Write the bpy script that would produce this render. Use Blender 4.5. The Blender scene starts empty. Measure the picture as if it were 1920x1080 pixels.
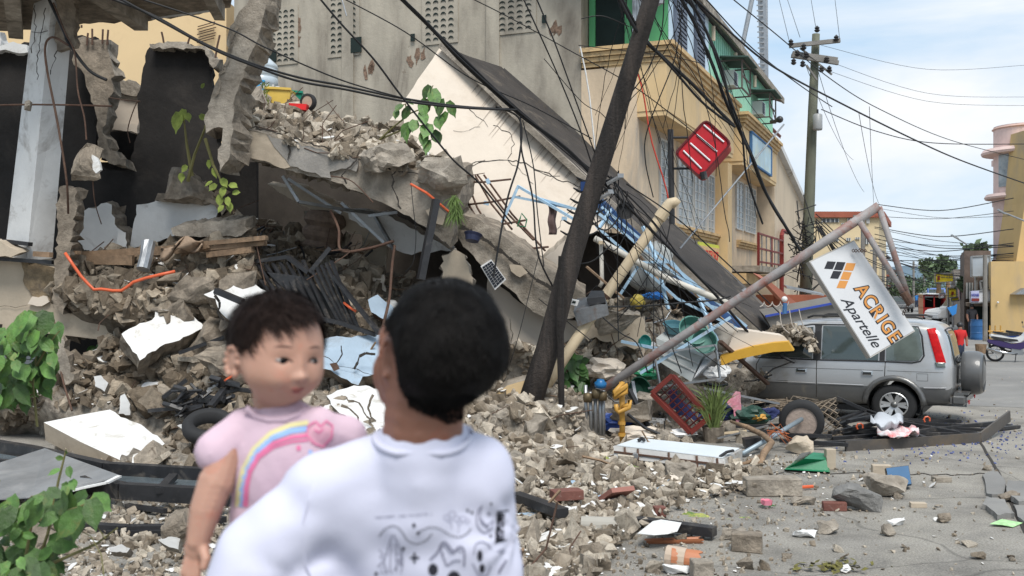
import bpy,bmesh,math,random
import numpy as np
from mathutils import Vector,Matrix,noise,Euler
from mathutils.bvhtree import BVHTree
R=math.radians
SC=bpy.context.scene
COL=SC.collection
rnd=random.Random(7)
# ------------------------------------------------------------------ camera, world, sun, exposure
F=1920*35/36.0
H=2.3
cam=bpy.data.cameras.new('camera');cam.lens=35;cam.sensor_width=36;cam.clip_end=3000;cam.clip_start=0.05
camo=bpy.data.objects.new('camera',cam);COL.objects.link(camo)
camo.location=(0,0,H);camo.rotation_euler=(R(90),0,0)
SC.camera=camo
cam.dof.use_dof=True;cam.dof.focus_distance=16.0;cam.dof.aperture_fstop=4.5
W=bpy.data.worlds.new('World');SC.world=W;W.use_nodes=True
nt=W.node_tree;nt.nodes.clear()
def wn(t):return nt.nodes.new(t)
out=wn('ShaderNodeOutputWorld');bg=wn('ShaderNodeBackground');bg.inputs[1].default_value=0.118
sky=wn('ShaderNodeTexSky');sky.sky_type='NISHITA';sky.sun_disc=False
SUN_EL,SUN_AZ=58,-50      # azimuth from +Y towards +X
sky.sun_elevation=R(SUN_EL);sky.sun_rotation=R(SUN_AZ);sky.air_density=1.0;sky.dust_density=1.5
tc=wn('ShaderNodeTexCoord');mp=wn('ShaderNodeMapping');mp.inputs['Scale'].default_value=(1.0,1.0,4.0)
n1=wn('ShaderNodeTexNoise');n1.inputs['Scale'].default_value=1.7;n1.inputs['Detail'].default_value=7;n1.inputs['Roughness'].default_value=.55
n1.inputs['Distortion'].default_value=.4
rp=wn('ShaderNodeValToRGB');rp.color_ramp.elements[0].position=.42;rp.color_ramp.elements[1].position=.66
mx=wn('ShaderNodeMix');mx.data_type='RGBA'
n2=wn('ShaderNodeTexNoise');n2.inputs['Scale'].default_value=3.2;n2.inputs['Detail'].default_value=5
cr=wn('ShaderNodeValToRGB');cr.color_ramp.elements[0].color=(6.1,6.5,7.0,1);cr.color_ramp.elements[1].color=(7.3,7.35,7.4,1)
cr.color_ramp.elements[0].position=.35;cr.color_ramp.elements[1].position=.65
L=nt.links.new
L(tc.outputs['Generated'],mp.inputs[0]);L(mp.outputs[0],n1.inputs[0]);L(mp.outputs[0],n2.inputs[0]);L(n1.outputs[0],rp.inputs[0]);L(n2.outputs[0],cr.inputs[0])
hz=wn('ShaderNodeMix');hz.data_type='RGBA';hz.inputs[0].default_value=.75;hz.inputs[7].default_value=(4.2,5.7,7.2,1)
L(sky.outputs[0],hz.inputs[6]);L(rp.outputs[0],mx.inputs[0]);L(hz.outputs[2],mx.inputs[6]);L(cr.outputs[0],mx.inputs[7])
L(mx.outputs[2],bg.inputs[0]);L(bg.outputs[0],out.inputs[0])
sun=bpy.data.lights.new('sun','SUN');sun.energy=3.1;sun.angle=R(26);sun.color=(1,.96,.9)
suno=bpy.data.objects.new('sun',sun);COL.objects.link(suno);suno.location=(0,-5,20)
# sun high behind the camera, through thin cloud
saz=R(168);sdir=Vector((math.sin(saz)*math.cos(R(SUN_EL)),math.cos(saz)*math.cos(R(SUN_EL)),math.sin(R(SUN_EL))))
sky.sun_rotation=saz
suno.rotation_euler=sdir.to_track_quat('Z','Y').to_euler()
SC.view_settings.view_transform='Standard';SC.view_settings.look='None'
SC.view_settings.exposure=0.3
SC.cycles.max_bounces=6;SC.cycles.use_denoising=True
# ------------------------------------------------------------------ helpers
def P(px,py,Y):return Vector(((px-960)/F*Y,Y,H-(py-540)/F*Y))
def G(py):return H*F/(py-540)                  # depth of a ground point seen at row py
def PG(px,py,z=0.0):
 Y=(H-z)*F/(py-540);return P(px,py,Y)
class PL:
 """plane through three (px,py,Y) points; at(px,py) is the point of it seen there"""
 def __init__(s,a,b,c):
  s.o=P(*a);s.n=(P(*b)-s.o).cross(P(*c)-s.o).normalized()
 def at(s,px,py):
  d=P(px,py,1)-Vector((0,0,H));c=Vector((0,0,H))
  return c+d*((s.o-c).dot(s.n)/d.dot(s.n))
def new():return bmesh.new()
def tag(o,label=None,cat=None,group=None,kind=None):
 if label:o['label']=label
 if cat:o['category']=cat
 if group:o['group']=group
 if kind:o['kind']=kind
 return o
def wloc(o):
 v=Vector((0,0,0))
 while o:v+=o.location;o=o.parent
 return v
def thing(name,label,cat,loc=(0,0,0),group=None):
 o=bpy.data.objects.new(name,None);COL.objects.link(o);o.location=loc;o.empty_display_size=.2
 return tag(o,label,cat,group)
def obj(name,bm,m,parent=None,smooth=False,local=False,label=None,recalc=True):
 """one mesh object. World-built vertices are moved into the frame of the (unrotated) parent; a top-level object gets its origin at its base"""
 if recalc:bmesh.ops.recalc_face_normals(bm,faces=bm.faces)
 me=bpy.data.meshes.new(name)
 if parent is None and not local:
  xs=[v.co for v in bm.verts]
  c=Vector((sum(v.x for v in xs)/len(xs),sum(v.y for v in xs)/len(xs),min(v.z for v in xs)))
 elif parent is not None and not local:c=wloc(parent)
 else:c=Vector((0,0,0))
 if c.length>0:bmesh.ops.translate(bm,verts=bm.verts,vec=-c)
 bm.to_mesh(me);bm.free()
 for q in(m if isinstance(m,(list,tuple))else[m]):me.materials.append(q)
 if smooth:me.polygons.foreach_set('use_smooth',[True]*len(me.polygons))
 o=bpy.data.objects.new(name,me);COL.objects.link(o)
 if parent is not None:o.parent=parent
 elif not local:o.location=c
 if label:o['label']=label
 return o
def setmat(bm,n0,idx):
 bm.faces.ensure_lookup_table()
 for f in bm.faces[n0:]:f.material_index=idx
def box(bm,c,s,rot=None,mi=0):
 n0=len(bm.faces)
 r=bmesh.ops.create_cube(bm,size=1)
 M_=Matrix.Translation(c)@(rot.to_4x4()if rot else Matrix())@Matrix.Diagonal((s[0],s[1],s[2],1))
 bmesh.ops.transform(bm,matrix=M_,verts=r['verts'])
 if mi:setmat(bm,n0,mi)
 return r['verts']
def frame_of(d,up=Vector((0,0,1))):
 d=d.normalized()
 if abs(d.dot(up))>.98:up=Vector((0,1,0))
 x=up.cross(d).normalized();y=d.cross(x)
 return Matrix((x,y,d)).transposed()
def bar(bm,a,b,w,h,up=Vector((0,0,1)),mi=0):
 a=Vector(a);b=Vector(b)
 return box(bm,(a+b)/2,(w,h,(b-a).length),frame_of(b-a,up),mi)
def tube(bm,pts,r,seg=6,mi=0,caps=True):
 pts=[Vector(p)for p in pts];n=len(pts);rings=[]
 n0=len(bm.faces)
 for i,p in enumerate(pts):
  d=(pts[min(i+1,n-1)]-pts[max(i-1,0)])
  if d.length<1e-6:d=Vector((0,0,1))
  Fm=frame_of(d,Vector((0,0,1))if abs(d.normalized().z)<.9 else Vector((0,1,0)))
  rr=r[i]if isinstance(r,(list,tuple))else r
  rings.append([bm.verts.new(p+Fm@Vector((math.cos(2*math.pi*k/seg)*rr,math.sin(2*math.pi*k/seg)*rr,0)))for k in range(seg)])
 for i in range(n-1):
  # keep the twist small: align ring start
  best=min(range(seg),key=lambda s:(rings[i+1][s].co-pts[i+1]-rings[i][0].co+pts[i]).length)
  if best:rings[i+1]=rings[i+1][best:]+rings[i+1][:best]
  for k in range(seg):
   bm.faces.new((rings[i][k],rings[i][(k+1)%seg],rings[i+1][(k+1)%seg],rings[i+1][k]))
 if caps:bm.faces.new(rings[0][::-1]);bm.faces.new(rings[-1])
 if mi:setmat(bm,n0,mi)
def lathe(bm,prof,seg=20,M_=None,mi=0):
 n0=len(bm.faces);rings=[]
 for r,z in prof:
  rings.append([bm.verts.new((max(r,1e-4)*math.cos(2*math.pi*k/seg),max(r,1e-4)*math.sin(2*math.pi*k/seg),z))for k in range(seg)])
 for a,b in zip(rings,rings[1:]):
  for k in range(seg):bm.faces.new((a[k],a[(k+1)%seg],b[(k+1)%seg],b[k]))
 if M_ is not None:bmesh.ops.transform(bm,matrix=M_,verts=[v for r in rings for v in r])
 if mi:setmat(bm,n0,mi)
def prism(bm,pts,off,mi=0,side=None):
 """polygon of world points extruded by the vector off"""
 n0=len(bm.faces);off=Vector(off)
 a=[bm.verts.new(p)for p in pts];b=[bm.verts.new(Vector(p)+off)for p in pts];n=len(a)
 f1=bm.faces.new(a);f2=bm.faces.new(b[::-1])
 fs=[bm.faces.new((a[i],b[i],b[(i+1)%n],a[(i+1)%n]))for i in range(n)]
 if mi:setmat(bm,n0,mi)
 if side is not None:
  for f in fs+[f2]:f.material_index=side
 f1.normal_update();f2.normal_update();bmesh.ops.triangulate(bm,faces=[f1,f2])
def jag(pts,amp=5,step=12,seed=1,closed=True,skip=()):
 """a pixel outline broken up into a fractured one; edges listed in skip stay straight"""
 q=random.Random(seed);o=[];n=len(pts)
 for i in range(n if closed else n-1):
  a,b=pts[i],pts[(i+1)%n];o.append(tuple(a))
  if i in skip:continue
  d=math.hypot(b[0]-a[0],b[1]-a[1]);k=int(d/step)
  for j in range(1,k):
   t=(j+q.uniform(-.3,.3))/k
   nx,ny=-(b[1]-a[1])/d,(b[0]-a[0])/d;w=q.uniform(-amp,amp)
   o.append((a[0]+(b[0]-a[0])*t+nx*w,a[1]+(b[1]-a[1])*t+ny*w))
 if not closed:o.append(tuple(pts[-1]))
 return o
def fbm(v,o=4):return noise.fractal(v,1.0,2.0,o)
def inpoly(x,y,p):
 c=False;j=len(p)-1
 for i in range(len(p)):
  if(p[i][1]>y)!=(p[j][1]>y)and x<(p[j][0]-p[i][0])*(y-p[i][1])/(p[j][1]-p[i][1])+p[i][0]:c=not c
  j=i
 return c
# ------------------------------------------------------------------ materials
MC={}
def M(name,col,rough=.85,var=.2,scale=1.5,bump=.25,bscale=25,stain=None,samt=.5,sscale=.8,metal=0,rv=0,grime=None,streak=0,spec=.4,trans=0,coat=0):
 if name in MC:return MC[name]
 m=bpy.data.materials.new(name);m.use_nodes=True;t=m.node_tree;t.nodes.clear()
 N=t.nodes.new;K=t.links.new
 o=N('ShaderNodeOutputMaterial');b=N('ShaderNodeBsdfPrincipled');K(b.outputs[0],o.inputs[0])
 b.inputs['Roughness'].default_value=rough;b.inputs['Metallic'].default_value=metal;b.inputs['Specular IOR Level'].default_value=spec
 if coat:b.inputs['Coat Weight'].default_value=coat;b.inputs['Coat Roughness'].default_value=.08
 if trans:b.inputs['Transmission Weight'].default_value=trans
 c=N('ShaderNodeTexCoord');mpn=N('ShaderNodeMapping');K(c.outputs['Object'],mpn.inputs[0])
 if streak:mpn.inputs['Scale'].default_value=(1,1,streak)
 nz=N('ShaderNodeTexNoise');nz.inputs['Scale'].default_value=scale;nz.inputs['Detail'].default_value=8;nz.inputs['Roughness'].default_value=.62
 K(mpn.outputs[0],nz.inputs[0])
 mr=N('ShaderNodeMapRange');mr.inputs[1].default_value=.3;mr.inputs[2].default_value=.7;mr.inputs[3].default_value=1-var;mr.inputs[4].default_value=1+var
 K(nz.outputs[0],mr.inputs[0])
 mul=N('ShaderNodeVectorMath');mul.operation='SCALE';mul.inputs[0].default_value=col[:3];K(mr.outputs[0],mul.inputs['Scale'])
 cur=mul.outputs[0]
 if stain is not None:
  ns=N('ShaderNodeTexNoise');ns.inputs['Scale'].default_value=sscale;ns.inputs['Detail'].default_value=9;ns.inputs['Roughness'].default_value=.7;ns.inputs['Distortion'].default_value=.6
  K(mpn.outputs[0],ns.inputs[0])
  r2=N('ShaderNodeValToRGB');r2.color_ramp.elements[0].position=.62-samt*.25;r2.color_ramp.elements[1].position=.72-samt*.12;K(ns.outputs[0],r2.inputs[0])
  mm=N('ShaderNodeMix');mm.data_type='RGBA';K(r2.outputs[0],mm.inputs[0]);K(cur,mm.inputs[6]);mm.inputs[7].default_value=(*stain[:3],1);cur=mm.outputs[2]
 if rv:
  oi=N('ShaderNodeObjectInfo');ge=N('ShaderNodeNewGeometry');ad=N('ShaderNodeMath');ad.operation='ADD';fr=N('ShaderNodeMath');fr.operation='FRACT'
  K(oi.outputs['Random'],ad.inputs[0]);K(ge.outputs['Random Per Island'],ad.inputs[1]);K(ad.outputs[0],fr.inputs[0])
  if isinstance(rv,list):
   rr=N('ShaderNodeValToRGB');e=rr.color_ramp.elements
   for i,(ps,cc)in enumerate(rv):
    el=e[i]if i<2 else e.new(ps)
    el.position=ps;el.color=(*cc,1)
   K(fr.outputs[0],rr.inputs[0])
   v2=N('ShaderNodeVectorMath');v2.operation='MULTIPLY';K(rr.outputs[0],v2.inputs[0]);K(cur,v2.inputs[1]);cur=v2.outputs[0]
  else:
   m3=N('ShaderNodeMapRange');m3.inputs[3].default_value=1-rv;m3.inputs[4].default_value=1+rv;K(fr.outputs[0],m3.inputs[0])
   v2=N('ShaderNodeVectorMath');v2.operation='SCALE';K(cur,v2.inputs[0]);K(m3.outputs[0],v2.inputs['Scale']);cur=v2.outputs[0]
 K(cur,b.inputs['Base Color'])
 if bump:
  nb=N('ShaderNodeTexNoise');nb.inputs['Scale'].default_value=bscale;nb.inputs['Detail'].default_value=6;nb.inputs['Roughness'].default_value=.7;K(c.outputs['Object'],nb.inputs[0])
  bu=N('ShaderNodeBump');bu.inputs['Strength'].default_value=bump;bu.inputs['Distance'].default_value=.03;K(nb.outputs[0],bu.inputs['Height']);K(bu.outputs[0],b.inputs['Normal'])
  r3=N('ShaderNodeMapRange');r3.inputs[3].default_value=max(0,rough-.08);r3.inputs[4].default_value=min(1,rough+.08);K(nb.outputs[0],r3.inputs[0]);K(r3.outputs[0],b.inputs['Roughness'])
 MC[name]=m;return m
def emis(name,col,s):
 m=bpy.data.materials.new(name);m.use_nodes=True
 b=m.node_tree.nodes['Principled BSDF'];b.inputs['Base Color'].default_value=(*col,1);b.inputs['Emission Color'].default_value=(*col,1);b.inputs['Emission Strength'].default_value=s;return m
RAMP=[(0,(.45,.42,.38)),(.22,(.72,.66,.58)),(.5,(1,.97,.93)),(.78,(1.25,1.24,1.2)),(1,(1.8,1.8,1.76))]
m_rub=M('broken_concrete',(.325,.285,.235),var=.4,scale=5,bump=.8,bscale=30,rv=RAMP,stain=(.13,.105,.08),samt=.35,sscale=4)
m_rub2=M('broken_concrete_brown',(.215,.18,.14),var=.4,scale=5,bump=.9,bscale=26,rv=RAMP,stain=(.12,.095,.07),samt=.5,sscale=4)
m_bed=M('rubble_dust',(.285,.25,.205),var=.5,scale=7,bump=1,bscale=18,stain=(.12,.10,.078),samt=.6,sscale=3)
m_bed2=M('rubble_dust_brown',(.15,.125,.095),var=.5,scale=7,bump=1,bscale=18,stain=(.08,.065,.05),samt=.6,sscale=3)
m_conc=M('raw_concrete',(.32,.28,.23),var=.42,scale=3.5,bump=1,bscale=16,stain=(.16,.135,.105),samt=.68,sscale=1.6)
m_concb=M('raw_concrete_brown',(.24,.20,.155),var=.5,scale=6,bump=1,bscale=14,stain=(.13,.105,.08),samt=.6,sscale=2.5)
m_white=M('white_plaster',(.64,.635,.62),var=.1,scale=3,bump=.3,bscale=20,stain=(.40,.365,.31),samt=.38,sscale=3)
m_whites=M('grimy_white_paint',(.60,.60,.59),var=.1,scale=2,bump=.2,bscale=14,stain=(.32,.30,.28),samt=.35,sscale=1.5)
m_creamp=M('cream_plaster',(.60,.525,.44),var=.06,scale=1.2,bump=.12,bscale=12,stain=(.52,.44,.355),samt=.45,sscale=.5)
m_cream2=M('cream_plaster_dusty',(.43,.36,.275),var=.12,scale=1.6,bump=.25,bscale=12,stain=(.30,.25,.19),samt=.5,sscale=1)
m_black=M('black_painted_steel',(.018,.018,.02),rough=.45,var=.4,scale=6,bump=.15,bscale=40,stain=(.09,.08,.07),samt=.3,sscale=4,spec=.5)
m_rubber=M('black_rubber',(.02,.02,.021),rough=.8,var=.3,bump=.2,bscale=60)
m_cable=M('black_cable',(.012,.012,.013),rough=.6,var=.2,bump=0)
m_steel=M('grey_galvanised_steel',(.32,.33,.34),rough=.4,var=.2,scale=5,bump=.1,metal=.7,stain=(.2,.15,.11),samt=.2,sscale=5)
m_rust=M('rusty_steel',(.095,.055,.038),rough=.85,var=.4,scale=8,bump=.5,bscale=50,stain=(.09,.045,.03),samt=.5,sscale=6)
m_wood=M('weathered_timber',(.24,.16,.10),rough=.85,var=.35,scale=6,bump=.5,bscale=35,stain=(.12,.085,.055),samt=.4,sscale=3)
m_dark=M('sooty_wall_and_void_shade',(.017,.015,.014),rough=.9,var=.5,scale=1.2,bump=.4,bscale=9,stain=(.035,.03,.026),samt=.35,sscale=1.1)  # soot on the ruin walls, painted shade on the void panels
m_ltblue=M('pale_blue_paint',(.36,.52,.66),rough=.5,var=.15,scale=5,bump=.2,stain=(.30,.33,.36),samt=.3,sscale=5)
m_blueg=M('blue_grey_paint',(.30,.38,.46),rough=.8,var=.12,scale=2,bump=.3,bscale=14,stain=(.24,.27,.30),samt=.4,sscale=2)
m_glass=M('dusty_window_glass',(.10,.12,.13),rough=.16,var=.3,scale=3,bump=.02,spec=.7)
# ------------------------------------------------------------------ chunk shapes
def hull_mesh(seed,dims=(1,.8,.6),n=12,rough=0.0):
 q=random.Random(seed);bm=new()
 for _ in range(n):
  v=Vector((q.uniform(-1,1),q.uniform(-1,1),q.uniform(-1,1)))
  k=max(abs(v.x),abs(v.y),abs(v.z));v=v/k*q.uniform(.75,1)
  bm.verts.new((v.x*dims[0]/2,v.y*dims[1]/2,v.z*dims[2]/2))
 r=bmesh.ops.convex_hull(bm,input=bm.verts)
 bmesh.ops.delete(bm,geom=list({e for e in r['geom_interior']if isinstance(e,bmesh.types.BMVert)}),context='VERTS')
 if rough:
  bmesh.ops.subdivide_edges(bm,edges=bm.edges,cuts=2 if rough<.08 else 3,use_grid_fill=True)
  for v in bm.verts:
   p=v.co*3.1+Vector((seed*3.7,seed,0));v.co+=Vector((noise.noise(p),noise.noise(p+Vector((9,0,0))),noise.noise(p+Vector((0,9,0)))))*rough+noise.noise_vector(v.co*9)*rough*.35
 bmesh.ops.recalc_face_normals(bm,faces=bm.faces)
 return bm
def slab_mesh(seed,w=1,d=.8,h=.18,rough=.03):
 """broken plate: white painted top (slot 1), raw broken rest (slot 0)"""
 q=random.Random(seed);bm=new();n=q.randint(5,8)
 pts=[]
 for i in range(n):
  a=2*math.pi*(i+q.uniform(-.3,.3))/n;r=q.uniform(.6,1)
  pts.append((math.cos(a)*r*w/2*1.1,math.sin(a)*r*d/2*1.1))
 pts=jag(pts,.05,.18,seed)
 a=[bm.verts.new((x,y,h/2))for x,y in pts]
 b=[bm.verts.new((x*q.uniform(.82,1.02),y*q.uniform(.82,1.02),-h/2+q.uniform(-.3,.2)*h))for x,y in pts]
 f=bm.faces.new(a);f.material_index=1;g=bm.faces.new(b[::-1])
 for i in range(len(a)):bm.faces.new((a[i],b[i],b[(i+1)%len(a)],a[(i+1)%len(a)]))
 f.normal_update();g.normal_update();bmesh.ops.triangulate(bm,faces=[f,g]);bmesh.ops.recalc_face_normals(bm,faces=bm.faces)
 return bm
def to_arr(bm):
 bm.verts.index_update();v=np.array([x.co[:]for x in bm.verts]);f=[[x.index for x in q.verts]for q in bm.faces];mi=[q.material_index for q in bm.faces];return v,f,mi
def to_me(bm,name,mats):
 me=bpy.data.meshes.new(name);bm.to_mesh(me);bm.free()
 for q in mats:me.materials.append(q)
 return me
CH_ARR=[]
for i in range(10):
 b_=hull_mesh(100+i,(1,.8+.1*(i%3),.45+.12*(i%4)),10+i%5);CH_ARR.append(to_arr(b_));b_.free()
for i in range(4):
 b_=slab_mesh(300+i,1,.8,.16);CH_ARR.append(to_arr(b_));b_.free()
def rot_rand(q,tilt=math.pi):
 return Euler((q.uniform(-tilt,tilt),q.uniform(-tilt,tilt),q.uniform(0,6.28))).to_matrix()
def chunk_mass(name,label,pts,m,seed=5,slab=.15,kind='stuff'):
 """many small chunks as ONE stuff object. pts: (Vector, size)"""
 q=random.Random(seed);V=[];Fc=[];MI=[];o=0
 for p,s in pts:
  issl=q.random()<slab
  v,f,mi=CH_ARR[q.randrange(10,14)if issl else q.randrange(10)]
  Rm=np.array(rot_rand(q,.5 if issl else math.pi))
  w=(v*s*np.array([1,q.uniform(.7,1.1),q.uniform(.7,1.1)]))@Rm.T+np.array(p[:])
  V.append(w);Fc+=[[a+o for a in x]for x in f];MI+=mi;o+=len(v)
 V=np.concatenate(V);me=bpy.data.meshes.new(name);c=V.mean(0);c[2]=V[:,2].min();V=V-c
 me.from_pydata(V.tolist(),[],Fc);me.materials.append(m);me.materials.append(m_white)
 me.polygons.foreach_set('material_index',MI);me.update()
 ob=bpy.data.objects.new(name,me);COL.objects.link(ob);ob.location=c
 return tag(ob,label,'rubble',kind=kind)
CH_ME=[to_me(hull_mesh(500+i,(1,.75+.1*(i%3),.5+.12*(i%4)),9+i%5,.05),'chunk_mesh',[m_rub])for i in range(12)]
CHB_ME=[to_me(hull_mesh(700+i,(1,.75+.1*(i%3),.5+.12*(i%4)),9+i%5,.06),'chunk_mesh_brown',[m_rub2])for i in range(10)]
SL_ME=[to_me(slab_mesh(900+i,1,.75,.13),'fragment_mesh',[m_rub,m_white])for i in range(10)]
m_tile=M('glazed_tile_blue_grey',(.30,.40,.50),rough=.5,var=.1,bump=.1)
ST_ME=[to_me(slab_mesh(950+i,1,.75,.1),'fragment_mesh_blue',[m_rub,m_tile])for i in range(3)]
def place(me,name,p,s,rot,label,cat,group=None):
 o=bpy.data.objects.new(name,me);COL.objects.link(o);o.location=p;o.rotation_euler=rot.to_euler()if hasattr(rot,'to_euler')else rot
 o.scale=s if isinstance(s,(tuple,list,Vector))else(s,s,s)
 return tag(o,label,cat,group)
class Patch:
 """a rubble surface: seen over the pixel outline poly, its depth interpolated between control points (px,py,Y)"""
 def __init__(s,poly,ctrl):
  s.poly=poly;s.c=np.array(ctrl,float)
  s.bb=(min(p[0]for p in poly),max(p[0]for p in poly),min(p[1]for p in poly),max(p[1]for p in poly))
 def Y(s,px,py):
  d=((s.c[:,0]-px)**2+((s.c[:,1]-py)*1.6)**2)+60.0
  w=d**-1.5;return float((w*s.c[:,2]).sum()/w.sum())
 def pt(s,px,py):return P(px,py,s.Y(px,py))
 def build(s,name,m,label,step=8,amp=.07,kind='stuff',cat='rubble'):
  x0,x1,y0,y1=s.bb;nx=int((x1-x0)/step)+1;ny=int((y1-y0)/step)+1;bm=new();V={}
  for j in range(ny+1):
   for i in range(nx+1):
    x=x0+i*step;y=y0+j*step
    if inpoly(x+.1,y+.1,s.poly):
     p=s.pt(x,y);k=fbm(p*1.7)*amp+fbm(p*5)*amp*.5
     V[i,j]=bm.verts.new(p+Vector((0,-k*.8,k)))
  for(i,j)in list(V):
   if(i+1,j)in V and(i,j+1)in V and(i+1,j+1)in V:bm.faces.new((V[i,j],V[i,j+1],V[i+1,j+1],V[i+1,j]))
  e=[e for e in bm.edges if e.is_boundary]
  r=bmesh.ops.extrude_edge_only(bm,edges=e)
  for v in[g for g in r['geom']if isinstance(g,bmesh.types.BMVert)]:v.co+=Vector((0,.5,-.45))
  bmesh.ops.delete(bm,geom=[v for v in bm.verts if not v.link_faces],context='VERTS')
  return tag(obj(name,bm,m,smooth=False,recalc=False),label,cat,kind=kind)
 def sample(s,q,lift=0):
  while True:
   x=q.uniform(s.bb[0],s.bb[1]);y=q.uniform(s.bb[2],s.bb[3])
   if inpoly(x,y,s.poly):return x,y,s.pt(x,y)
LETTERS={}
def text_bm(s,size=1,bold=0,shear=0,depth=.004,sp=1):
 c=bpy.data.curves.new('lettering','FONT');c.body=s;c.size=size;c.offset=bold;c.shear=shear;c.extrude=depth;c.align_x='CENTER';c.align_y='CENTER';c.space_character=sp
 o=bpy.data.objects.new('lettering',c);COL.objects.link(o)
 dg=bpy.context.evaluated_depsgraph_get();me=bpy.data.meshes.new_from_object(o.evaluated_get(dg));bm=new();bm.from_mesh(me)
 bpy.data.objects.remove(o);bpy.data.curves.remove(c);bpy.data.meshes.remove(me);return bm
def text_on(name,s,o,xd,yd,w=None,h=1,m=None,parent=None,bold=0,shear=0,depth=.004,label=None,sp=1):
 """lettering centred at o, running along xd with up yd"""
 bm=text_bm(s,1,bold,shear,depth,sp);xs=[v.co.x for v in bm.verts];ys=[v.co.y for v in bm.verts]
 k=h/(max(ys)-min(ys));kw=w/(max(xs)-min(xs))if w else k;cx=(max(xs)+min(xs))/2;cy=(max(ys)+min(ys))/2
 xd=Vector(xd).normalized();yd=Vector(yd).normalized();zd=xd.cross(yd)
 for v in bm.verts:v.co=Vector(o)+xd*(v.co.x-cx)*kw+yd*(v.co.y-cy)*k+zd*v.co.z
 return obj(name,bm,m,parent,label=label)
# ------------------------------------------------------------------ ground, road, sky background
def ground_mat():
 m=M('dusty_concrete_street',(.265,.248,.22),var=.38,scale=1.4,bump=1,bscale=38,stain=(.35,.325,.28),samt=.62,sscale=.5)
 t=m.node_tree;N=t.nodes.new;K=t.links.new;b=[n for n in t.nodes if n.type=='BSDF_PRINCIPLED'][0]
 src=b.inputs['Base Color'].links[0].from_socket;c=[n for n in t.nodes if n.type=='TEX_COORD'][0]
 # fine aggregate speckle
 n=N('ShaderNodeTexNoise');n.inputs['Scale'].default_value=55;n.inputs['Detail'].default_value=3;K(c.outputs['Object'],n.inputs[0])
 mr=N('ShaderNodeMapRange');mr.inputs[1].default_value=.3;mr.inputs[2].default_value=.7;mr.inputs[3].default_value=.7;mr.inputs[4].default_value=1.3;K(n.outputs[0],mr.inputs[0])
 s=N('ShaderNodeVectorMath');s.operation='SCALE';K(src,s.inputs[0]);K(mr.outputs[0],s.inputs['Scale'])
 # hairline cracks
 nd=N('ShaderNodeTexNoise');nd.inputs['Scale'].default_value=1.3;K(c.outputs['Object'],nd.inputs[0])
 ad=N('ShaderNodeMix');ad.data_type='RGBA';ad.inputs[0].default_value=.22;K(c.outputs['Object'],ad.inputs[6]);K(nd.outputs['Color'],ad.inputs[7])
 vo=N('ShaderNodeTexVoronoi');vo.feature='DISTANCE_TO_EDGE';vo.inputs['Scale'].default_value=.42;K(ad.outputs[2],vo.inputs[0])
 r=N('ShaderNodeMapRange');r.inputs[1].default_value=0;r.inputs[2].default_value=.006;r.inputs[3].default_value=.6;r.inputs[4].default_value=1;K(vo.outputs[0],r.inputs[0])
 s2=N('ShaderNodeVectorMath');s2.operation='SCALE';K(s.outputs[0],s2.inputs[0]);K(r.outputs[0],s2.inputs['Scale'])
 K(s2.outputs[0],b.inputs['Base Color']);return m
bm=new()
def gz(x,y):return .68*max(0,min(1,(5.2-y)/2.6))**1 if y<5.2 else 0.0
xs=[-600,-200,-80,-40]+[-30+i*1.5 for i in range(60)]+[70,110,200,400,900]
ys=[-60,-20,-6]+[-4+.45*i for i in range(26)]+[8+2*i for i in range(20)]+[52,60,80,120,200,400,900]
V=[[bm.verts.new((x,y,gz(x,y)))for x in xs]for y in ys]
for j in range(len(ys)-1):
 for i in range(len(xs)-1):bm.faces.new((V[j][i],V[j][i+1],V[j+1][i+1],V[j+1][i]))
tag(obj('ground',bm,ground_mat(),local=True),kind='structure')
C0=Vector((3.57,23,0));U=Vector((.39,.921,0)).normalized();Vv=Vector((-U.y,U.x,0)).normalized()
def BP(s,t,z):return C0+U*s+Vv*t+Vector((0,0,z))
ROTB=Matrix((U,Vv,Vector((0,0,1)))).transposed()
def bbox(bm,s0,s1,t0,t1,z0,z1,mi=0):return box(bm,BP((s0+s1)/2,(t0+t1)/2,(z0+z1)/2),(abs(s1-s0),abs(t1-t0),abs(z1-z0)),ROTB,mi)
def SPx(px,py,t=0):
 """street-side plane t: returns (s,z) seen at the pixel"""
 d=P(px,py,1)-Vector((0,0,H));o=BP(0,t,0);k=((o-Vector((0,0,H))).dot(Vv))/d.dot(Vv);q=Vector((0,0,H))+d*k
 return(q-o).dot(U),q.z
# asphalt carriageway running down the street and crossing behind the car
m_asph=M('worn_asphalt',(.21,.205,.195),var=.22,scale=.5,bump=.5,bscale=60,stain=(.27,.26,.24),samt=.5,sscale=.3)
bm=new();q=[BP(-1.5,-1.6,.004),BP(-1.0,-9.5,.004),BP(230,-9.5,.004),BP(230,-1.6,.004)]
bm.faces.new([bm.verts.new(v)for v in q]);tag(obj('street',bm,m_asph),kind='structure')
bm=new();bbox(bm,12,120,-10.6,-9.7,0,.13);tag(obj('pavement',bm,m_conc),kind='structure')
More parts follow.
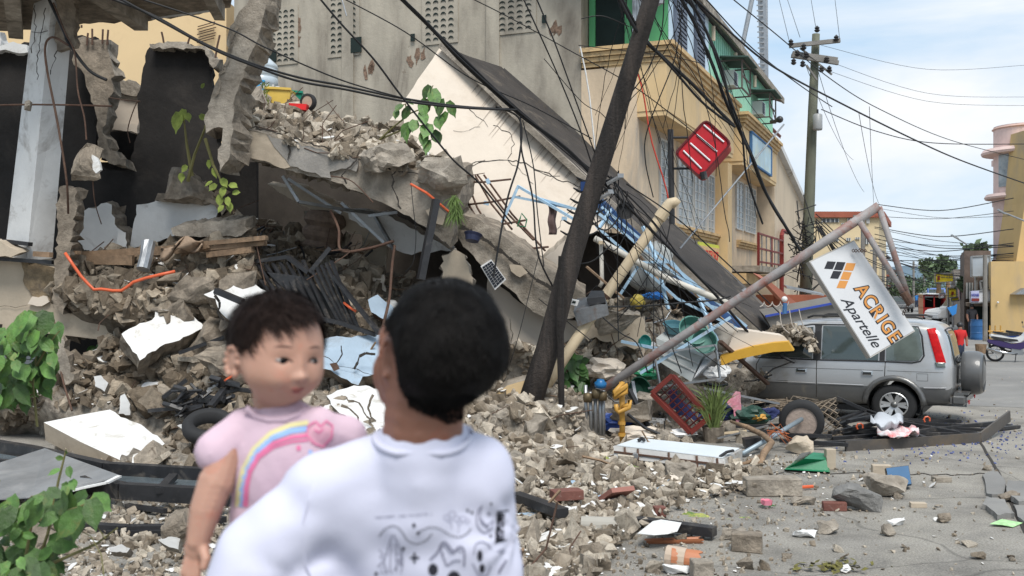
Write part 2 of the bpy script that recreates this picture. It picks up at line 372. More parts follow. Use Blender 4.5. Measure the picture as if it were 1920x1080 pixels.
# hills, with distance haze put into their blue colour
m_hill=M('haze_blue_hills',(.10,.15,.19),var=.2,scale=.01,bump=0)
bm=new();n=90;top=[];bot=[]
for i in range(n):
 a=-1.0+2.1*i/n;Rr=1500;hgt=22+22*fbm(Vector((a*4,2,0)))+10*fbm(Vector((a*15,0,0)))
 top.append(bm.verts.new((Rr*math.sin(a),Rr*math.cos(a),max(6,hgt))));bot.append(bm.verts.new((Rr*.85*math.sin(a),Rr*.85*math.cos(a),-2)))
back=[bm.verts.new((v.co.x*1.2,v.co.y*1.2,-2))for v in top]
for i in range(n-1):
 bm.faces.new((bot[i],bot[i+1],top[i+1],top[i]));bm.faces.new((top[i],top[i+1],back[i+1],back[i]))
tag(obj('hills',bm,m_hill,smooth=True),kind='structure')
# ------------------------------------------------------------------ corner building (yellow)
m_yel=M('yellow_ochre_render',(.62,.45,.245),var=.14,scale=.9,bump=.15,bscale=12,stain=(.45,.36,.25),samt=.5,sscale=.7,streak=.5)
m_yelw=M('weathered_yellow_render',(.58,.455,.32),var=.2,scale=1.2,bump=.25,bscale=12,stain=(.34,.31,.27),samt=.6,sscale=.9,streak=.5)
m_trimy=M('deep_yellow_trim',(.56,.39,.20),var=.2,scale=2,bump=.2,stain=(.22,.17,.11),samt=.4,sscale=2.5)
m_mint=M('mint_green_sheet',(.34,.60,.47),var=.12,scale=.7,bump=.1,stain=(.16,.42,.32),samt=.3,streak=.2)
m_green=M('bright_green_paint',(.09,.34,.14),rough=.5,var=.12,bump=.1)
m_pblue=M('pale_blue_panel',(.50,.62,.72),var=.08,scale=1,bump=.1)
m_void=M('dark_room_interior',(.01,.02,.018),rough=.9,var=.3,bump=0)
m_wframe=M('grey_white_window_frame',(.50,.50,.48),rough=.5,var=.12,bump=.1)
m_roofm=M('dark_brown_metal_roof',(.075,.055,.05),rough=.6,var=.25,scale=3,bump=.2)
m_red=M('dark_red_paint',(.17,.022,.018),rough=.5,var=.2,bump=.15)
cb=thing('corner_building','yellow ochre corner building with mint green upper storey and overhanging parapet','building',BP(8,1.3,0))
bm=new();bbox(bm,.2,17.4,.75,2.05,0,7.6);obj('wall',bm,m_yelw,cb)
bm=new();bbox(bm,0,8.4,0,1.5,6.42,7.55);bbox(bm,10,17.5,0,1.5,6.42,7.55)
bbox(bm,.02,8.35,.02,2.05,6.3,6.42);bbox(bm,10.03,17.45,.02,2.05,6.3,6.42);obj('parapet',bm,m_yel,cb)
bm=new()
for k,(z,e)in enumerate(((7.55,.04),(7.66,.10),(7.77,.16),(7.88,.22))):
 bbox(bm,-e,8.4+e,-e,2.05,z,z+.1);bbox(bm,10-e,17.5+e,-e,1.6,z,z+.1)
obj('cornice',bm,m_trimy,cb)
bm=new()   # left return of the parapet down the side wall
bbox(bm,-.02,.18,.7,2.07,0,7.5);obj('side_wall',bm,m_yelw,cb)
bm=new();
for k in range(3):bbox(bm,.3,9.6,.75-.08-.05*k,.75,3.75+.09*k,3.83+.09*k)
for k in range(3):bbox(bm,13,17.3,.75-.08-.05*k,.75,3.75+.09*k,3.83+.09*k)
obj('ledge',bm,m_trimy,cb)
def window(parent,s0,s1,z0,z1,t,cols,rows,m_fr=None,depth=.06,name='window',glass=None):
 fr=new();w=.05;mf=m_fr or m_wframe
 for s in(s0,s1):bbox(fr,s-w/2,s+w/2,t-depth,t,z0,z1)
 for z in(z0,z1):bbox(fr,s0+w/2,s1-w/2,t-depth,t,z-w/2,z+w/2)
 for i in range(1,cols):s=s0+(s1-s0)*i/cols;bbox(fr,s-w/3,s+w/3,t-depth*.8,t,z0+w/2,z1-w/2)
 for j in range(1,rows):z=z0+(z1-z0)*j/rows;bbox(fr,s0+w/2,s1-w/2,t-depth*.6,t,z-.012,z+.012)
 f=obj(name,fr,mf,parent)
 g=new();bbox(g,s0+.01,s1-.01,t-.02,t+.01,z0+.01,z1-.01);obj('pane',g,glass or m_glass,f);return f
m_frost=M('dusty_jalousie_glass',(.27,.31,.33),rough=.25,var=.35,scale=2.5,bump=.1,stain=(.42,.44,.44),samt=.5,sscale=1.6,spec=.6)
window(cb,2.2,3.1,4.05,6.1,.75,2,9,glass=m_frost)
window(cb,4.1,5.9,4.05,6.1,.75,3,9,glass=m_frost)
window(cb,6.1,7.7,3.9,6.1,.75,3,9,glass=m_frost)
window(cb,8.0,8.9,3.95,5.8,.75,2,8,glass=m_frost)
window(cb,12.8,14.2,4.4,6.1,.75,2,8,glass=m_frost)
window(cb,14.5,16.9,4.4,6.1,.75,4,8,glass=m_frost)
bm=new();bbox(bm,9.3,10,.35,.75,0,6.3);obj('pilaster',bm,m_yel,cb)
# picture panel on the second bay
pn=new();bbox(pn,11.3,15.6,-.07,-.02,6.55,7.5);f=obj('billboard_panel',pn,M('pale_blue_poster',(.36,.52,.60),rough=.4,var=.3,scale=.8,bump=0,stain=(.50,.56,.45),samt=.6,sscale=.7),cb)
bm=new();bbox(bm,11.2,15.7,-.1,-.01,7.5,7.56);bbox(bm,11.2,15.7,-.1,-.01,6.48,6.54);bbox(bm,11.2,11.27,-.1,-.01,6.55,7.49);bbox(bm,15.63,15.7,-.1,-.01,6.55,7.49);obj('panel_frame',bm,M('blue_frame',(.05,.14,.3),bump=0),f)
# balcony
bl=new();bbox(bl,11.2,17.2,-.35,.7,2.85,3.05);f=obj('balcony',bl,m_conc,cb)
bm=new()
for s in(11.3,14.2,17.1):bbox(bm,s-.04,s+.04,-.33,-.25,3.05,4.15)
for z in(3.15,3.6,4.1):bbox(bm,11.3,17.1,-.32,-.26,z,z+.06)
obj('railing',bm,m_red,f)
bm=new()
for k in range(5):
 s=12+k;bbox(bm,s-.02,s+.02,-.31,-.27,3.05,4.1)
obj('baluster',bm,m_steel,f)
bm=new();bbox(bm,11.2,17.1,.1,.7,2.45,2.8);obj('lower_fascia',bm,m_trimy,cb)
# banner
bn=new();bbox(bn,6.2,9.2,.60,.64,2.95,3.65);f=tag(obj('wall_banner',bn,M('yellow_green_banner',(.55,.58,.08),bump=0)),'yellow edged banner with red lettering on the yellow wall','banner')
bn=new();bbox(bn,6.3,9.1,.585,.598,3.05,3.55);obj('banner_face',bn,M('faded_orange_cloth',(.62,.42,.22),var=.3,scale=8,bump=0),f)
text_on('lettering','COMPUTER SHOP',BP(7.7,.58,3.3),U,(0,0,1),w=2.5,h=.28,m=M('banner_red',(.5,.04,.03),bump=0),parent=f,bold=.01)
# upper storey
bm=new();bbox(bm,.6,17.2,.10,2.05,7.98,9.75)
obj('upper_storey',bm,m_mint,cb)
bm=new()
for k in range(40):s=5+.3*k;bbox(bm,s,s+.03,.07,.10,7.98,9.72)
obj('sheet_ribs',bm,m_mint,cb)
bm=new();bbox(bm,.55,4.9,.05,.095,7.99,9.74);obj('blue_panel',bm,m_pblue,cb)
m_lou=M('grey_louvre',(.10,.12,.16),rough=.5,var=.2,bump=.05)
for s0,s1 in((.9,1.9),(3.1,4.0)):
 bm=new()
 for j in range(14):z=8.15+j*.105;bbox(bm,s0,s1,-.04,.03,z,z+.06)
 bbox(bm,s0-.05,s0,-.04,.05,8.1,9.65);bbox(bm,s1,s1+.05,-.04,.05,8.1,9.65);obj('louvre_window',bm,m_lou,cb)
# end wall with green framed opening
bm=new();bbox(bm,.5,.6,.10,.55,7.98,10.5);bbox(bm,.5,.6,.95,1.15,7.98,10.5);bbox(bm,.5,.6,1.9,2.05,7.98,10.5);f=obj('green_frame',bm,m_green,cb)
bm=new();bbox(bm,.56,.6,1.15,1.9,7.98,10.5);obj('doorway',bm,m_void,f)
bm=new()
for k in range(9):
 t0=.55+.045*k;bbox(bm,.5-.02*(k%3),.56,t0,t0+.04,7.98,10.5)
obj('plastic_sheet',bm,M('white_plastic_sheeting',(.6,.63,.66),rough=.3,var=.3,scale=4,bump=.6,bscale=6),cb)
# roof: eave along the street, rising back
bm=new();prism(bm,[BP(-1,-.1,9.72),BP(-1,3.5,11.2),BP(-1,3.5,11.32),BP(-1,-.1,9.84)],U*19.4);f=obj('roof',bm,m_roofm,cb)
bm=new();bbox(bm,-1,18.4,-.18,-.12,9.68,9.90);obj('eave_board',bm,m_conc,f)
for s in(5.2,8.6,12.2):
 bm=new();tube(bm,[BP(s,-.02,9.6),BP(s,-.02,9.4),BP(s,-.02,9.2)],.06,8);obj('vent_pipe',bm,M('beige_pipe',(.5,.42,.32),bump=0),cb)
m_acw=M('white_appliance',(.6,.62,.62),rough=.4,var=.1,bump=0)
for s in(7.4,12.7):
 ac=thing('air_conditioner','window air conditioner in %s iron cage on the mint green wall'%('the larger' if s<9 else 'the farther, smaller looking'),'air conditioner',BP(s,0,8.1))
 bm=new();bbox(bm,s-.35,s+.35,-.25,.3,8.3,8.75);f=obj('casing',bm,m_acw,ac)
 bm=new()
 for k in range(7):bbox(bm,s-.3,s+.1,-.275,-.255,8.34+.055*k,8.37+.055*k)
 obj('grille',bm,m_lou,ac)
 bm=new()
 for a in(s-.7,s+.7):
  for t in(-.55,.3):bar(bm,BP(a,t,8.12),BP(a,t,8.95),.04,.04)
  for z in(8.12,8.95):bar(bm,BP(a,-.55,z),BP(a,.3,z),.04,.04)
 for z in(8.12,8.5,8.95):bar(bm,BP(s-.7,-.55,z),BP(s+.7,-.55,z),.04,.04)
 bar(bm,BP(s-.7,-.56,8.7),BP(s+.7,-.56,8.15),.03,.03)
 obj('cage',bm,m_roofm,ac)
 bm=new();prism(bm,[BP(s-.85,-.75,8.98),BP(s-.85,.3,9.08),BP(s-.85,.3,9.11),BP(s-.85,-.75,9.01)],U*1.7);obj('awning',bm,M('dark_green_sheet',(.05,.09,.08),bump=0),ac)
# white + red conduits on the side wall
for(a,b,m_,lb,r)in(((1088,88),(1160,540),m_white,'thin white conduit running down the yellow side wall',.018),((1190,120),(1262,420),M('red_hose',(.45,.05,.03),bump=0),'thin red cable hanging down the yellow corner wall',.018)):
 bm=new();k=10;pts=[P(a[0]+(b[0]-a[0])*i/k+3*math.sin(i),a[1]+(b[1]-a[1])*i/k,22.6)for i in range(k+1)]
 tube(bm,pts,r,5);tag(obj('conduit',bm,m_),lb,'conduit')
# ------------------------------------------------------------------ grey concrete building
def wallmat():
 m=M('weathered_grey_wall',(.33,.295,.24),var=.32,scale=.6,bump=.35,bscale=9,stain=(.17,.145,.115),samt=.72,sscale=.7,streak=.35)
 t=m.node_tree;N=t.nodes.new;K=t.links.new;b=[n for n in t.nodes if n.type=='BSDF_PRINCIPLED'][0];c=[n for n in t.nodes if n.type=='TEX_COORD'][0]
 src=b.inputs['Base Color'].links[0].from_socket
 mpn=N('ShaderNodeMapping');mpn.inputs['Scale'].default_value=(1,1,.3);K(c.outputs['Object'],mpn.inputs[0])
 n=N('ShaderNodeTexNoise');n.inputs['Scale'].default_value=1.6;n.inputs['Detail'].default_value=6;K(mpn.outputs[0],n.inputs[0])
 r=N('ShaderNodeValToRGB');r.color_ramp.elements[0].position=.42;r.color_ramp.elements[1].position=.68;K(n.outputs[0],r.inputs[0])
 mm=N('ShaderNodeMix');mm.data_type='RGBA';K(r.outputs[0],mm.inputs[0]);K(src,mm.inputs[6]);mm.inputs[7].default_value=(.43,.385,.31,1)
 n3=N('ShaderNodeTexNoise');n3.inputs['Scale'].default_value=1.1;n3.inputs['Detail'].default_value=10;n3.inputs['Roughness'].default_value=.75;K(c.outputs['Object'],n3.inputs[0])
 r3=N('ShaderNodeValToRGB');r3.color_ramp.elements[0].position=.66;r3.color_ramp.elements[1].position=.70;K(n3.outputs[0],r3.inputs[0])
 m3=N('ShaderNodeMix');m3.data_type='RGBA';K(r3.outputs[0],m3.inputs[0]);K(mm.outputs[2],m3.inputs[6]);m3.inputs[7].default_value=(.16,.115,.08,1)
 K(m3.outputs[2],b.inputs['Base Color']);return m
m_gw=wallmat()
gb=thing('concrete_building','tall weathered grey concrete building with panels of vent blocks','building',BP(4,9,0))
bm=new();bbox(bm,0,9,2.08,12.3,0,13);obj('wall',bm,m_gw,gb)
def SL(px,py,s=0):
 o=BP(s,0,0);d=P(px,py,1)-Vector((0,0,H));k=(o-Vector((0,0,H))).dot(U)/d.dot(U);q=Vector((0,0,H))+d*k;return(q-o).dot(Vv),q.z
bm=new();bbox(bm,-.05,0,2.08,12.3,3.95,4.05)
for t in(4.2,8.4,11.5):bbox(bm,-.06,0,t,t+.35,0,13)
obj('pilaster',bm,m_gw,gb)
VB=[((508,20,555,116),4,5,'w'),((620,-6,670,100),4,5,'w'),((797,-10,854,76),4,4,''),((935,-20,1000,56),4,4,'')]
for(x0,y0,x1,y1),nc,nr,_ in VB:
 t1,zt=SL(x0,y0);t0,zb=SL(x1,y1);tm=(t0+t1)/2
 bm=new();bbox(bm,-.03,0,t0-.08,t1+.08,zb-.05,zt+.05);f=obj('vent_block_panel',bm,m_gw,gb)
 bm=new();cw=(t1-t0)/nc;rh=(zt-zb)/nr
 for i in range(nc):
  for j in range(nr):
   for h_ in(.22,.68):
    c_t=t0+(i+.5)*cw;z0=zb+(j+h_)*rh;w=cw*.33
    pts=[BP(-.05,c_t+w*math.cos(a),z0+rh*.24*math.sin(a)-.02)for a in[math.pi*k/8 for k in range(9)]]+[BP(-.05,c_t-w*.6,z0+.0),BP(-.05,c_t+w*.6,z0+.0)]
    prism(bm,pts[:9]+[BP(-.05,c_t-w*.7,z0+rh*.04),BP(-.05,c_t+w*.7,z0+rh*.04)],U*.03)
 obj('vent_hole_shade',bm,m_void,f)  # dark plates painted as the shade in the vent openings
for(x0,y0,x1,y1)in((660,72,680,98),(504,97,521,116),(772,65,780,78),(1018,30,1026,44)):
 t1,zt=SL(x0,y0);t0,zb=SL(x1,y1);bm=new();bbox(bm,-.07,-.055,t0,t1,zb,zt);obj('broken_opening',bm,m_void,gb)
q=random.Random(4)
for k in range(14):      # spalled patches of exposed brick
 px,py=q.choice([(560,60),(562,100),(690,130),(1040,50),(930,60),(780,110),(850,120),(600,130)]);px+=q.uniform(-14,14);py+=q.uniform(-14,14)
 o_t,o_z=SL(px,py);pts=[]
 for a in range(9):r_=q.uniform(.04,.17);pts.append(BP(-.012,o_t+r_*math.cos(a*.7)*.8,o_z+r_*1.5*math.sin(a*.7)))
 bm=new();prism(bm,pts,U*.006);obj('exposed_brick',bm,M('exposed_brick',(.20,.13,.09),var=.5,scale=12,bump=.8),gb)
# pipe under the eaves of the wall
bm=new();tube(bm,[P(640,-5,24.6),P(650,30,24.6)],.02,5);tag(obj('drain_pipe',bm,m_steel),'short thin drain pipe on the upper grey wall','pipe')
# ------------------------------------------------------------------ yellow building behind the ruin (left)
yb=thing('yellow_building','plain pale yellow rendered house wall seen between the ruin and the grey building','building',(-13,31,0))
bm=new();box(bm,(-14.2,33,5.5),(11.5,5,11),Euler((0,0,R(-4))).to_matrix());obj('wall',bm,M('pale_yellow_render',(.66,.49,.28),var=.05,scale=.5,bump=.08,bscale=10,stain=(.58,.42,.24),samt=.3,sscale=.5),yb)
bm=new()
for k in range(7):bm=new();a=P(372+rnd.uniform(-3,3),50+5*k,30.1);tube(bm,[a,a+Vector((.55,-.1,.12))],.015,4);obj('rebar',bm,m_rust,yb)
# ------------------------------------------------------------------ ruined building on the left, fallen slabs and walls
def pts3(pts,Y=None):
 o=[]
 for p in pts:
  if isinstance(Y,PL):o.append(Y.at(p[0],p[1]))
  else:o.append(P(p[0],p[1],p[2]if len(p)>2 else Y))
 return o
def panel(name,label,cat,pts,Y,off,mats,amp=0,step=12,seed=1,skip=(),parent=None,group=None,side=None,rough=0):
 bm=new();q=jag([p[:2]for p in pts],amp,step,seed,True,skip)if amp else pts
 if amp and len(pts[0])>2:raise ValueError(name)
 v=pts3(q,Y);off=Vector(off);n=len(v);r=random.Random(seed)
 if rough:
  a=[bm.verts.new(p)for p in v];L1=[bm.verts.new(p+off*.5+Vector((r.uniform(-1,1),0,r.uniform(-1,1)))*rough)for p in v];b=[bm.verts.new(p+off+Vector((r.uniform(-1,1),0,r.uniform(-1,1)))*rough)for p in v]
  f1=bm.faces.new(a);f2=bm.faces.new(b[::-1])
  for A,B in((a,L1),(L1,b)):
   for i in range(n):
    f=bm.faces.new((A[i],B[i],B[(i+1)%n],A[(i+1)%n]));f.material_index=side or 0
  if side is not None:f2.material_index=side
  f1.normal_update();f2.normal_update();bmesh.ops.triangulate(bm,faces=[f1,f2])
 else:prism(bm,v,off,side=side)
 o=obj(name,bm,mats,parent)
 if label:tag(o,label,cat,group)
 return o
def crack(pts,Y,w=.012,seed=1,parent=None,m=None,jit=3,name='crack',dy=-.012):
 """jagged gap line on a surface, as thin raised geometry"""
 p=jag(pts,jit,8,seed,False);bm=new();q=random.Random(seed)
 v=pts3(p,Y)
 for i,a in enumerate(v):a.y+=dy
 for i in range(len(v)-1):
  a,b=v[i],v[i+1];d=(b-a);nrm=Vector((-d.z,0,d.x)).normalized()*w*(.4+.6*q.random())*.5
  t1=[a-nrm,b-nrm*.8,b+nrm*.8,a+nrm];prism(bm,t1,(0,.004,0))
 return obj(name,bm,m or m_crk,parent)
m_crk=M('dark_crack',(.035,.03,.025),bump=0)
BB=(Vector((0,1,0)))
rb=thing('ruined_building','left ruined building with leaning white column and sooty black walls under a broken roof','building',P(100,640,16))
# column
def quadcol(bot,top,Yb,Yt):
 bm=new();b=[P(bot[0],bot[3],Yb+.35),P(bot[1],bot[4],Yb),P(bot[2],bot[5],Yb+.3)];t=[P(top[0],top[3],Yt+.35),P(top[1],top[4],Yt),P(top[2],top[5],Yt+.3)]
 b.append(b[0]+b[2]-b[1]);t.append(t[0]+t[2]-t[1])
 B_=[bm.verts.new(x)for x in b];T_=[bm.verts.new(x)for x in t];bm.faces.new(B_[::-1]);bm.faces.new(T_)
 for i in range(4):bm.faces.new((B_[i],B_[(i+1)%4],T_[(i+1)%4],T_[i]))
 return bm
col=obj('column',quadcol((8,50,98,482,490,484),(66,99,140,-14,-14,-14),15.5,15.2),m_whites,rb)
panel('broken_face',None,None,[(104,-12),(140,-12),(140,88),(126,90),(107,96),(103,60)],15.24,(.02,.1,0),m_concb,4,10,3,parent=col)
for k,pl in enumerate(([(86,15),(78,60),(72,110),(70,150)],[(66,10),(66,60),(60,100)],[(108,95),(100,120),(95,140)],[(60,60),(75,62),(90,58)])):crack(pl,15.17,.016,k,col)
panel('roof_slab',None,None,[],0,0,None)if False else None
def ZP(px,py,z):Y=(z-H)*F/(540-py);return P(px,py,Y)
bm=new();o_=jag([(-120,-60),(445,-60),(432,14),(410,18),(330,33),(255,40),(140,48),(60,56),(0,58),(-120,62)],3,14,5,True,(0,))
prism(bm,[ZP(x,y,6.75)for x,y in o_],(0,0,.22));rs=obj('roof_slab',bm,m_concb,rb)
for(a,b,w)in(((150,-50),(265,34),.22),((380,-50),(412,14),.16),((20,-50),(30,50),.22)):
 p0,p1=ZP(*a,6.7),ZP(*b,6.7);p0.z=p1.z=6.62;bm=new();bar(bm,p0,p1,w,.25);obj('roof_beam',bm,m_conc,rs)
bm=new();a,b=ZP(285,34,6.75),ZP(420,16,6.75);a.z=b.z=6.83;bar(bm,a,b,.04,.2);obj('edge_strip',bm,m_whites,rs)
# sooty walls
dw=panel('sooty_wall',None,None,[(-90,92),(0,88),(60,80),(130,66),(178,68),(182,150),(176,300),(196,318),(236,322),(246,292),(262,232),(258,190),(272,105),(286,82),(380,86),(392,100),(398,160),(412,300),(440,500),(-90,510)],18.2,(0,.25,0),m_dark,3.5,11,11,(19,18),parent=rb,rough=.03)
panel('broken_pillar',None,None,[(135,70),(203,74),(210,120),(212,160),(204,195),(192,240),(205,282),(236,298),(236,312),(204,306),(184,286),(180,215),(160,150),(135,112)],17.75,(0,.4,0),[m_concb,m_conc],4.5,9,12,parent=rb,rough=.05,side=1)
panel('wall_stub',None,None,[(203,158),(232,152),(270,165),(271,182),(262,212),(258,250),(200,243)],18.9,(0,.2,0),m_creamp,3,10,13,parent=rb,rough=.02)
panel('broken_crest',None,None,[(206,152),(226,148),(250,152),(271,166),(270,181),(232,176),(206,172)],18.8,(0,.35,0),m_conc,4,8,14,parent=rb,rough=.05)
panel('void_backing',None,None,[(190,236),(262,236),(262,300),(190,300)],19.3,(0,.2,0),m_dark,parent=rb)  # black sheet painted as the shade inside the hole
panel('plaster_patch',None,None,[(222,233),(258,234),(257,250),(238,246),(221,243)],18.85,(0,.03,0),m_creamp,2,8,15,parent=rb)
panel('wall_crest',None,None,[(0,86),(25,78),(50,84),(52,98),(20,96),(-60,100),(-60,60),(0,60)],18.0,(0,.3,0),m_whites,4,8,16,parent=rb,rough=.04)
panel('wall_crest',None,None,[(280,82),(330,78),(383,86),(398,108),(412,112),(400,128),(392,118),(384,94),(282,90)],17.95,(0,.4,0),m_conc,3,8,17,parent=rb,rough=.05)
for(x,y0,y1,b_)in((163,85,62,2),(173,84,54,0),(192,82,55,1),(201,84,56,2),(307,80,60,-4),(352,82,66,6),(404,108,66,8),(153,52,47,0)):
 bm=new();tube(bm,[P(x,y0,17.7),P(x+b_*.4,(y0+y1)/2,17.7),P(x+b_,y1,17.7)],.018,5);obj('rebar',bm,m_rust,rb)
# side/back closing walls so the hollow rooms stay dark
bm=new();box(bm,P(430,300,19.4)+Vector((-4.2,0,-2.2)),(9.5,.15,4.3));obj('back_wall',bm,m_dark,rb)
# floor slab fascia
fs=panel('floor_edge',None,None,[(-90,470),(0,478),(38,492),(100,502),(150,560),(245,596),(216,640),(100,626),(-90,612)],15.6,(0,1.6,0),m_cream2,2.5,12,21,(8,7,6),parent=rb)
panel('exposed_masonry',None,None,[(40,491),(101,503),(128,546),(92,566),(62,560),(46,535)],15.57,(0,.05,0),M('exposed_tan_masonry',(.24,.18,.11),var=.4,scale=9,bump=1,bscale=20,stain=(.14,.11,.08),samt=.6,sscale=5),3,8,22,parent=fs)
crack([(0,575),(30,577),(52,572)],15.58,.01,4,fs)
panel('plaster_flake',None,None,[(60,556),(88,556),(92,566),(78,574),(52,570)],15.53,(0,.04,0),m_creamp,2,8,23,parent=fs)
panel('undercroft',None,None,[(-90,600),(300,600),(300,760),(-90,760)],18.2,(0,.2,0),m_dark,parent=rb)  # black sheet painted as the dark void below the floor edge
bm=new()
for k in range(9):bar(bm,P(-60,655+9*k,16.4),P(128,662+10*k,16.3),.05,.07)
obj('shutter',bm,m_steel,rb)
for a,b in(((-60,600),(0,612)),((-80,480),(100,492)),((8,452),(57,458))):bm=new();bar(bm,P(*a,15.45),P(*b,15.4),.12,.06);obj('metal_trim',bm,m_black,rb)
tag(panel('wall_fragment','pale flat fragment lying at the foot of the leaning white column','wall fragment',[(-60,445),(0,452),(38,474),(20,482),(-60,478)],15.2,(0,.3,.04),m_cream2,2,10,24),group=None)
# free-standing stubs
def post(name,label,pts,Y,m,seed=1,off=.35,rough=.05):
 return panel(name,label,'broken column',pts,Y,(0,off,0),[m,m_concb],3.5,8,seed,rough=rough,side=1)
post('column_stub','thin broken column stub with exposed core on the edge of the ruin',[(112,350),(142,352),(143,395),(136,430),(132,470),(128,560),(118,590),(98,578),(102,500),(108,440),(106,390)],15.35,m_concb,31)
post('column_stub','small grey broken post standing behind the leafy plant',[(104,635),(118,634),(130,680),(138,712),(120,722),(106,690)],14.6,m_conc,32,.2)
# leaning beam
lb=panel('leaning_beam','leaning broken grey concrete beam with crumbling left edge between the black wall and the slab','concrete beam',[(474,-14),(503,-14),(497,18),(490,50),(474,92),(462,125),(446,170),(438,205),(436,250),(428,300),(412,322),(408,298),(418,240),(410,238),(386,250),(382,225),(396,180),(408,150),(426,100),(428,62),(444,30)],14.9,(0.12,.5,0),[m_conc,m_concb],3.2,9,41,rough=.06,side=1)
crack([(446,50),(430,100),(412,150),(404,180)],14.88,.05,5,lb,m_concb,5)
# slab with the broken fascia
top_l=[(436,233),(480,245),(540,263),(590,276),(633,290),(690,302),(737,310),(800,322),(860,322)]
bot_l=[(862,380),(846,465),(797,425),(733,388),(680,362),(617,338),(533,318),(470,298),(433,287)]
sl=panel('fallen_floor_slab','long tilted concrete floor slab with broken cracked edge covered with rubble','concrete slab',top_l+bot_l,15.6,(.1,3.3,.55),[m_conc,m_concb],3,12,51,rough=.04,side=1)
panel('plaster_face',None,None,[(438,236),(470,246),(505,254),(522,282),(548,312),(534,316),(470,296),(455,282),(434,284)],15.55,(0,.05,0),m_cream2,3,9,52,parent=sl)
panel('plaster_face',None,None,[(500,252),(540,265),(620,286),(672,300),(668,322),(640,316),(618,322),(620,334),(545,312),(522,284)],15.54,(0,.06,0),M('grey_render',(.24,.225,.205),var=.2,scale=3,bump=.4,stain=(.36,.33,.29),samt=.4,sscale=3),3,9,53,parent=sl)
panel('plaster_face',None,None,[(798,395),(820,386),(836,400),(830,422),(806,418)],15.5,(0,.05,0),m_cream2,2,8,54,parent=sl)
for k,pl in enumerate(([(440,228),(520,250),(640,288),(740,318),(790,330)],[(670,300),(640,330),(650,345)],[(740,312),(735,350),(752,392)],[(545,262),(540,300)])):crack(pl,15.52,.035,20+k,sl,None,3)
# lower slab strip carrying on to the pole
s2=panel('fallen_floor_slab','lower broken slab strip with a dark gap along it running down to the black pole','concrete slab',[(866,402),(900,412),(950,446),(1000,482),(1044,512),(1096,552),(1100,584),(1075,596),(1020,594),(1000,585),(960,545),(905,500),(868,462),(846,420)],16.6,(.1,1.2,.15),[m_conc,m_concb],3,11,61,rough=.04,side=1)
crack([(862,425),(900,442),(950,480),(1000,520),(1040,545)],16.52,.09,62,s2,None,2)
panel('plaster_face',None,None,[(955,496),(978,498),(990,512),(975,520),(958,508)],16.5,(0,.05,0),m_cream2,2,8,63,parent=s2)
# cavity: back wall coloured dark brown for the shade, cream walls, hanging sheets
cv=thing('collapsed_interior','dark hollow of collapsed ceiling sheets and cream wall pieces under the long slab','collapsed rooms',P(650,600,19))
bm=new();prism(bm,pts3([(350,270),(900,270),(1120,520),(1120,660),(350,660)],20.6),(0,.2,0));obj('back_wall',bm,M('dark_brown_hollow_shade',(.055,.045,.036),var=.4,bump=.3),cv)
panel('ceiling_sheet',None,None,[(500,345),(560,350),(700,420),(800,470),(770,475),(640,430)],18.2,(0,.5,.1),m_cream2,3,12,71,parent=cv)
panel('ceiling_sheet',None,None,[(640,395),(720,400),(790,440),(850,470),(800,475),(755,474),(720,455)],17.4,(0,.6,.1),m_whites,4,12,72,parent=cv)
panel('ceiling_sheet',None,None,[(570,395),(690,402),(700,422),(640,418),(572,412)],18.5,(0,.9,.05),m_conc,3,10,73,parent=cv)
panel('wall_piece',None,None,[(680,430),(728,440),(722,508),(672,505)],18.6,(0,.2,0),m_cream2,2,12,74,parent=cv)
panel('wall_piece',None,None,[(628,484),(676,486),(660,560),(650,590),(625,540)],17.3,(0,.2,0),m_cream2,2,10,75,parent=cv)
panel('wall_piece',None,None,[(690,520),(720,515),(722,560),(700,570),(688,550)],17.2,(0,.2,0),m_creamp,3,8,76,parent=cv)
bm=new()
for(a,b)in(((530,330,16.6),(560,378,16.6)),((560,378,16.6),(640,392,17)),((640,392,17),(700,400,17.4)),((700,400,17.4),(740,470,17)),((640,380,17.2),(720,455,17.2)),((690,405,17),(745,398,17)),((540,335,17.6),(640,400,17.6))):
 bar(bm,P(*a),P(*b),.05,.05)
obj('ceiling_channel',bm,m_steel,cv)
# striped concrete lump with curved bands
bm=new();Mx=Matrix.Translation(P(600,470,18.2))@Euler((0,R(10),0)).to_matrix().to_4x4();lathe(bm,[(0,0)]+[(.36+.05*math.sin(i*2.2),.09*i-.02)for i in range(9)]+[(0,.75)],20,Mx);tag(obj('concrete_drum',bm,M('brown_banded_concrete',(.20,.145,.11),var=.3,scale=8,bump=.5)),'brown ribbed concrete drum lying inside the hollow under the slab','drum')
# cream wall under the strip
cw=panel('cream_wall','smooth cream wall panel with one crack below the lower slab strip','wall',[(915,520),(1000,585),(1030,596),(1080,602),(1120,640),(1210,650),(1200,700),(1090,700),(955,690),(900,640)],17.0,(0,.3,0),m_creamp,2,14,81)
crack([(956,598),(962,625),(958,640)],16.98,.012,82,cw)
panel('wall_fragment','cream wall corner with thick broken edge beside the solar panel','wall fragment',[(828,480),(852,468),(872,478),(880,510),(888,540),(910,560),(920,600),(880,600),(835,570)],15.9,(0,.4,0),[m_cream2,m_conc],4,9,83,side=1,rough=.05)
panel('wall_fragment','cream plastered fragment with ragged flaking lower edge right of the black pole','wall fragment',[(1090,618),(1130,592),(1200,590),(1210,610),(1208,650),(1190,655),(1172,648),(1160,652),(1145,640),(1130,640),(1118,632),(1104,640)],16.6,(0,.3,.05),[m_cream2,m_conc],3.5,7,84,side=1,rough=.05)
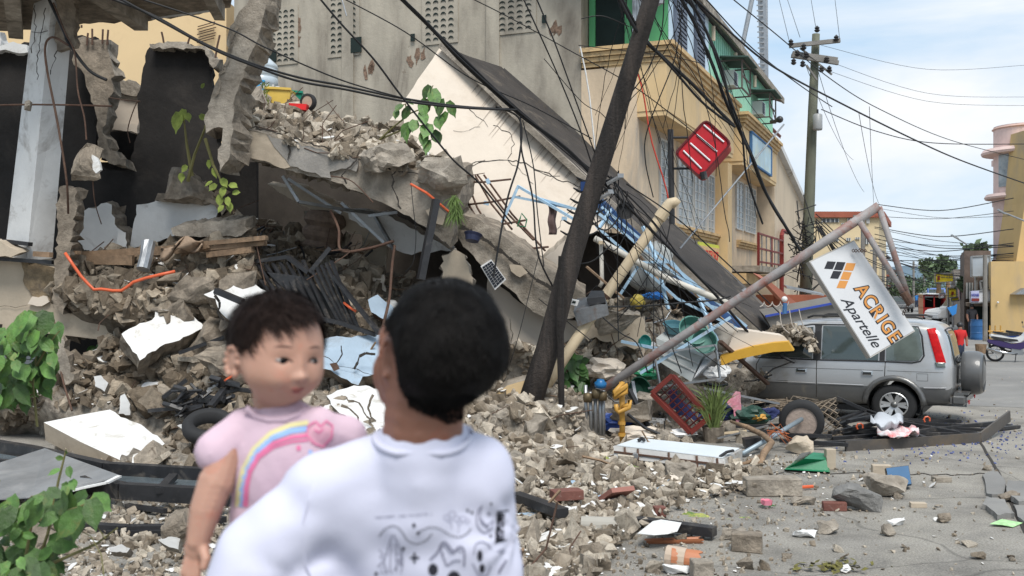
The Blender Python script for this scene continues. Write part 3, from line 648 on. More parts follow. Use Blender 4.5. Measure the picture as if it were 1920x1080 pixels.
panel('wall_fragment','yellow edged cream slab lying on the rubble just left of the pole foot','wall fragment',[(880,765),(960,720),(990,712),(975,770),(930,780),(880,790)],15.2,(0,.35,.05),[M('pale_ochre_plaster',(.58,.43,.24),var=.1,bump=.15),m_conc],2,9,85,side=1)
# fallen tall wall with its roof edge
PW=PL((825,88,21),(740,210,20.2),(1100,345,19.6))
fw=thing('fallen_wall','huge cracked cream wall leaning over at an angle with rain streaked edge','wall',P(1000,560,19))
w_=panel('plaster_wall',None,None,[(828,84),(900,150),(985,232),(1108,345),(1180,420),(1100,440),(1085,470),(1060,486),(1010,492),(940,455),(860,420),(760,330),(730,290),(726,232),(745,205)],PW,(.1,.35,.1),[m_creamp,m_conc],1.5,16,91,(0,1,2,3),parent=fw,side=1)
def strk():
 m=M('rain_streak_dirt',(.36,.31,.26),var=.3,bump=0);t=m.node_tree;N=t.nodes.new;K=t.links.new
 return m
bm=new();q=random.Random(9)
for k in range(58):
 t=q.random();
 if q.random()<.35:t=q.choice([.28,.55,.75,.95])+q.uniform(-.05,.05)
 x=900+(1108-900)*t;y=152+(345-152)*t;l=q.uniform(14,60)*(1.2 if q.random()<.3 else .6)
 a0,a1=(x-1,y),(x-1+q.uniform(1,3.5),y+1.5);e=(x-l*.62,y+l*.8)
 prism(bm,[PW.at(*a0)+Vector((0,-.012,0)),PW.at(*a1)+Vector((0,-.012,0)),PW.at(*e)+Vector((0,-.01,0))],(0,.004,0))
obj('rain_streaks',bm,strk(),w_)
for k,(pl,wd)in enumerate((([(910,300),(870,310),(875,318)],.02),([(925,235),(955,248),(965,270),(952,298)],.022),([(872,315),(905,303),(935,300),(952,300),(985,305),(1005,318),(1030,325),(1045,337),(1075,345),(1090,352)],.03),([(880,205),(900,222),(915,238)],.015),([(952,300),(975,318),(1000,345)],.012),([(1000,318),(1020,326),(1050,330)],.02),([(850,245),(880,244),(900,238)],.008),([(800,280),(820,300),(822,312)],.015),([(1085,380),(1060,402),(1040,440)],.02))):
 crack(pl,PW,wd*.75,100+k,w_,None,3)
PT=[(828,84,20.95),(900,150,20.5),(985,232,20.0),(1108,345,19.5),(1180,410,19.3),(1300,520,19.1),(1420,622,19.0),(1460,626,19.6),(1452,590,20.6),(1380,520,21.3),(1180,345,22.3),(940,125,23.0),(878,105,22.2)]
rf=panel('roof_edge',None,None,PT,None,(0,.3,-.12),M('bituminous_roof_felt',(.042,.036,.032),var=.35,scale=1.2,bump=.4,bscale=8,stain=(.11,.09,.07),samt=.3,sscale=1.5),parent=fw)
def midline(u):   # along the band
 A=[P(*p)for p in PT[:7]];Bq=[P(*PT[11]),P(*PT[11]),P(*PT[10]),P(*PT[10]),P(*PT[10]),P(*PT[9]),P(*PT[8])];return A,Bq
bm=new();pl_=[P(944,133,22.95),P(1062,235,22.6),P(1180,352,22.25),P(1380,530,21.2),P(1450,598,20.5)]
for a,b in zip(pl_,pl_[1:]):bar(bm,a-Vector((0,.08,0)),b-Vector((0,.08,0)),.12,.1)
obj('drip_edge',bm,M('grey_brown_steel',(.07,.062,.055),rough=.6,var=.3,bump=.2,stain=(.12,.09,.06),samt=.4),rf)
bm=new();pl_=[P(828,86,20.9),P(900,152,20.45),P(985,234,19.95),P(1108,347,19.45),P(1180,414,19.25),P(1300,522,19.05),P(1418,622,18.95)]
for a,b in zip(pl_,pl_[1:]):bar(bm,a-Vector((0,.05,0)),b-Vector((0,.05,0)),.16,.12)
obj('lower_edge',bm,m_conc,rf)
bl_=panel('blue_fascia',None,None,[(1105,352,19.2),(1130,375,19.1),(1200,440,19.0),(1300,530,18.9),(1405,618,18.8),(1388,622,18.8),(1290,545,18.9),(1195,462,19.0),(1140,408,19.1),(1102,372,19.2)],None,(.05,.25,.05),M('dark_blue_paint',(.02,.06,.16),rough=.5,var=.25,bump=.15,stain=(.08,.09,.1),samt=.3,sscale=3),parent=fw)
# room behind the roof edge, its shade painted as a dark brown wall
panel('inner_wall',None,None,[(1080,430),(1180,440),(1300,550),(1400,640),(1240,650),(1120,600),(1085,520)],20.2,(0,.25,0),M('dark_brown_interior_shade',(.07,.055,.045),var=.3,bump=.2),parent=fw)
panel('broken_ceiling','pale cracked ceiling piece caught at the foot of the fallen cream wall','ceiling fragment',[(990,520),(1040,470),(1085,420),(1098,412),(1085,465),(1050,530),(1010,560)],18.6,(0,.3,.1),[m_creamp,m_conc],4,9,93,side=1)
# white fragments on the shelf
panel('wall_fragment','curved white painted wall fragment leaning behind the thin column stub','wall fragment',[(158,395),(200,380),(210,384),(215,420),(232,435),(236,470),(150,470),(148,430)],16.7,(.1,.35,0),[m_whites,m_concb],3.5,8,101,side=1,rough=.05)
wf=panel('wall_fragment','large white painted wall fragment leaning against the black wall above the timber','wall fragment',[(256,384),(290,378),(295,366),(320,370),(345,374),(400,380),(412,392),(400,420),(330,440),(300,452),(262,462),(243,466),(250,420)],16.6,(.05,.3,0),[m_whites,m_concb],3.5,9,102,(10,11),side=1,rough=.05)
panel('broken_edge',None,None,[(290,376),(296,362),(330,364),(402,374),(424,392),(416,404),(402,384),(345,378)],16.5,(0,.4,0),m_concb,3,8,103,parent=wf,rough=.04)
panel('wall_fragment','small upright white wall fragment between two larger ones on the shelf','wall fragment',[(222,434),(236,436),(238,470),(215,472)],16.4,(0,.15,0),[m_whites,m_concb],2,8,104,side=1)
panel('concrete_slab','thin rubble covered slab piece resting on the timber planks','concrete slab',[(320,428),(350,420),(440,412),(460,414),(464,432),(452,442),(400,446),(350,444),(324,440)],15.9,(0,.7,.12),[m_conc,m_conc],2.5,8,105,side=1,rough=.04)
# timbers
for k,(a,b,w,h_,lb_)in enumerate((((128,482,16.0),(330,468,15.8),.08,.14,'long weathered timber plank lying across the rubble shelf'),((160,486,15.9),(250,488,15.8),.08,.16,'short thick timber under the long plank'),((330,462,15.7),(500,446,15.3),.10,.07,'upper timber of the stack under the thin slab piece'),((330,472,15.7),(498,456,15.4),.10,.07,'middle timber of the stack under the thin slab piece'),((390,478,15.6),(474,468,15.4),.1,.09,'lowest short timber of the stack under the thin slab piece'),((120,470,15.6),(148,474,15.5),.1,.05,'splintered orange brown wood end beside the thin column stub'),((65,476,15.4),(96,478,15.3),.08,.08,'small orange brown wood block beside the white column foot'),((336,480,15.8),(392,462,15.5),.06,.05,'short slanting timber leaning on the stack'))):
 bm=new();bar(bm,P(*a),P(*b),w,h_);tag(obj('timber_plank',bm,m_wood),lb_,'timber','timbers on the rubble shelf')
bm=new();q=random.Random(3);g_={}
for i in range(13):
 for j in range(6):
  x=302+i*6.5;y=462+j*4-i*1.6+8*math.sin(i*.7+j*.2);g_[i,j]=bm.verts.new(P(x,y,15.45+.12*math.sin(i*1.1+j)))
for i in range(12):
 for j in range(5):bm.faces.new((g_[i,j],g_[i+1,j],g_[i+1,j+1],g_[i,j+1]))
o=tag(obj('cloth',bm,M('brown_cloth',(.30,.215,.15),var=.2,bump=.3),smooth=True),'crumpled tan cloth draped over the timber stack','cloth');o.modifiers.new('t','SOLIDIFY').thickness=.02
bm=new();tube(bm,[P(278,455,15.4),P(275,478,15.3),P(268,505,15.2)],[.11,.10,.1],10);tag(obj('pipe_stub',bm,m_steel,smooth=False),'short dented grey metal pipe stub standing among rubble by the plank','pipe')
m_or=M('orange_plastic',(.60,.11,.04),rough=.4,var=.12,bump=.05)
bm=new();tube(bm,[P(x,y,14.75)for x,y in((122,474),(136,495),(152,518),(165,532),(176,543),(190,542),(212,545),(228,545),(240,537),(250,529),(275,521),(300,515),(328,509))],.024,7);tag(obj('orange_conduit',bm,m_or,smooth=True),'bright orange plastic conduit sagging along the rubble shelf','conduit')
# patches
main=Patch([(118,700),(165,672),(215,612),(232,590),(300,590),(340,560),(430,500),(470,520),(560,560),(680,590),(760,600),(900,640),(980,650),(1110,690),(1185,800),(1250,845),(1330,870),(1440,868),(1450,882),(1350,905),(1250,925),(1180,985),(1060,1075),(1010,1140),(860,1140),(520,1010),(380,900),(250,880),(130,860),(60,810),(-100,810),(-100,760)],
 [(-100,810,G(812)),(60,812,G(815)),(130,862,G(866)),(250,882,G(886)),(380,902,G(906)),(520,1010,G(1012)),(860,1140,G(1142)),(1010,1140,G(1142)),(1060,1075,G(1078)),(1180,985,G(988)),(1250,925,G(928)),(1350,905,G(908)),(1450,882,G(885)),
 (130,780,14.6),(250,780,14.2),(350,800,13.7),(160,690,15.3),(250,700,15.0),(250,620,15.5),(350,700,14.8),(350,620,15.4),(340,570,15.6),(430,510,16.0),(450,600,15.4),(480,700,14.7),(480,800,13.2),(480,900,11.2),(600,900,11.2),(600,800,13.2),(600,700,14.8),(560,570,16),(620,630,15.6),(700,640,15.6),(700,720,14.8),(760,610,16.0),(700,850,12.0),(850,700,15.0),(850,850,12.3),(860,1000,9.4),(960,700,15.8),(960,800,14.2),(960,900,11.6),(1000,1000,9.6),(1060,1000,9.6),(1060,900,11.7),(1060,800,14.6),(1110,700,17),(1180,800,15.7),(1180,900,11.9),(1250,860,13.1),(1330,880,12.6),(1430,872,13.0)])
main.build('rubble_heap',m_bed,'bank of broken concrete and dust sloping up to the ruins',8,.09)
shelf=Patch([(95,590),(110,480),(150,474),(215,478),(260,474),(330,462),(350,350),(390,350),(430,395),(470,440),(478,500),(462,560),(420,590),(330,600),(250,605),(170,585)],
 [(100,580,15.7),(150,560,15.3),(220,590,15.2),(120,480,16),(180,450,16.6),(250,480,16.2),(300,500,15.8),(300,560,15.2),(330,600,15.1),(350,360,17),(420,400,16.8),(400,480,15.8),(450,540,15.3),(440,580,15.2),(330,430,16.8),(215,385,17.2)])
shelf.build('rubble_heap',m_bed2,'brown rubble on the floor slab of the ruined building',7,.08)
slabtop=Patch([(440,236),(446,190),(468,176),(520,184),(560,200),(600,214),(640,225),(700,232),(745,246),(790,290),(826,300),(862,318),(862,345),(830,350),(740,322),(633,298),(540,272)],
 [(440,236,15.7),(540,270,15.5),(633,296,15.5),(740,320,15.5),(830,346,15.4),(450,185,17.4),(520,188,17.8),(600,218,17.9),(700,236,17.9),(745,250,17.6),(790,294,16.8),(862,320,15.8),(560,240,16.7),(650,265,16.6),(720,285,16.4)])
slabtop.build('rubble_heap',m_bed,'rubble lying on top of the long tilted slab',6,.07)
cav=Patch([(430,400),(500,415),(560,440),(640,450),(700,515),(760,520),(830,540),(900,600),(930,660),(760,660),(560,600),(440,540),(420,440)],
 [(440,400,18.5),(430,500,16.6),(500,420,18.8),(560,500,17.4),(560,580,16.3),(640,440,18.8),(640,560,16.8),(700,600,16.2),(760,540,17.5),(830,540,17.6),(900,620,16.4)])
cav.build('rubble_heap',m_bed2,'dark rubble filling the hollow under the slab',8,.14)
base=Patch([(1020,600),(1075,560),(1130,560),(1220,560),(1300,600),(1400,625),(1470,640),(1520,615),(1540,640),(1480,690),(1400,735),(1440,800),(1400,845),(1200,860),(1120,800),(1000,740)],
 [(1020,620,17.2),(1130,570,18.5),(1220,575,18.8),(1300,610,18.6),(1400,640,18.9),(1500,630,18.6),(1120,680,16.6),(1200,700,16.8),(1300,700,17.4),(1400,730,17.6),(1150,800,15.9),(1250,830,14.6),(1400,800,16.2),(1430,835,14.6)])
base.build('rubble_heap',m_bed,'rubble heap piled against the buried front of the car',8,.1)
# ------------------------------------------------------------------ objects among the rubble
def one(name,bm,m,label,cat,group=None,smooth=False,**k):return tag(obj(name,bm,m,smooth=smooth,**k),label,cat,group)
def bars(segs,w,h,m,name,parent):
 """each bar a mesh of its own under its thing"""
 for s in segs:
  bm=new()
  for a,b in zip(s,s[1:]):bar(bm,P(*a),P(*b),w,h)
  obj(name,bm,m,parent)
# big white slabs
panel('wall_slab','big white painted slab with thick brown broken edge tipped on the rubble','wall slab',[(228,626),(262,606),(285,600),(296,578),(330,572),(350,578),(356,590),(378,606),(383,614),(360,626),(330,640),(300,650),(262,676),(244,650)],PL((228,626,14.6),(383,614,15.0),(262,676,14.3)),(-.12,.32,-.22),[m_white,m_concb],2.5,8,201,side=1,rough=.04)
ws=panel('wall_slab','white slab split by dark cracks lying behind the child','wall slab',[(382,552),(402,543),(418,545),(450,528),(480,534),(500,546),(498,600),(460,606),(430,600),(410,580),(404,560)],PL((382,552,14.6),(500,546,15.2),(430,600,14.5)),(0,.3,-.15),[m_white,m_concb],2.5,8,202,side=1)
crack([(402,545),(412,566),(408,585),(420,600)],14.4,.05,203,ws,None,4)
panel('wall_slab','large cream white slab with thick clean edge lying flat before the rubble bank','wall slab',[(82,792),(150,778),(206,768),(226,782),(270,800),(300,822),(309,832),(290,842),(308,850),(283,866),(262,866),(228,864),(150,828)],PL((82,792,13.5),(206,768,14.0),(228,864,12.6)),(0,.05,-.25),[m_white,m_cream2],2,9,204,(11,12,0,1),side=1)
wb=panel('wall_slab','pale blue grey painted slab with gaping cracks between the child and the man','wall slab',[(590,640),(620,632),(680,630),(725,626),(728,700),(706,700),(680,706),(672,722),(640,708),(620,694),(596,692)],PL((590,640,14.6),(725,626,15),(640,708,14.2)),(0,.3,-.15),[m_blueg,m_concb],2.5,9,205,side=1)
for k,(pl,w)in enumerate((([(640,648),(642,664),(632,680),(624,684)],.025),([(664,692),(674,668),(686,662),(704,664)],.05),([(600,660),(630,684),(660,690),(700,704)],.012))):crack(pl,14.28,w,210+k,wb,None,2)
bm=new();prism(bm,pts3([(618,682),(630,680),(636,692),(626,696)],14.15),(0,.05,0));obj('socket_box',bm,m_rust,wb)
panel('wall_slab','small blue grey painted block leaning beside the black bar left of the man','wall slab',[(690,562),(708,552),(738,576),(738,600),(722,600),(696,585)],PL((690,562,15.4),(738,576,15.6),(722,600,15.1)),(0,.35,-.1),[m_blueg,m_rust],1.5,8,206,side=1)
wc=panel('wall_slab','white slab crazed with brown cracks sloping down behind the man','wall slab',[(612,742),(640,730),(665,722),(712,728),(722,760),(722,830),(690,826),(660,790),(630,768)],PL((612,742,13.6),(712,728,14.2),(690,826,12.2)),(0,.2,-.2),[m_white,m_concb],2.5,9,207,side=1)
for k,pl in enumerate(([(650,745),(680,765),(700,800)],[(700,740),(690,765),(705,790)],[(640,760),(665,775),(690,815)])):crack(pl,12.1+.5,.04,215+k,wc,m_concb,5)
for k,(pts,lb)in enumerate((([(176,706),(190,704),(203,718),(196,734),(178,724)],'small square white fragment on the bank above the lying cream slab'),([(222,776),(226,742),(234,738),(244,758),(244,778)],'upright pointed white fragment behind the lying cream slab'),([(332,798),(360,790),(376,812),(372,822),(350,812)],'white fragment lying just right of the cream slab'),([(296,1012),(322,1006),(338,1010),(334,1030),(318,1026)],'white star shaped fragment on the ground left of the child hand'),([(203,1026),(228,1020),(244,1028),(238,1036),(206,1034)],'small white oval fragment on the ground near the leafy plant'))):
 d=G((pts[0][1]+pts[2][1])/2)*(.9 if k<4 and k!=3 else .985);panel('plaster_fragment',lb,'plaster fragment',pts,[14.4,14.0,13.2,8.1,8.1][k],(0,.08,-.06),[m_white,m_conc],1.5,6,230+k,side=1)
# big rough blocks sitting on the bank
q=random.Random(77)
for k,(px,py,Y,s,lb)in enumerate(((455,590,15.0,.8,'large layered brown lump behind the child head'),(420,690,14.3,.9,'large brown layered concrete lump left of the child ear'),(345,350,16.6,.9,'grey angular block sitting high on the shelf against the black wall'),(430,555,15.5,1.1,'big brown concrete mass at the end of the timber stack'),(390,560,15.4,1.0,'big pitted brown block under the timber stack'),(330,580,15.3,.9,'rounded brown lump under the orange conduit'),(610,765,13.6,.6,'grey lump beside the crazed white slab'),(60,1010,8.6,.5,'grey rock on the ground under the leafy plant'),(345,985,8.9,.4,'grey rock just left of the child hand'),(1180,775,15.2,.8,'pale block behind the lying light box'),(1110,835,14,.7,'pale grey block right of the man above the yellow leaves'),(1000,800,14.3,.7,'pale angular block at the foot of the black pole'),(1150,600,16.3,.7,'pale shattered block beside the grey metal box'),(700,305,15.5,.7,'loose block on the slab edge'),(720,290,15.6,.8,'light grey block near the end of the tilted slab'),(830,325,15.3,.8,'crumbled block at the very end of the tilted slab'),(470,195,17,.9,'broken block beside the leaning beam at the head of the slab'),(1470,618,17.5,.42,'concrete lump on the car bonnet'),(1512,622,17.3,.3,'small lump on the edge of the car roof'),(1040,1060,8.2,.32,'rough brown block beside the open street at the bottom'),(1225,750,15.6,.5,'pale stone under the maroon crate'),(385,640,15,.9,'dark brown lump above the white slab'))):
 bm=hull_mesh(1200+k,(1,.9,.62),14,.11);bmesh.ops.transform(bm,matrix=Matrix.Translation(P(px,py,Y))@rot_rand(q,.5).to_4x4()@Matrix.Scale(s,4),verts=bm.verts)
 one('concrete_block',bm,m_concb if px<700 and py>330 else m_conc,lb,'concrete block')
# black steel gate
gt=thing('steel_gate','buckled black steel bar gate thrown on the rubble behind the child','gate',P(580,600,15.3))
bars([[(460,493,15.6),(540,482,15.4),(580,511,15.2),(618,465,15.3)],[(595,596,14.9),(640,606,14.9),(705,628,14.8)],[(445,512,15.7),(560,580,15.0)]],.09,.06,m_black,'frame_bar',gt)
bars([[(470+14*k,498-1.4*k,15.55-.03*k),(530+13*k,588+3*k,14.95)]for k in range(8)]+[[(585+9*k,505-4*k,15.2),(640+8*k,610+2*k,14.9)]for k in range(5)],.055,.035,m_black,'bar',gt)
panel('kick_plate',None,None,[(500,510),(580,520),(655,612),(590,596)],15.25,(0,.03,0),m_black,parent=gt)
bm=new();bar(bm,P(626,518,15.0),P(712,626,14.7),.08,.05);one('steel_bar',bm,m_black,'single straight black steel bar leaning right of the buckled gate','steel bar')
bm=new();bar(bm,P(818,374,15.0),P(789,524,14.9),.12,.10);one('steel_post',bm,m_black,'thick charred black post standing under the tilted slab','post')
bm=new();bar(bm,P(405,545,14.3),P(455,566,14.2),.12,.08);one('steel_bar',bm,m_black,'short thick black bar across the cracked white slab','steel bar')
# black plastic and bars heap left of the child
for k,(a,b,w)in enumerate((((305,745,13.9),(350,712,14),.16),((318,765,13.8),(372,728,13.9),.16),((330,772,13.7),(385,735,13.8),.12),((280,770,13.8),(385,760,13.6),.08),((335,662,14.6),(420,632,14.8),.08),((395,762,13.4),(420,730,13.6),.1))):
 bm=new();bar(bm,P(*a),P(*b),w,.05);one('steel_channel',bm,m_black,['flat black channel strip, uppermost of the heap left of the child','second flat black channel strip in the heap left of the child','lowest slanting black channel strip in the heap left of the child','thin level black strip under the slanting channels','long thin black strip above the heap of channels','short black strip beside the child shoulder'][k],'steel channel')
bm=new();Mx=Matrix.Translation(P(392,800,13.0))@Euler((R(28),0,R(15))).to_matrix().to_4x4();lathe(bm,[(.2,-.09),(.3,-.09),(.34,-.04),(.34,.04),(.3,.09),(.2,.09),(.2,-.09)],22,Mx);one('tyre',bm,m_rubber,'black tyre lying in the rubble just left of the child shoulder','tyre',smooth=True)
bm=new();q=random.Random(5)
for k in range(26):
 x,y=q.uniform(340,440),q.uniform(715,775);a=P(x,y,13.6);tube(bm,[a,a+Vector((q.uniform(-.2,.2),q.uniform(-.1,.1),q.uniform(-.1,.1))),a+Vector((q.uniform(-.4,.4),q.uniform(-.1,.1),q.uniform(-.1,.1)))],q.uniform(.02,.05),5)
one('scrap',bm,m_black,'tangle of black scrap plastic behind the child shoulder','scrap',kind=None)if False else tag(obj('scrap',bm,m_black),'tangle of black scrap plastic behind the child shoulder','scrap',kind='stuff')
for k,(pts,lb)in enumerate((([(413,722,14),(425,712,13.9),(440,702,13.9)],'small orange pipe piece beside the child neck'),([(645,568,15),(655,576,14.9),(668,584,14.9)],'short orange conduit piece below the gate bars'),([(1496,914,11.3),(1524,912,11.35)],'orange pipe end sticking out of the long concrete piece'),([(770,345,15.2),(800,362,15.1),(845,400,15.2)],'red orange conduit on the end of the tilted slab'))):
 bm=new();tube(bm,[P(*p)for p in pts],.02,7);one('conduit_piece',bm,m_or,lb,'conduit')
# window frames and glass, bottom left
gf=thing('window_frame','long black aluminium window frame with dusty panes lying on the ground left of the child','window frame',PG(250,930))
def bG(pts,zz,w,h,m,name,parent):
 bm=new()
 for a,b in zip(pts,pts[1:]):bar(bm,PG(a[0],a[1],zz),PG(b[0],b[1],zz),w,h)
 return obj(name,bm,m,parent)
bG([(-60,828),(60,848),(200,880),(400,892),(560,900)],.22,.12,.16,m_black,'rail',gf)
bG([(160,905),(230,920),(400,930),(560,940)],.2,.12,.16,m_black,'rail',gf)
bG([(-40,865),(120,880),(200,900)],.15,.08,.1,m_black,'rail',gf)
bG([(325,893),(300,920)],.24,.09,.06,m_black,'mullion',gf)
bm=new();prism(bm,[PG(x,y,.16)for x,y in((-60,842),(200,885),(560,905),(560,935),(400,925),(170,905),(-60,862))],(0,0,.01));obj('pane',bm,m_glass,gf)
gs=thing('glass_sheet','loose dusty glass sheet with jagged white edge lying over the window frame','glass sheet',PG(100,930))
bm=new();prism(bm,[PG(-40,882,.2),PG(84,842,.3),PG(224,893,.32),PG(158,914,.25),PG(60,934,.12),PG(-40,940,.1)],(0,0,.012));obj('pane',bm,M('dusty_grey_glass',(.20,.21,.22),rough=.22,var=.3,scale=1.5,bump=.03,stain=(.3,.3,.3),samt=.5,spec=.6),gs)
bm=new()
for a,b in zip(*[[PG(224,893,.335),PG(200,905,.31),PG(158,914,.27),PG(120,924,.22)],[PG(200,905,.31),PG(158,914,.27),PG(120,924,.22),PG(70,934,.15)]]):bar(bm,a,b,.05,.02)
obj('broken_edge',bm,m_white,gs)
for k,(pts,zz,w,lb)in enumerate((([(150,986),(240,992),(340,990),(372,985)],.05,.10,'black aluminium rail lying nearest the leafy plant'),([(200,999),(330,998)],.03,.06,'thin black rail under the nearest rail'),([(238,948),(310,958)],.06,.06,'thin black strip in front of the window frame'),([(335,965),(420,975)],.06,.08,'black strip end beside the child arm'),([(966,930),(1010,945),(1056,962)],.2,.12,'black box section just right of the man'),([(1172,975),(1250,985),(1340,997)],.08,.12,'black box section behind the sheet of paper'))):
 bm=new()
 for a,b in zip(pts,pts[1:]):bar(bm,PG(*a,zz),PG(*b,zz),w,w*.7)
 one('steel_section',bm,m_black,lb,'steel section')
# clay pipes, cylinder, paper, tiles
m_clay=M('clay_orange_pvc',(.42,.16,.075),rough=.5,var=.2,bump=.15);m_clayin=M('pale_orange_lining',(.6,.35,.25),bump=.1)
def half_pipe(a,b,r,arc,m,th=.008,a0=0):
 bm=new();n=14;d=(b-a);Fm=frame_of(d)
 for rr in(r,r-th):
  pass
 ring=[[None]*(n+1)for _ in range(4)]
 for e,p in enumerate((a,b)):
  for s,rr in enumerate((r,r-th)):
   for k in range(n+1):
    an=a0+arc*k/n;j=.02*math.sin(k*2.3)if e else 0
    ring[e*2+s][k]=bm.verts.new(p+Fm@Vector((rr*math.cos(an),rr*math.sin(an),j)))
 for k in range(n):
  bm.faces.new((ring[0][k],ring[0][k+1],ring[2][k+1],ring[2][k]));bm.faces.new((ring[1][k],ring[3][k],ring[3][k+1],ring[1][k+1]))
  bm.faces.new((ring[0][k],ring[1][k],ring[1][k+1],ring[0][k+1]));bm.faces.new((ring[2][k],ring[2][k+1],ring[3][k+1],ring[3][k]))
 return bm
one('pipe_piece',half_pipe(PG(1258,1045,.1),PG(1312,1052,.08),.085,4.4,m_clay,.01,-1.0),m_clay,'broken terracotta pipe end, open and jagged, on the street at the bottom','pipe')
bm=new();tube(bm,[PG(1250,1043,.1),PG(1286,1049,.09)],.092,14);one('pipe_collar',bm,M('tan_cardboard',(.45,.36,.28),bump=.2),'tan collar round the broken terracotta pipe','pipe')
one('pipe_piece',half_pipe(PG(1210,1008,.04),PG(1314,1004,.06),.08,2.6,m_clay,.01,3.3),m_clay,'halved terracotta pipe trough lying in front of the black section','pipe')
bm=new();tube(bm,[PG(1090,985,.1),PG(1178,988,.1)],.085,18);one('concrete_cylinder',bm,M('pale_concrete_pipe',(.35,.33,.29),var=.12,bump=.2),'pale grey concrete pipe length lying on the spill of rubble','pipe',smooth=False)
def sheetG(name,label,cat,pts,m,seed=0,z=.03,cr=.02):
 bm=new();q=random.Random(seed);c=PG(sum(p[0]for p in pts)/len(pts),sum(p[1]for p in pts)/len(pts),z+cr);V=[bm.verts.new(PG(x,y,z+q.uniform(0,cr)))for x,y in pts];cc=bm.verts.new(c)
 for i in range(len(V)):bm.faces.new((cc,V[i],V[(i+1)%len(V)]))
 o=one(name,bm,m,label,cat);o.modifiers.new('t','SOLIDIFY').thickness=.004;return o
sheetG('paper_sheet','white sheet of paper lying over the black box section','paper',[(1195,1000),(1224,977),(1240,974),(1278,980),(1270,996),(1252,1001),(1225,1003)],m_white,1,.12,.04)
sheetG('leaflet','pale green printed leaflet on the street beside the cracked asphalt','leaflet',[(1856,982),(1878,973),(1918,980),(1900,988),(1880,984)],M('pale_green_paper',(.35,.58,.28),var=.3,scale=20,bump=0),2,.01,.02)
m_brick=M('maroon_brick',(.16,.065,.05),var=.25,scale=6,bump=.4,stain=(.3,.25,.22),samt=.3,sscale=6)
def blockG(name,label,cat,px,py,w,h,d,rz,m,zz=0,rx=0,ry=0,mats=None):
 bm=new();c=PG(px,py,zz)+Vector((0,0,h/2));box(bm,c,(w,d,h),Euler((rx,ry,rz)).to_matrix())
 bmesh.ops.bevel(bm,geom=bm.edges,offset=min(w,h,d)*.06,segments=1,affect='EDGES')
 bmesh.ops.subdivide_edges(bm,edges=bm.edges,cuts=2,use_grid_fill=True)
 for v in bm.verts:v.co+=noise.noise_vector(v.co*7)*min(w,h,d)*.06
 return one(name,bm,m,label,cat)
blockG('brick','maroon brick half buried right of the man, left of the square tile','brick',1062,936,.32,.1,.16,.3,m_brick,.15)
blockG('floor_tile','square brick red tile tipped on the rubble spill','tile',1156,930,.28,.05,.28,.5,M('brick_red_tile',(.30,.13,.10),rough=.6,var=.15,bump=.2),.16,-.5)
blockG('brick','pinkish brick with white mortar lying in front of the grey shard on the street','brick',1564,957,.24,.09,.1,-.1,m_brick)
blockG('brick','small pale brick on the open street right of the grey shard','brick',1721,951,.16,.05,.08,-.1,m_cream2)
blockG('brick','pinkish broken brick on the edge of the rubble spill','brick',1236,968,.12,.1,.1,.2,m_brick,.02)
blockG('concrete_piece','long pale concrete piece with scalloped top on the street','concrete piece',1448,928,.62,.2,.22,.03,m_conc)
blockG('concrete_piece','small white cube of plaster behind the blue box','concrete piece',1652,896,.22,.16,.1,-.1,m_cream2)
blockG('concrete_piece','upright pale piece attached beside the green lid','concrete piece',1556,880,.12,.26,.1,.1,m_cream2)
blockG('concrete_piece','pale flat piece on the open street right of the blue box','concrete piece',1765,903,.2,.06,.12,.1,m_conc)
blockG('concrete_piece','rough brown block on its end behind the bottom terracotta pipe','concrete piece',1400,1033,.26,.16,.14,-.3,m_concb)
blockG('concrete_piece','pale block at the very bottom of the street beside white chips','concrete piece',1315,1083,.16,.14,.14,.1,m_conc)
def rockG(label,px,py,s,dims,seed,m=m_conc,rough=.09,rot=(0,0,0),name='rock',zz=0):
 bm=hull_mesh(seed,dims,15,rough);zmin=min(v.co.z for v in bm.verts);bmesh.ops.transform(bm,matrix=Matrix.Translation(PG(px,py,zz))@Euler(rot).to_matrix().to_4x4()@Matrix.Scale(s,4)@Matrix.Translation((0,0,-zmin*.9)),verts=bm.verts)
 return one(name,bm,m,label,'rock')
rockG('rounded grey boulder with dark underside in front of the blue box',1665,930,.55,(1,.7,.5),1,m_conc)
rockG('long wedge shaped grey shard lying on the open street',1600,955,.55,(1,.5,.38),22,M('dark_grey_mortar',(.19,.185,.175),var=.3,scale=5,bump=.9),rot=(0,.25,-.2))
rockG('cream topped block beside the black frame and the green lid',1497,850,.45,(1,.7,.6),3,m_cream2)
rockG('grey stone under the near corner of the lying light box',1276,905,.4,(1,.8,.75),4)
rockG('cream faced stone right of the light box corner',1255,920,.34,(1,.8,.4),5,m_creamp)
rockG('flat cream faced stone on the spill of rubble',1340,928,.3,(1,.7,.3),6,m_creamp)
rockG('grey stone on the street left of the wedge shard',1505,945,.3,(1,.6,.3),7)
rockG('pale upright stone on the open street',1667,1005,.13,(1,.8,1),8)
rockG('brown stone on the open street near the leaflet',1770,979,.15,(1,.8,.7),9,m_concb)
rockG('dark brown rock lying on the buckled asphalt',1890,940,.28,(1,.5,.3),10,m_concb,rot=(0,-.2,.3))
rockG('white flat stone nearest the terracotta pipe on the street',1682,985,.22,(1,.7,.3),11,m_white)
rockG('white flat chip on the street below the rose',1512,1006,.26,(1,.6,.25),12,m_white)
rockG('pale angular stone beside the white flat chip',1555,1000,.22,(1,.8,.5),13)
rockG('pale flat stone beneath the terracotta pipe',1270,1075,.24,(1,.6,.3),14,m_white)
rockG('grey slab stone propped behind the terracotta pipe',1372,1010,.26,(1,.5,.5),15)
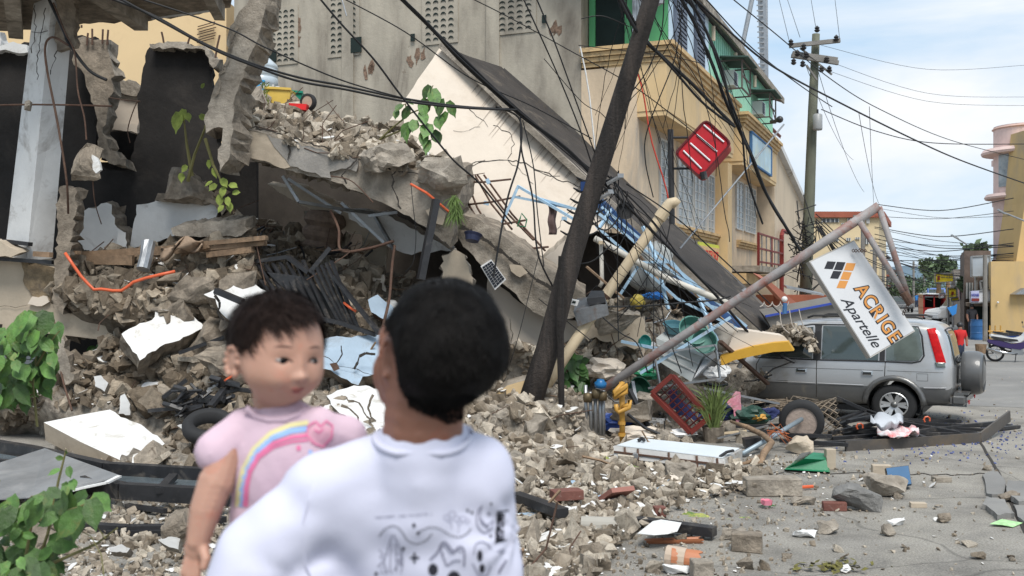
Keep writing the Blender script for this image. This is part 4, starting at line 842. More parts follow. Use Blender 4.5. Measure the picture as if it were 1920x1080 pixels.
# cracked asphalt at the right
bk=thing('buckled_asphalt','buckled and cracked slabs of asphalt at the right edge of the street','asphalt slabs',PG(1880,930))
for k,pts in enumerate(([(1842,890),(1868,880),(1886,905),(1880,930),(1850,925)],[(1850,930),(1884,936),(1902,962),(1870,965),(1842,945)],[(1890,900),(1930,905),(1960,930),(1910,940),(1888,925)],[(1900,945),(1960,938),(1990,960),(1925,985),(1908,968)])):
 bm=new();z_=.03+.02*(k%3);prism(bm,[PG(x,y,z_+.01*(i%2))for i,(x,y)in enumerate(jag(pts,2.5,8,300+k))],(0,0,-.06));obj('asphalt_plate',bm,m_asph,bk)
for k,(pts,w)in enumerate((([(1835,826),(1850,850),(1868,880)],.035),([(1868,880),(1890,930),(1912,975),(1925,1000)],.05),([(1300,870),(1450,886),(1640,888),(1800,890),(1868,886)],.02))):
 bm=new();pj=jag(pts,2,14,310+k,False)
 for a,b in zip(pj,pj[1:]):bar(bm,PG(*a,.004),PG(*b,.004),w,.008)
 tag(obj('road_joint',bm,m_crk),kind='structure')
# light box
lx=thing('light_box_sign','blank white light box sign lying face up on the rubble','light box',P(1270,870,12.6))
T=[P(1151,836,12.75),P(1192,822,13.3),P(1392,842,13.0),P(1359,861,12.35)]
Bt=[P(1151,857,12.7),P(1192,842,13.25),P(1392,868,12.95),P(1361,883,12.3)]
def hexa(bm,t,b):
 tv=[bm.verts.new(x)for x in t];bv=[bm.verts.new(x)for x in b];bm.faces.new(tv);bm.faces.new(bv[::-1])
 for i in range(4):bm.faces.new((tv[i],bv[i],bv[(i+1)%4],tv[(i+1)%4]))
bm=new();hexa(bm,T,Bt);obj('case',bm,M('scuffed_aluminium',(.42,.41,.39),rough=.5,var=.15,bump=.15,metal=.3,stain=(.25,.2,.15),samt=.3,sscale=4),lx)
bm=new();c=sum(T,Vector())/4;hexa(bm,[c+(x-c)*.95+Vector((0,0,.014))for x in T],[c+(x-c)*.95+Vector((0,0,.004))for x in T]);obj('face',bm,M('pale_blue_acrylic',(.64,.69,.72),rough=.3,var=.06,bump=0,stain=(.5,.58,.62),samt=.2),lx)
bm=new()
for f in(.1,.22,.5,.75,.93):
 a=T[0].lerp(T[3],f)+Vector((0,-.01,0));b=Bt[0].lerp(Bt[3],f)+Vector((0,-.01,0));bar(bm,a,b,.025,.02)
bar(bm,T[0].lerp(Bt[0],.5)+Vector((0,-.012,0)),T[3].lerp(Bt[3],.5)+Vector((0,-.012,0)),.03,.02);obj('rusty_bracket',bm,m_rust,lx)
bm=new();a=T[0].lerp(T[3],.2).lerp(Bt[0].lerp(Bt[3],.2),.6);tube(bm,[a+Vector((0,.02,0)),a+Vector((-.02,-.12,0))],.04,10);obj('pipe_socket',bm,m_steel,lx)
bm=new();tube(bm,[P(1196,827,13.0),P(1204,822,13.0),P(1208,826,12.95)],.025,5);obj('switch',bm,m_black,lx)
bm=new();tube(bm,[P(1350,856,12.4),P(1362,848,12.5),P(1375,845,12.6)],.02,5);obj('bracket',bm,m_black,lx)
# wheel filled with concrete on its pole
ww=thing('wheel_base','old tyre filled with concrete holding a grey steel pole, lying on its side','sign base',P(1503,825,14.8))
ax=(P(1395,850,13.6)-P(1503,788,14.8)).normalized();ax=(ax+Vector((.25,-.6,0))).normalized()
Mw=Matrix.Translation(P(1503,790,14.8))@frame_of(ax).to_4x4()
bm=new();lathe(bm,[(.225,-.09),(.29,-.095),(.325,-.05),(.33,0),(.325,.05),(.29,.095),(.225,.09)],30,Mw);obj('tyre',bm,m_rubber,ww,smooth=True)
bm=new();lathe(bm,[(0,.07),(.15,.075),(.228,.07),(.228,-.07),(0,-.07)],26,Mw);obj('concrete_fill',bm,M('pinkish_concrete',(.38,.30,.25),var=.15,scale=6,bump=.4),ww)
bm=new();tube(bm,[P(1503,786,14.7),P(1450,818,14.1),P(1392,851,13.5)],.035,10);obj('pole',bm,M('blue_grey_tube',(.26,.32,.36),rough=.45,bump=.05,metal=.3),ww,smooth=True)
bm=new();q=random.Random(2)
for k in range(9):tube(bm,[P(1440+q.uniform(-8,8),810+q.uniform(-6,14),14),P(1452+q.uniform(-8,12),800+q.uniform(-8,10),13.95),P(1468+q.uniform(-10,22),812+q.uniform(-4,26),14)],.005,4)
obj('orange_cord',bm,M('dull_orange_cord',(.42,.13,.05),bump=0),ww)
bm=new();tube(bm,[P(1370,790,14.6),P(1400,800,14.3),P(1430,815,13.9),P(1447,830,13.6),P(1432,850,13.3),P(1425,872,12.9)],[.02,.035,.04,.045,.05,.03],7);tube(bm,[P(1432,852,13.3),P(1400,868,13),P(1375,873,12.9)],.025,6);one('tree_branch',bm,m_wood,'twisted brown branch tied to the grey pole','branch',smooth=True)
bk_=thing('wicker_basket','torn woven wicker basket behind the concrete filled tyre','basket',P(1545,815,15.2))
q=random.Random(8);Mb=Matrix.Translation(P(1536,786,15.3))@Euler((0,R(80),R(-20))).to_matrix().to_4x4();m_wick=M('dry_wicker',(.30,.235,.17),var=.3,scale=10,bump=.2)
for sgn in(-1,1):
 bm=new()
 for k in range(14):
  pts=[Mb@Vector(((.24+.06*t)*math.cos(6.28*k/14+sgn*t*1.3),(.24+.06*t)*math.sin(6.28*k/14+sgn*t*1.3),.4*t-.1))for t in(0,.25,.5,.75,1)]
  for a,b in zip(pts,pts[1:]):bar(bm,a,b,.022,.006)
 obj('weave',bm,m_wick,bk_)
bm=new();q=random.Random(12)
for k in range(60):
 a=P(q.uniform(1460,1540),q.uniform(752,768),15.6);tube(bm,[a,a+Vector((q.uniform(-.3,.3),0,q.uniform(-.05,.1))),a+Vector((q.uniform(-.5,.5),.1,q.uniform(-.1,.06)))],.007,3)
tag(obj('twigs',bm,m_wick),'dry twigs and wicker strips above the tyre','twigs',kind='stuff')
# black folded frames on the street
fr=thing('window_grille','flattened black steel window frames spread on the street in front of the car','steel frames',PG(1700,820))
SG=[[(1568,745,.5),(1625,770,.3)],[(1560,792,.2),(1625,770,.28),(1690,792,.2),(1800,812,.1)],[(1556,812,.12),(1640,795,.2),(1680,790,.24)],[(1565,800,.15),(1625,776,.3)],[(1560,822,.08),(1700,812,.1),(1812,815,.08)],[(1690,790,.15),(1780,798,.1),(1895,798,.03)],[(1700,800,.12),(1840,806,.06),(1910,800,.03)],[(1640,822,.1),(1740,806,.14),(1800,800,.1)],[(1462,826,.1),(1560,832,.1),(1590,834,.1)],[(1470,815,.15),(1560,818,.15)],[(1620,775,.25),(1740,824,.1)],[(1660,786,.18),(1800,790,.06)],[(1600,800,.1),(1760,818,.06)],[(1580,815,.06),(1690,800,.14),(1830,812,.04)],[(1650,806,.1),(1850,815,.03)],[(1555,785,.2),(1600,806,.12),(1720,826,.05)],[(1480,834,.05),(1640,826,.06)],[(1780,802,.1),(1870,792,.08)],[(1590,790,.3),(1650,778,.3)]]
for k,s in enumerate(SG):
 bm=new()
 for a,b in zip(s,s[1:]):bar(bm,PG(*a),PG(*b),.07,.05)
 obj('frame_bar',bm,m_black,fr)
bm=new()
for a,b in(((1585,838,.06),(1700,832,.06)),((1700,832,.06),(1838,822,.06)),((1838,822,.06),(1893,780,.28))):bar(bm,PG(*a),PG(*b),.03,.17)
obj('flange',bm,M('grey_brown_steel',(.07,.062,.055),rough=.6,var=.3,bump=.2,stain=(.12,.09,.06),samt=.4),fr)
for px,py in((1612,800),(1738,787)):
 bm=new();c=PG(px,py,.22);tube(bm,[c+Vector((.05*math.cos(a),0,.05*math.sin(a)))for a in[k*.9-.5 for k in range(6)]],.014,5);obj('orange_tie',bm,m_or,fr)
def cloth(name,label,cat,x0,y0,x1,y1,z,m,seed,amp=.08):
 bm=new();n,k=12,6;g={}
 for i in range(n+1):
  for j in range(k+1):
   u=i/n;v=j/k;ww_=.5+.5*math.sin(u*3.1);x=x0+(x1-x0)*u;y=y0+(y1-y0)*(.5+(v-.5)*ww_);p=PG(x,y,z);p.z=z+amp*(.6+noise.noise(Vector((u*4,v*3,seed))))*1.2;g[i,j]=bm.verts.new(p)
 for i in range(n):
  for j in range(k):bm.faces.new((g[i,j],g[i+1,j],g[i+1,j+1],g[i,j+1]))
 o=one(name,bm,m,label,cat,smooth=True);o.modifiers.new('t','SOLIDIFY').thickness=.015;return o
cloth('cloth','light grey crumpled cloth on the black frames','cloth',1632,792,1692,812,.2,M('light_grey_cloth',(.42,.44,.47),bump=.1),1,.16)
cloth('cloth','white cloth with a red stripe lying near the edge of the black frames','cloth',1645,812,1722,828,.12,M('white_red_cloth',(.62,.6,.6),bump=.1,stain=(.55,.04,.04),samt=.7,sscale=3),2,.12)
# green lid, blue box, rose
lid=thing('bin_lid','green plastic swing bin lid lying upside on the street','bin lid',PG(1512,882))
m_gpl=M('green_plastic',(.012,.17,.075),rough=.35,var=.12,bump=.05)
bm=new();hexa(bm,[PG(1508,860,.17),PG(1525,848,.19),PG(1545,850,.17),PG(1549,862,.15)],[PG(1474,878,.03),PG(1496,862,.03),PG(1550,866,.03),PG(1553,882,.03)]);obj('shell',bm,m_gpl,lid)
bm=new();hexa(bm,[PG(1470,880,.03),PG(1496,861,.03),PG(1553,866,.03),PG(1556,885,.03)],[PG(1471,881,0),PG(1497,863,0),PG(1553,868,0),PG(1556,887,0)]);obj('rim',bm,m_gpl,lid)
bm=new();prism(bm,[PG(1489,866,.105),PG(1502,851,.16),PG(1520,848,.195),PG(1507,858,.175)],(0,0,.01));obj('flap',bm,M('grey_flap',(.12,.12,.11),bump=.1),lid)
bbx=thing('blue_box','tilted dark blue box standing behind the boulder','box',PG(1686,905))
bm=new();prism(bm,[P(1662,878,11.5),P(1703,873,11.45),P(1709,907,11.3),P(1668,912,11.35)],(.02,.05,-.03));obj('front',bm,M('royal_blue_board',(.015,.09,.20),rough=.5,var=.2,bump=.1),bbx)
bm=new();prism(bm,[P(1661,877,11.56),P(1704,872,11.51),P(1710,908,11.36),P(1667,913,11.41)],(.03,.12,-.04));obj('rim',bm,m_black,bbx)
rs_=thing('rose','pink artificial rose head with green leaves lying on the street','flower',PG(1438,948))
c=PG(1438,944,.05)
bm=new();q=random.Random(6)
for k in range(16):
 a=k*2.4;r_=.01+.0028*k;u_=Vector((math.cos(a),math.sin(a),.2));v_=Vector((-math.sin(a),math.cos(a),0));s=.02+.001*k
 vs=[bm.verts.new(c+u_*r_+v_*s+Vector((0,0,-.02))),bm.verts.new(c+u_*r_-v_*s+Vector((0,0,-.02))),bm.verts.new(c+u_*(r_+.014)-v_*s*.7+Vector((0,0,.028))),bm.verts.new(c+u_*(r_+.014)+v_*s*.7+Vector((0,0,.028)))];bm.faces.new(vs)
obj('petals',bm,M('pink_petals',(.75,.25,.33),bump=0),rs_)
bm=new()
for k in range(6):a=k;d=Vector((math.cos(a),math.sin(a)*.6,.1));s_=Vector((-d.y,d.x,0))*.02;bm.faces.new([bm.verts.new(c+d*.03-Vector((0,0,.03))),bm.verts.new(c+d*.06+s_-Vector((0,0,.02))),bm.verts.new(c+d*.1-Vector((0,0,.04))),bm.verts.new(c+d*.06-s_-Vector((0,0,.03)))])
obj('leaves',bm,M('dark_green_leaf',(.03,.10,.03),bump=0),rs_)
# meters and gas pipes
m_gas=M('yellow_gas_pipe',(.50,.27,.05),rough=.5,var=.2,bump=.1,stain=(.35,.18,.05),samt=.3,sscale=8)
gm=thing('gas_riser','yellow painted gas pipe riser with looped fittings','gas pipe',P(1165,828,14.6))
bm=new();tube(bm,[P(1167,830,14.6),P(1166,716,14.6)],.042,10);obj('riser',bm,m_gas,gm,smooth=True)
for pts in([(1168,718,14.55),(1152,735,14.45),(1150,742,14.45),(1176,722,14.5),(1175,735,14.5),(1150,746,14.5)],[(1167,764,14.55),(1180,758,14.5),(1181,750,14.5),(1180,764,14.5),(1160,774,14.5),(1156,768,14.5),(1155,758,14.5)]):
 bm=new();tube(bm,[P(*p)for p in pts],.034,8);obj('pipe_loop',bm,m_gas,gm,smooth=True)
for py in(730,764,790,812):
 bm=new();tube(bm,[P(1166,py,14.6),P(1166,py+6,14.6)],.055,8);obj('fitting',bm,m_gas,gm)
wmt=thing('water_meters','cluster of grey water pipes with a blue topped meter','water meter',P(1112,815,14.7))
for x,y in((1098,722),(1107,735),(1116,730),(1125,738),(1131,732)):
 bm=new();tube(bm,[P(x,y,14.7),P(x+1,815,14.7)],.028,8);obj('pipe',bm,m_steel,wmt,smooth=True)
for x,y in((1118,738),(1102,745),(1130,742)):
 bm=new();lathe(bm,[(0,-.07),(.06,-.07),(.07,0),(.06,.06),(0,.07)],12,Matrix.Translation(P(x,y,14.6)));obj('valve',bm,M('dark_brass',(.12,.09,.05),metal=.5,rough=.5,bump=.1),wmt,smooth=True)
bm=new();lathe(bm,[(0,-.05),(.085,-.05),(.09,.01),(.06,.03),(.055,.055),(0,.06)],16,Matrix.Translation(P(1126,719,14.55))@Euler((R(15),0,0)).to_matrix().to_4x4());obj('blue_meter',bm,M('blue_plastic',(.01,.12,.30),rough=.35,bump=0),wmt,smooth=True)
# maroon crate
cr_=thing('plastic_crate','maroon slatted plastic crate standing on a corner among the debris','crate',P(1290,812,15.4))
A_,B_,C_,D_=P(1222,738,15.0),P(1260,704,15.1),P(1330,782,14.8),P(1294,812,14.7);m_cr=M('maroon_plastic',(.13,.02,.014),rough=.45,var=.2,bump=.05,stain=(.2,.12,.1),samt=.2)
dp=Vector((.12,.42,-.03))
bm=new()
for a,b in((A_,B_),(B_,C_),(C_,D_),(D_,A_)):bar(bm,a,b,.05,.06)
obj('rim',bm,m_cr,cr_)
bm=new()
for k in range(1,9):bar(bm,A_.lerp(D_,k/9)+dp,B_.lerp(C_,k/9)+dp,.035,.01)
for k in range(1,4):bar(bm,A_.lerp(B_,k/4)+dp*1.02,D_.lerp(C_,k/4)+dp*1.02,.02,.01)
obj('slatted_base',bm,m_cr,cr_)
for(a,b,nm)in((A_,D_,'side'),(B_,C_,'side'),(D_,C_,'end'),(A_,B_,'end')):
 bm=new()
 for t in(.35,.65,.95):bar(bm,a+dp*t,b+dp*t,.03,.02)
 for k in range(9):bar(bm,a.lerp(b,k/8),a.lerp(b,k/8)+dp,.02,.02)
 obj(nm,bm,m_cr,cr_)
panel('crate_cloth','dark blue and red rags seen through the crate','rags',[(1246,745),(1262,730),(1312,786),(1292,800)],15.6,(0,.08,0),M('blue_red_rags',(.03,.04,.12),bump=.2,stain=(.22,.01,.02),samt=.35,sscale=3),5,7,320)
# grey drawer unit, basins, sack, yellow fascia
dr=thing('plastic_cabinet','toppled grey white plastic cabinet lying under the rusty pole','cabinet',P(1280,712,16.2))
A2=[P(1230,634,16.5),P(1258,612,16.9),P(1340,655,16.6),P(1316,668,16.1)];Bq=[P(1236,678,16.4),P(1262,660,16.9),P(1322,712,16.5),P(1296,716,16.0)]
bm=new();hexa(bm,A2,Bq);obj('shell',bm,M('grey_white_plastic',(.40,.42,.41),rough=.45,var=.12,bump=.05,stain=(.28,.26,.22),samt=.3),dr)
bm=new()
for t in(.3,.62):bar(bm,A2[0].lerp(Bq[0],t)+Vector((0,-.015,0)),A2[3].lerp(Bq[3],t)+Vector((0,-.015,0)),.015,.02)
obj('moulded_rib',bm,m_white,dr)
bm=new();hexa(bm,[A2[3]+Vector((.03,-.02,-.03)),A2[2]+Vector((.03,-.02,-.03)),A2[2]+Vector((.14,-.02,-.06)),A2[3]+Vector((.14,-.06,-.06))],[Bq[3]+Vector((.03,-.02,.05)),Bq[2]+Vector((.03,-.02,.05)),Bq[2]+Vector((.1,0,.1)),Bq[3]+Vector((.1,-.04,.1))]);obj('open_front',bm,m_steel,dr)
m_teal=M('sea_green_plastic',(.09,.23,.19),rough=.4,var=.12,bump=.03)
for(px,py,Y,r_,e,lb,m_)in((1292,628,16.3,.24,(R(60),R(25),0),'sea green plastic basin tipped toward the street above the grey cabinet',m_teal),(1318,645,16.1,.2,(R(70),R(-10),0),'second sea green basin lying just right of the tipped one',m_teal),(1262,622,16.7,.17,(R(20),0,0),'turquoise bucket behind the basins',M('turquoise_plastic',(.09,.22,.26),rough=.4,bump=.03)),(1204,642,16.2,.11,(R(80),0,R(30)),'small teal coiled lid beside the cream fragment',M('teal_plastic',(.02,.20,.17),rough=.4,bump=.03)),(885,452,15.6,.14,(R(-15),R(10),0),'dark blue pot hanging at the end of the slab',M('navy_pot',(.02,.025,.06),rough=.4,bump=.03)),(1170,398,17.5,.15,(R(80),R(20),0),'black plastic bucket caught in the cables by the pole',m_rubber),(1190,735,15.9,.2,(R(70),0,R(30)),'dark green drum behind the gas pipes',M('dark_green_plastic',(.01,.05,.03),rough=.4,bump=0))):
 bm=new();lathe(bm,[(0,0),(r_*.75,0),(r_*.97,r_*.85),(r_*1.06,r_*.86),(r_*1.05,r_*.8),(r_*.72,.04),(0,.03)],22,Matrix.Translation(P(px,py,Y))@Euler(e).to_matrix().to_4x4());one('basin',bm,m_,lb,'basin',smooth=False)
def blob(px,py,Y,dims,seed,rough=.25,n=3):
 bm=new();bmesh.ops.create_icosphere(bm,subdivisions=n,radius=1)
 for v in bm.verts:v.co=v.co*(1+rough*noise.noise(v.co*2+Vector((seed,0,0)))+rough*.3*noise.noise(v.co*6));v.co=Vector((v.co.x*dims[0],v.co.y*dims[1],v.co.z*dims[2]))+P(px,py,Y)
 return bm
one('sack',blob(1352,632,16.8,(.28,.22,.24),3,.5),M('beige_sack',(.34,.31,.27),var=.15,bump=.3),'beige crumpled sack beside the green basins','sack',smooth=True)
one('plastic_bag',blob(1215,652,17.5,(.2,.15,.1),9,.6),M('white_plastic',(.5,.5,.5),rough=.4,bump=.2),'white plastic bag under the light blue bars','bag',smooth=True)
one('plastic_bag',blob(1225,555,17.6,(.2,.15,.07),11,.4),M('bright_blue_bag',(.02,.16,.50),rough=.4,bump=.1),'bright blue plastic bag in the debris under the fallen roof','bag',smooth=True)
one('plastic_bag',blob(1196,565,17.5,(.13,.12,.12),12,.3),M('yellow_plastic',(.55,.42,.08),rough=.4,bump=.1),'yellow plastic tub left of the bright blue bag','tub',smooth=True)
one('sack',blob(1222,500,18.2,(.4,.2,.45),14,.5),M('torn_foil_sheet',(.30,.31,.30),rough=.35,bump=.4),'grey crumpled foil sheet hanging inside the hollow under the fallen roof','sheet',smooth=True)
panel('yellow_fascia','curved deep yellow fascia board jutting over the buried bonnet','fascia board',[(1350,668),(1375,660),(1410,650),(1450,643),(1477,641),(1488,658),(1450,660),(1410,668),(1375,676),(1353,686)],16.4,(.05,.12,.02),M('deep_yellow_paint',(.52,.29,.03),rough=.5,var=.12,bump=.1))
panel('cream_slab','cream white canopy slab on top of the yellow fascia board','slab',[(1372,636),(1385,618),(1400,620),(1470,630),(1482,643),(1440,646),(1400,654),(1362,660)],16.5,(.05,.5,.02),m_creamp)
one('tarpaulin',(lambda b:(prism(b,pts3([(1435,594),(1590,565),(1640,600),(1605,620),(1480,624),(1446,614)],18.8),(.1,.9,.12)),b)[1])(new()),M('grey_corrugated_sheet',(.15,.14,.125),rough=.55,var=.2,bump=.1,stain=(.13,.11,.09),samt=.3),'large grey metal canopy sheet behind the car roof with a thin blue rim','canopy')
bm=new();bar(bm,P(1435,593,18.75),P(1592,563,18.75),.05,.04);one('canopy_rim',bm,M('blue_rim_paint',(.03,.06,.3),bump=0),'thin blue rim along the grey metal canopy','rim')
m_cord=M('pale_cord',(.5,.45,.4),bump=0)
# light blue truss: each bar its own part
tr=thing('roof_truss','collapsed pale blue steel roof truss beside the black pole','truss',P(1250,600,17.5))
TS=[[(1112,392,17.6),(1290,532,17.2)],[(1128,388,17.9),(1400,612,17.6)],[(1118,424,17.4),(1270,560,17.1),(1430,640,16.9)],[(1145,393,17.8),(1122,430,17.4)],[(1205,425,17.8),(1240,508,17.3)],[(1290,532,17.2),(1348,590,17.1)],[(1160,556,17.3),(1200,494,17.3)],[(1236,510,17.3),(1253,580,17.1)],[(1180,492,17.3),(1262,491,17.3)],[(1260,491,17.3),(1320,560,17.2)],[(971,349,18.3),(1078,412,17.6)],[(965,369,18.3),(1120,400,17.6)],[(972,348,18.3),(933,436,18.2)],[(1010,372,18.1),(1090,395,17.6)],[(1165,640,16.2),(1240,655,16.0)],[(1200,700,15.9),(1370,595,15.8)],[(1310,560,17.0),(1345,640,16.6)],[(1312,568,17.0),(1370,585,16.9)]]
bars(TS,.05,.045,m_ltblue,'truss_bar',tr)
# bent light frame (bed frame) in front of the cabinet
bfm=thing('bed_frame','bent thin grey steel bed frame in front of the grey cabinet','frame',P(1290,730,15.6))
bars([[(1232,662,15.8),(1342,647,15.8)],[(1342,647,15.8),(1350,710,15.7)],[(1215,728,15.7),(1350,710,15.7)],[(1228,672,15.8),(1238,726,15.7)],[(1320,728,15.6),(1462,757,15.3)]],.03,.03,m_steel,'tube',bfm)
# rebar grid on the fallen wall
rg=thing('rebar_grid','rusty reinforcing bar grid lying against the cracked cream wall','rebar grid',P(930,450,18.3))
for(a,b)in(((862,333),(900,420)),((873,333),(925,440)),((891,329),(960,430)),((895,328),(1000,450)),((907,328),(1022,470)),((860,341),(958,336)),((872,384),(975,368)),((910,421),(985,413)),((965,463),(1028,463))):
 bm=new();tube(bm,[P(*a,18.9-(a[1]-330)/110),P((a[0]+b[0])/2-4,(a[1]+b[1])/2+3,18.8-(a[1]-330)/110-.2),P(*b,18.9-(b[1]-330)/110)],.02,5);obj('rebar',bm,m_rust,rg)
bm=new()
for x,y in((915,340),(912,381),(1058,410)):box(bm,P(x,y,18.3),(.1,.03,.07),Euler((0,x*.3,0)).to_matrix())
one('blue_tie',bm,m_ltblue,'pale blue plastic ties knotted on the rebar grid','ties')
bm=new();q=random.Random(3);g_={}
for i in range(4):
 for j in range(10):g_[i,j]=bm.verts.new(P(1028+i*4.5+1.5*math.sin(j),386+j*6.0,17.9+.05*(i%2)+.02*math.sin(j)))
for i in range(3):
 for j in range(9):bm.faces.new((g_[i,j],g_[i+1,j],g_[i+1,j+1],g_[i,j+1]))
o=one('garment',bm,M('brown_garment',(.12,.08,.075),bump=.2),'brown garment hanging from the pale blue bars','garment',smooth=True);o.modifiers.new('t','SOLIDIFY').thickness=.02
bm=new();tube(bm,[P(975,410,18),P(978,400,18),P(988,412,18),P(985,425,18),P(970,424,18),P(975,410,18)],.014,5);one('clothes_hanger',bm,m_gpl,'green plastic clothes hanger on the cream wall','hanger')
# PVC pipes
m_pvc=M('cream_pvc',(.56,.45,.30),rough=.5,var=.1,bump=.08,stain=(.42,.32,.2),samt=.3,sscale=3,streak=.5)
bm=new();tube(bm,[P(1008,748,15.5),P(1075,645,15.7),P(1140,548,15.9),P(1243,400,16.2),P(1250,388,16.2),P(1256,381,16.2),P(1264,379,16.2),P(1270,385,16.2)],.088,14);o=one('drain_pipe',bm,m_pvc,'thick cream plastic drain pipe with an elbow top leaning past the grey box','pipe',smooth=True)
bm=new();tube(bm,[P(1236,410,16.15),P(1246,396,16.15)],.105,14);obj('coupling',bm,m_pvc,o)
bm=new();tube(bm,[P(1136,552,15.88),P(1128,562,15.88)],.10,14);obj('coupling',bm,m_rust,o)
bm=new();tube(bm,[P(1115,447,17.1),P(1150,466,17.0),P(1250,522,16.6),P(1372,572,16.2)],.055,10);one('water_pipe',bm,M('white_pvc',(.52,.49,.43),rough=.5,bump=.05),'long thin white plastic pipe crossing in front of the fallen roof','pipe',smooth=True)
bm=new();tube(bm,[P(1127,452,17),P(1129,530,17),P(1124,538,17)],.035,8);one('water_pipe',bm,M('white_pvc',(.52,.49,.43)),'short white branch pipe hanging down below the long white pipe','pipe',smooth=True)
bm=new();bar(bm,P(1128,452,16.9),P(1128,458,16.9),.1,.1);one('pipe_joint',bm,m_pvc,'small tee joint on the long white pipe','pipe joint')
# grey metal box and little white device
bx_=thing('metal_box','rusty grey sheet metal box hanging beside the black pole','metal box',P(1110,610,15.6))
bm=new();hexa(bm,[P(1075,584,15.6),P(1082,560,15.9),P(1132,552,15.9),P(1138,566,15.6)],[P(1084,612,15.6),P(1090,590,15.9),P(1138,582,15.9),P(1142,590,15.6)]);obj('case',bm,M('dull_zinc_sheet',(.15,.155,.16),rough=.5,var=.35,scale=4,bump=.3,metal=.3,stain=(.12,.075,.05),samt=.5,sscale=3),bx_)
bm=new();hexa(bm,[P(1100,560,15.6),P(1108,545,15.8),P(1132,545,15.8),P(1134,556,15.6)],[P(1102,572,15.6),P(1108,560,15.8),P(1134,560,15.8),P(1136,570,15.6)]);obj('cover',bm,m_black,bx_)
dv=thing('junction_device','small white plastic device with a dark screen beside the grey box','device',P(1076,572,15.4))
bm=new();prism(bm,pts3([(1065,570),(1071,561),(1086,564),(1082,574)],15.4),(0,.1,.01));obj('case',bm,m_white,dv)
bm=new();prism(bm,pts3([(1072,568),(1074,564),(1080,565),(1079,569)],15.39),(0,.005,0));obj('screen',bm,m_void,dv)
# solar panel
sp=thing('solar_panel','small black solar panel with white rim on the broken cream wall corner','solar panel',P(926,540,15.3))
cs=[(901,499),(921,486),(949,524),(928,544)]
bm=new();prism(bm,pts3(cs,15.4),(0,.04,0));obj('frame',bm,m_white,sp)
c_=Vector((sum(x for x,y in cs)/4,sum(y for x,y in cs)/4));
bm=new();prism(bm,[P(c_.x+(x-c_.x)*.88,c_.y+(y-c_.y)*.88,15.39)for x,y in cs],(0,.004,0));obj('cells',bm,M('solar_cell',(.01,.012,.02),rough=.25,bump=0),sp)
bm=new();k4=[P(c_.x+(x-c_.x)*.88,c_.y+(y-c_.y)*.88,15.383)for x,y in cs]
for i in range(1,9):bar(bm,k4[0].lerp(k4[3],i/9),k4[1].lerp(k4[2],i/9),.006,.002)
for i in range(1,4):bar(bm,k4[0].lerp(k4[1],i/4),k4[3].lerp(k4[2],i/4),.006,.002)
obj('grid_lines',bm,m_white,sp)
# stuff on top of the slab: tank, tubs, wheel
tk=thing('water_tank','white and steel water tank with a blue label standing at the head of the slab','water tank',P(486,182,18.6))
bm=new();Mx=Matrix.Translation(P(487,184,18.8));lathe(bm,[(0,0),(.34,0),(.34,.18),(.32,.2),(.34,.22),(.34,.36),(.32,.38),(.34,.4),(.34,.52),(.32,.54),(.34,.56),(.33,.62),(.2,.74),(0,.78)],28,Mx);obj('body',bm,M('pale_steel_tank',(.50,.56,.60),rough=.35,var=.1,metal=.2,bump=0),tk,smooth=True)
bm=new()
ang=[-2.0+i*.12 for i in range(9)]
r_=.345;fp=[Mx@Vector((r_*math.cos(a),r_*math.sin(a),.08))for a in ang];tp=[p+Vector((0,0,.2))for p in fp]
A1=[bm.verts.new(p)for p in fp];A3=[bm.verts.new(p)for p in tp]
for i in range(8):bm.faces.new((A1[i],A1[i+1],A3[i+1],A3[i]))
lbl=obj('label_band',bm,M('cyan_label',(.04,.32,.62),bump=0),tk)
text_on('lettering','T Je',P(507,164,18.43),(1,.3,0),(0,0,1),w=.36,h=.12,m=m_white,parent=lbl,bold=.02)
for(pts,dd,m_,lb)in(([(497,165),(545,168),(542,192),(518,196),(500,188)],17.6,M('yellow_tub',(.68,.47,.10),rough=.4,bump=0),'yellow plastic tub beside the water tank'),([(543,172),(567,174),(562,196),(541,194)],17.9,M('green_tub',(.01,.22,.15),rough=.4,bump=0),'green plastic tub behind the yellow one')):
 t_=thing('plastic_tub',lb,'tub',P(pts[0][0]+20,194,dd));bm=new();prism(bm,pts3(pts,dd),(.03,.3,0));obj('body',bm,m_,t_)
 bm=new();a,b=P(pts[0][0]-1,pts[0][1]-1,dd-.01),P(pts[1][0]+1,pts[1][1]-1,dd-.01);bar(bm,a,b,.04,.04);obj('rim',bm,m_,t_)
one('red_basin',(lambda b:(prism(b,pts3([(541,193),(575,195),(573,206),(545,204)],17.3),(.02,.25,0)),b)[1])(new()),M('red_plastic',(.6,.02,.02),rough=.4,bump=0),'small red basin lying in front of the tubs','basin')
cw_=thing('cart_wheel','black rimmed wheel with tan centre on the slab rubble beside the tubs','wheel',P(578,208,17.4));Mx=Matrix.Translation(P(578,192,17.5))@Euler((R(90),0,R(-25))).to_matrix().to_4x4()
bm=new();lathe(bm,[(.11,-.04),(.15,-.045),(.155,0),(.15,.045),(.11,.04)],24,Mx);obj('tyre',bm,m_rubber,cw_,smooth=True)
bm=new();lathe(bm,[(0,.035),(.115,.035),(.115,-.035),(0,-.035)],20,Mx);obj('hub',bm,m_cream2,cw_)
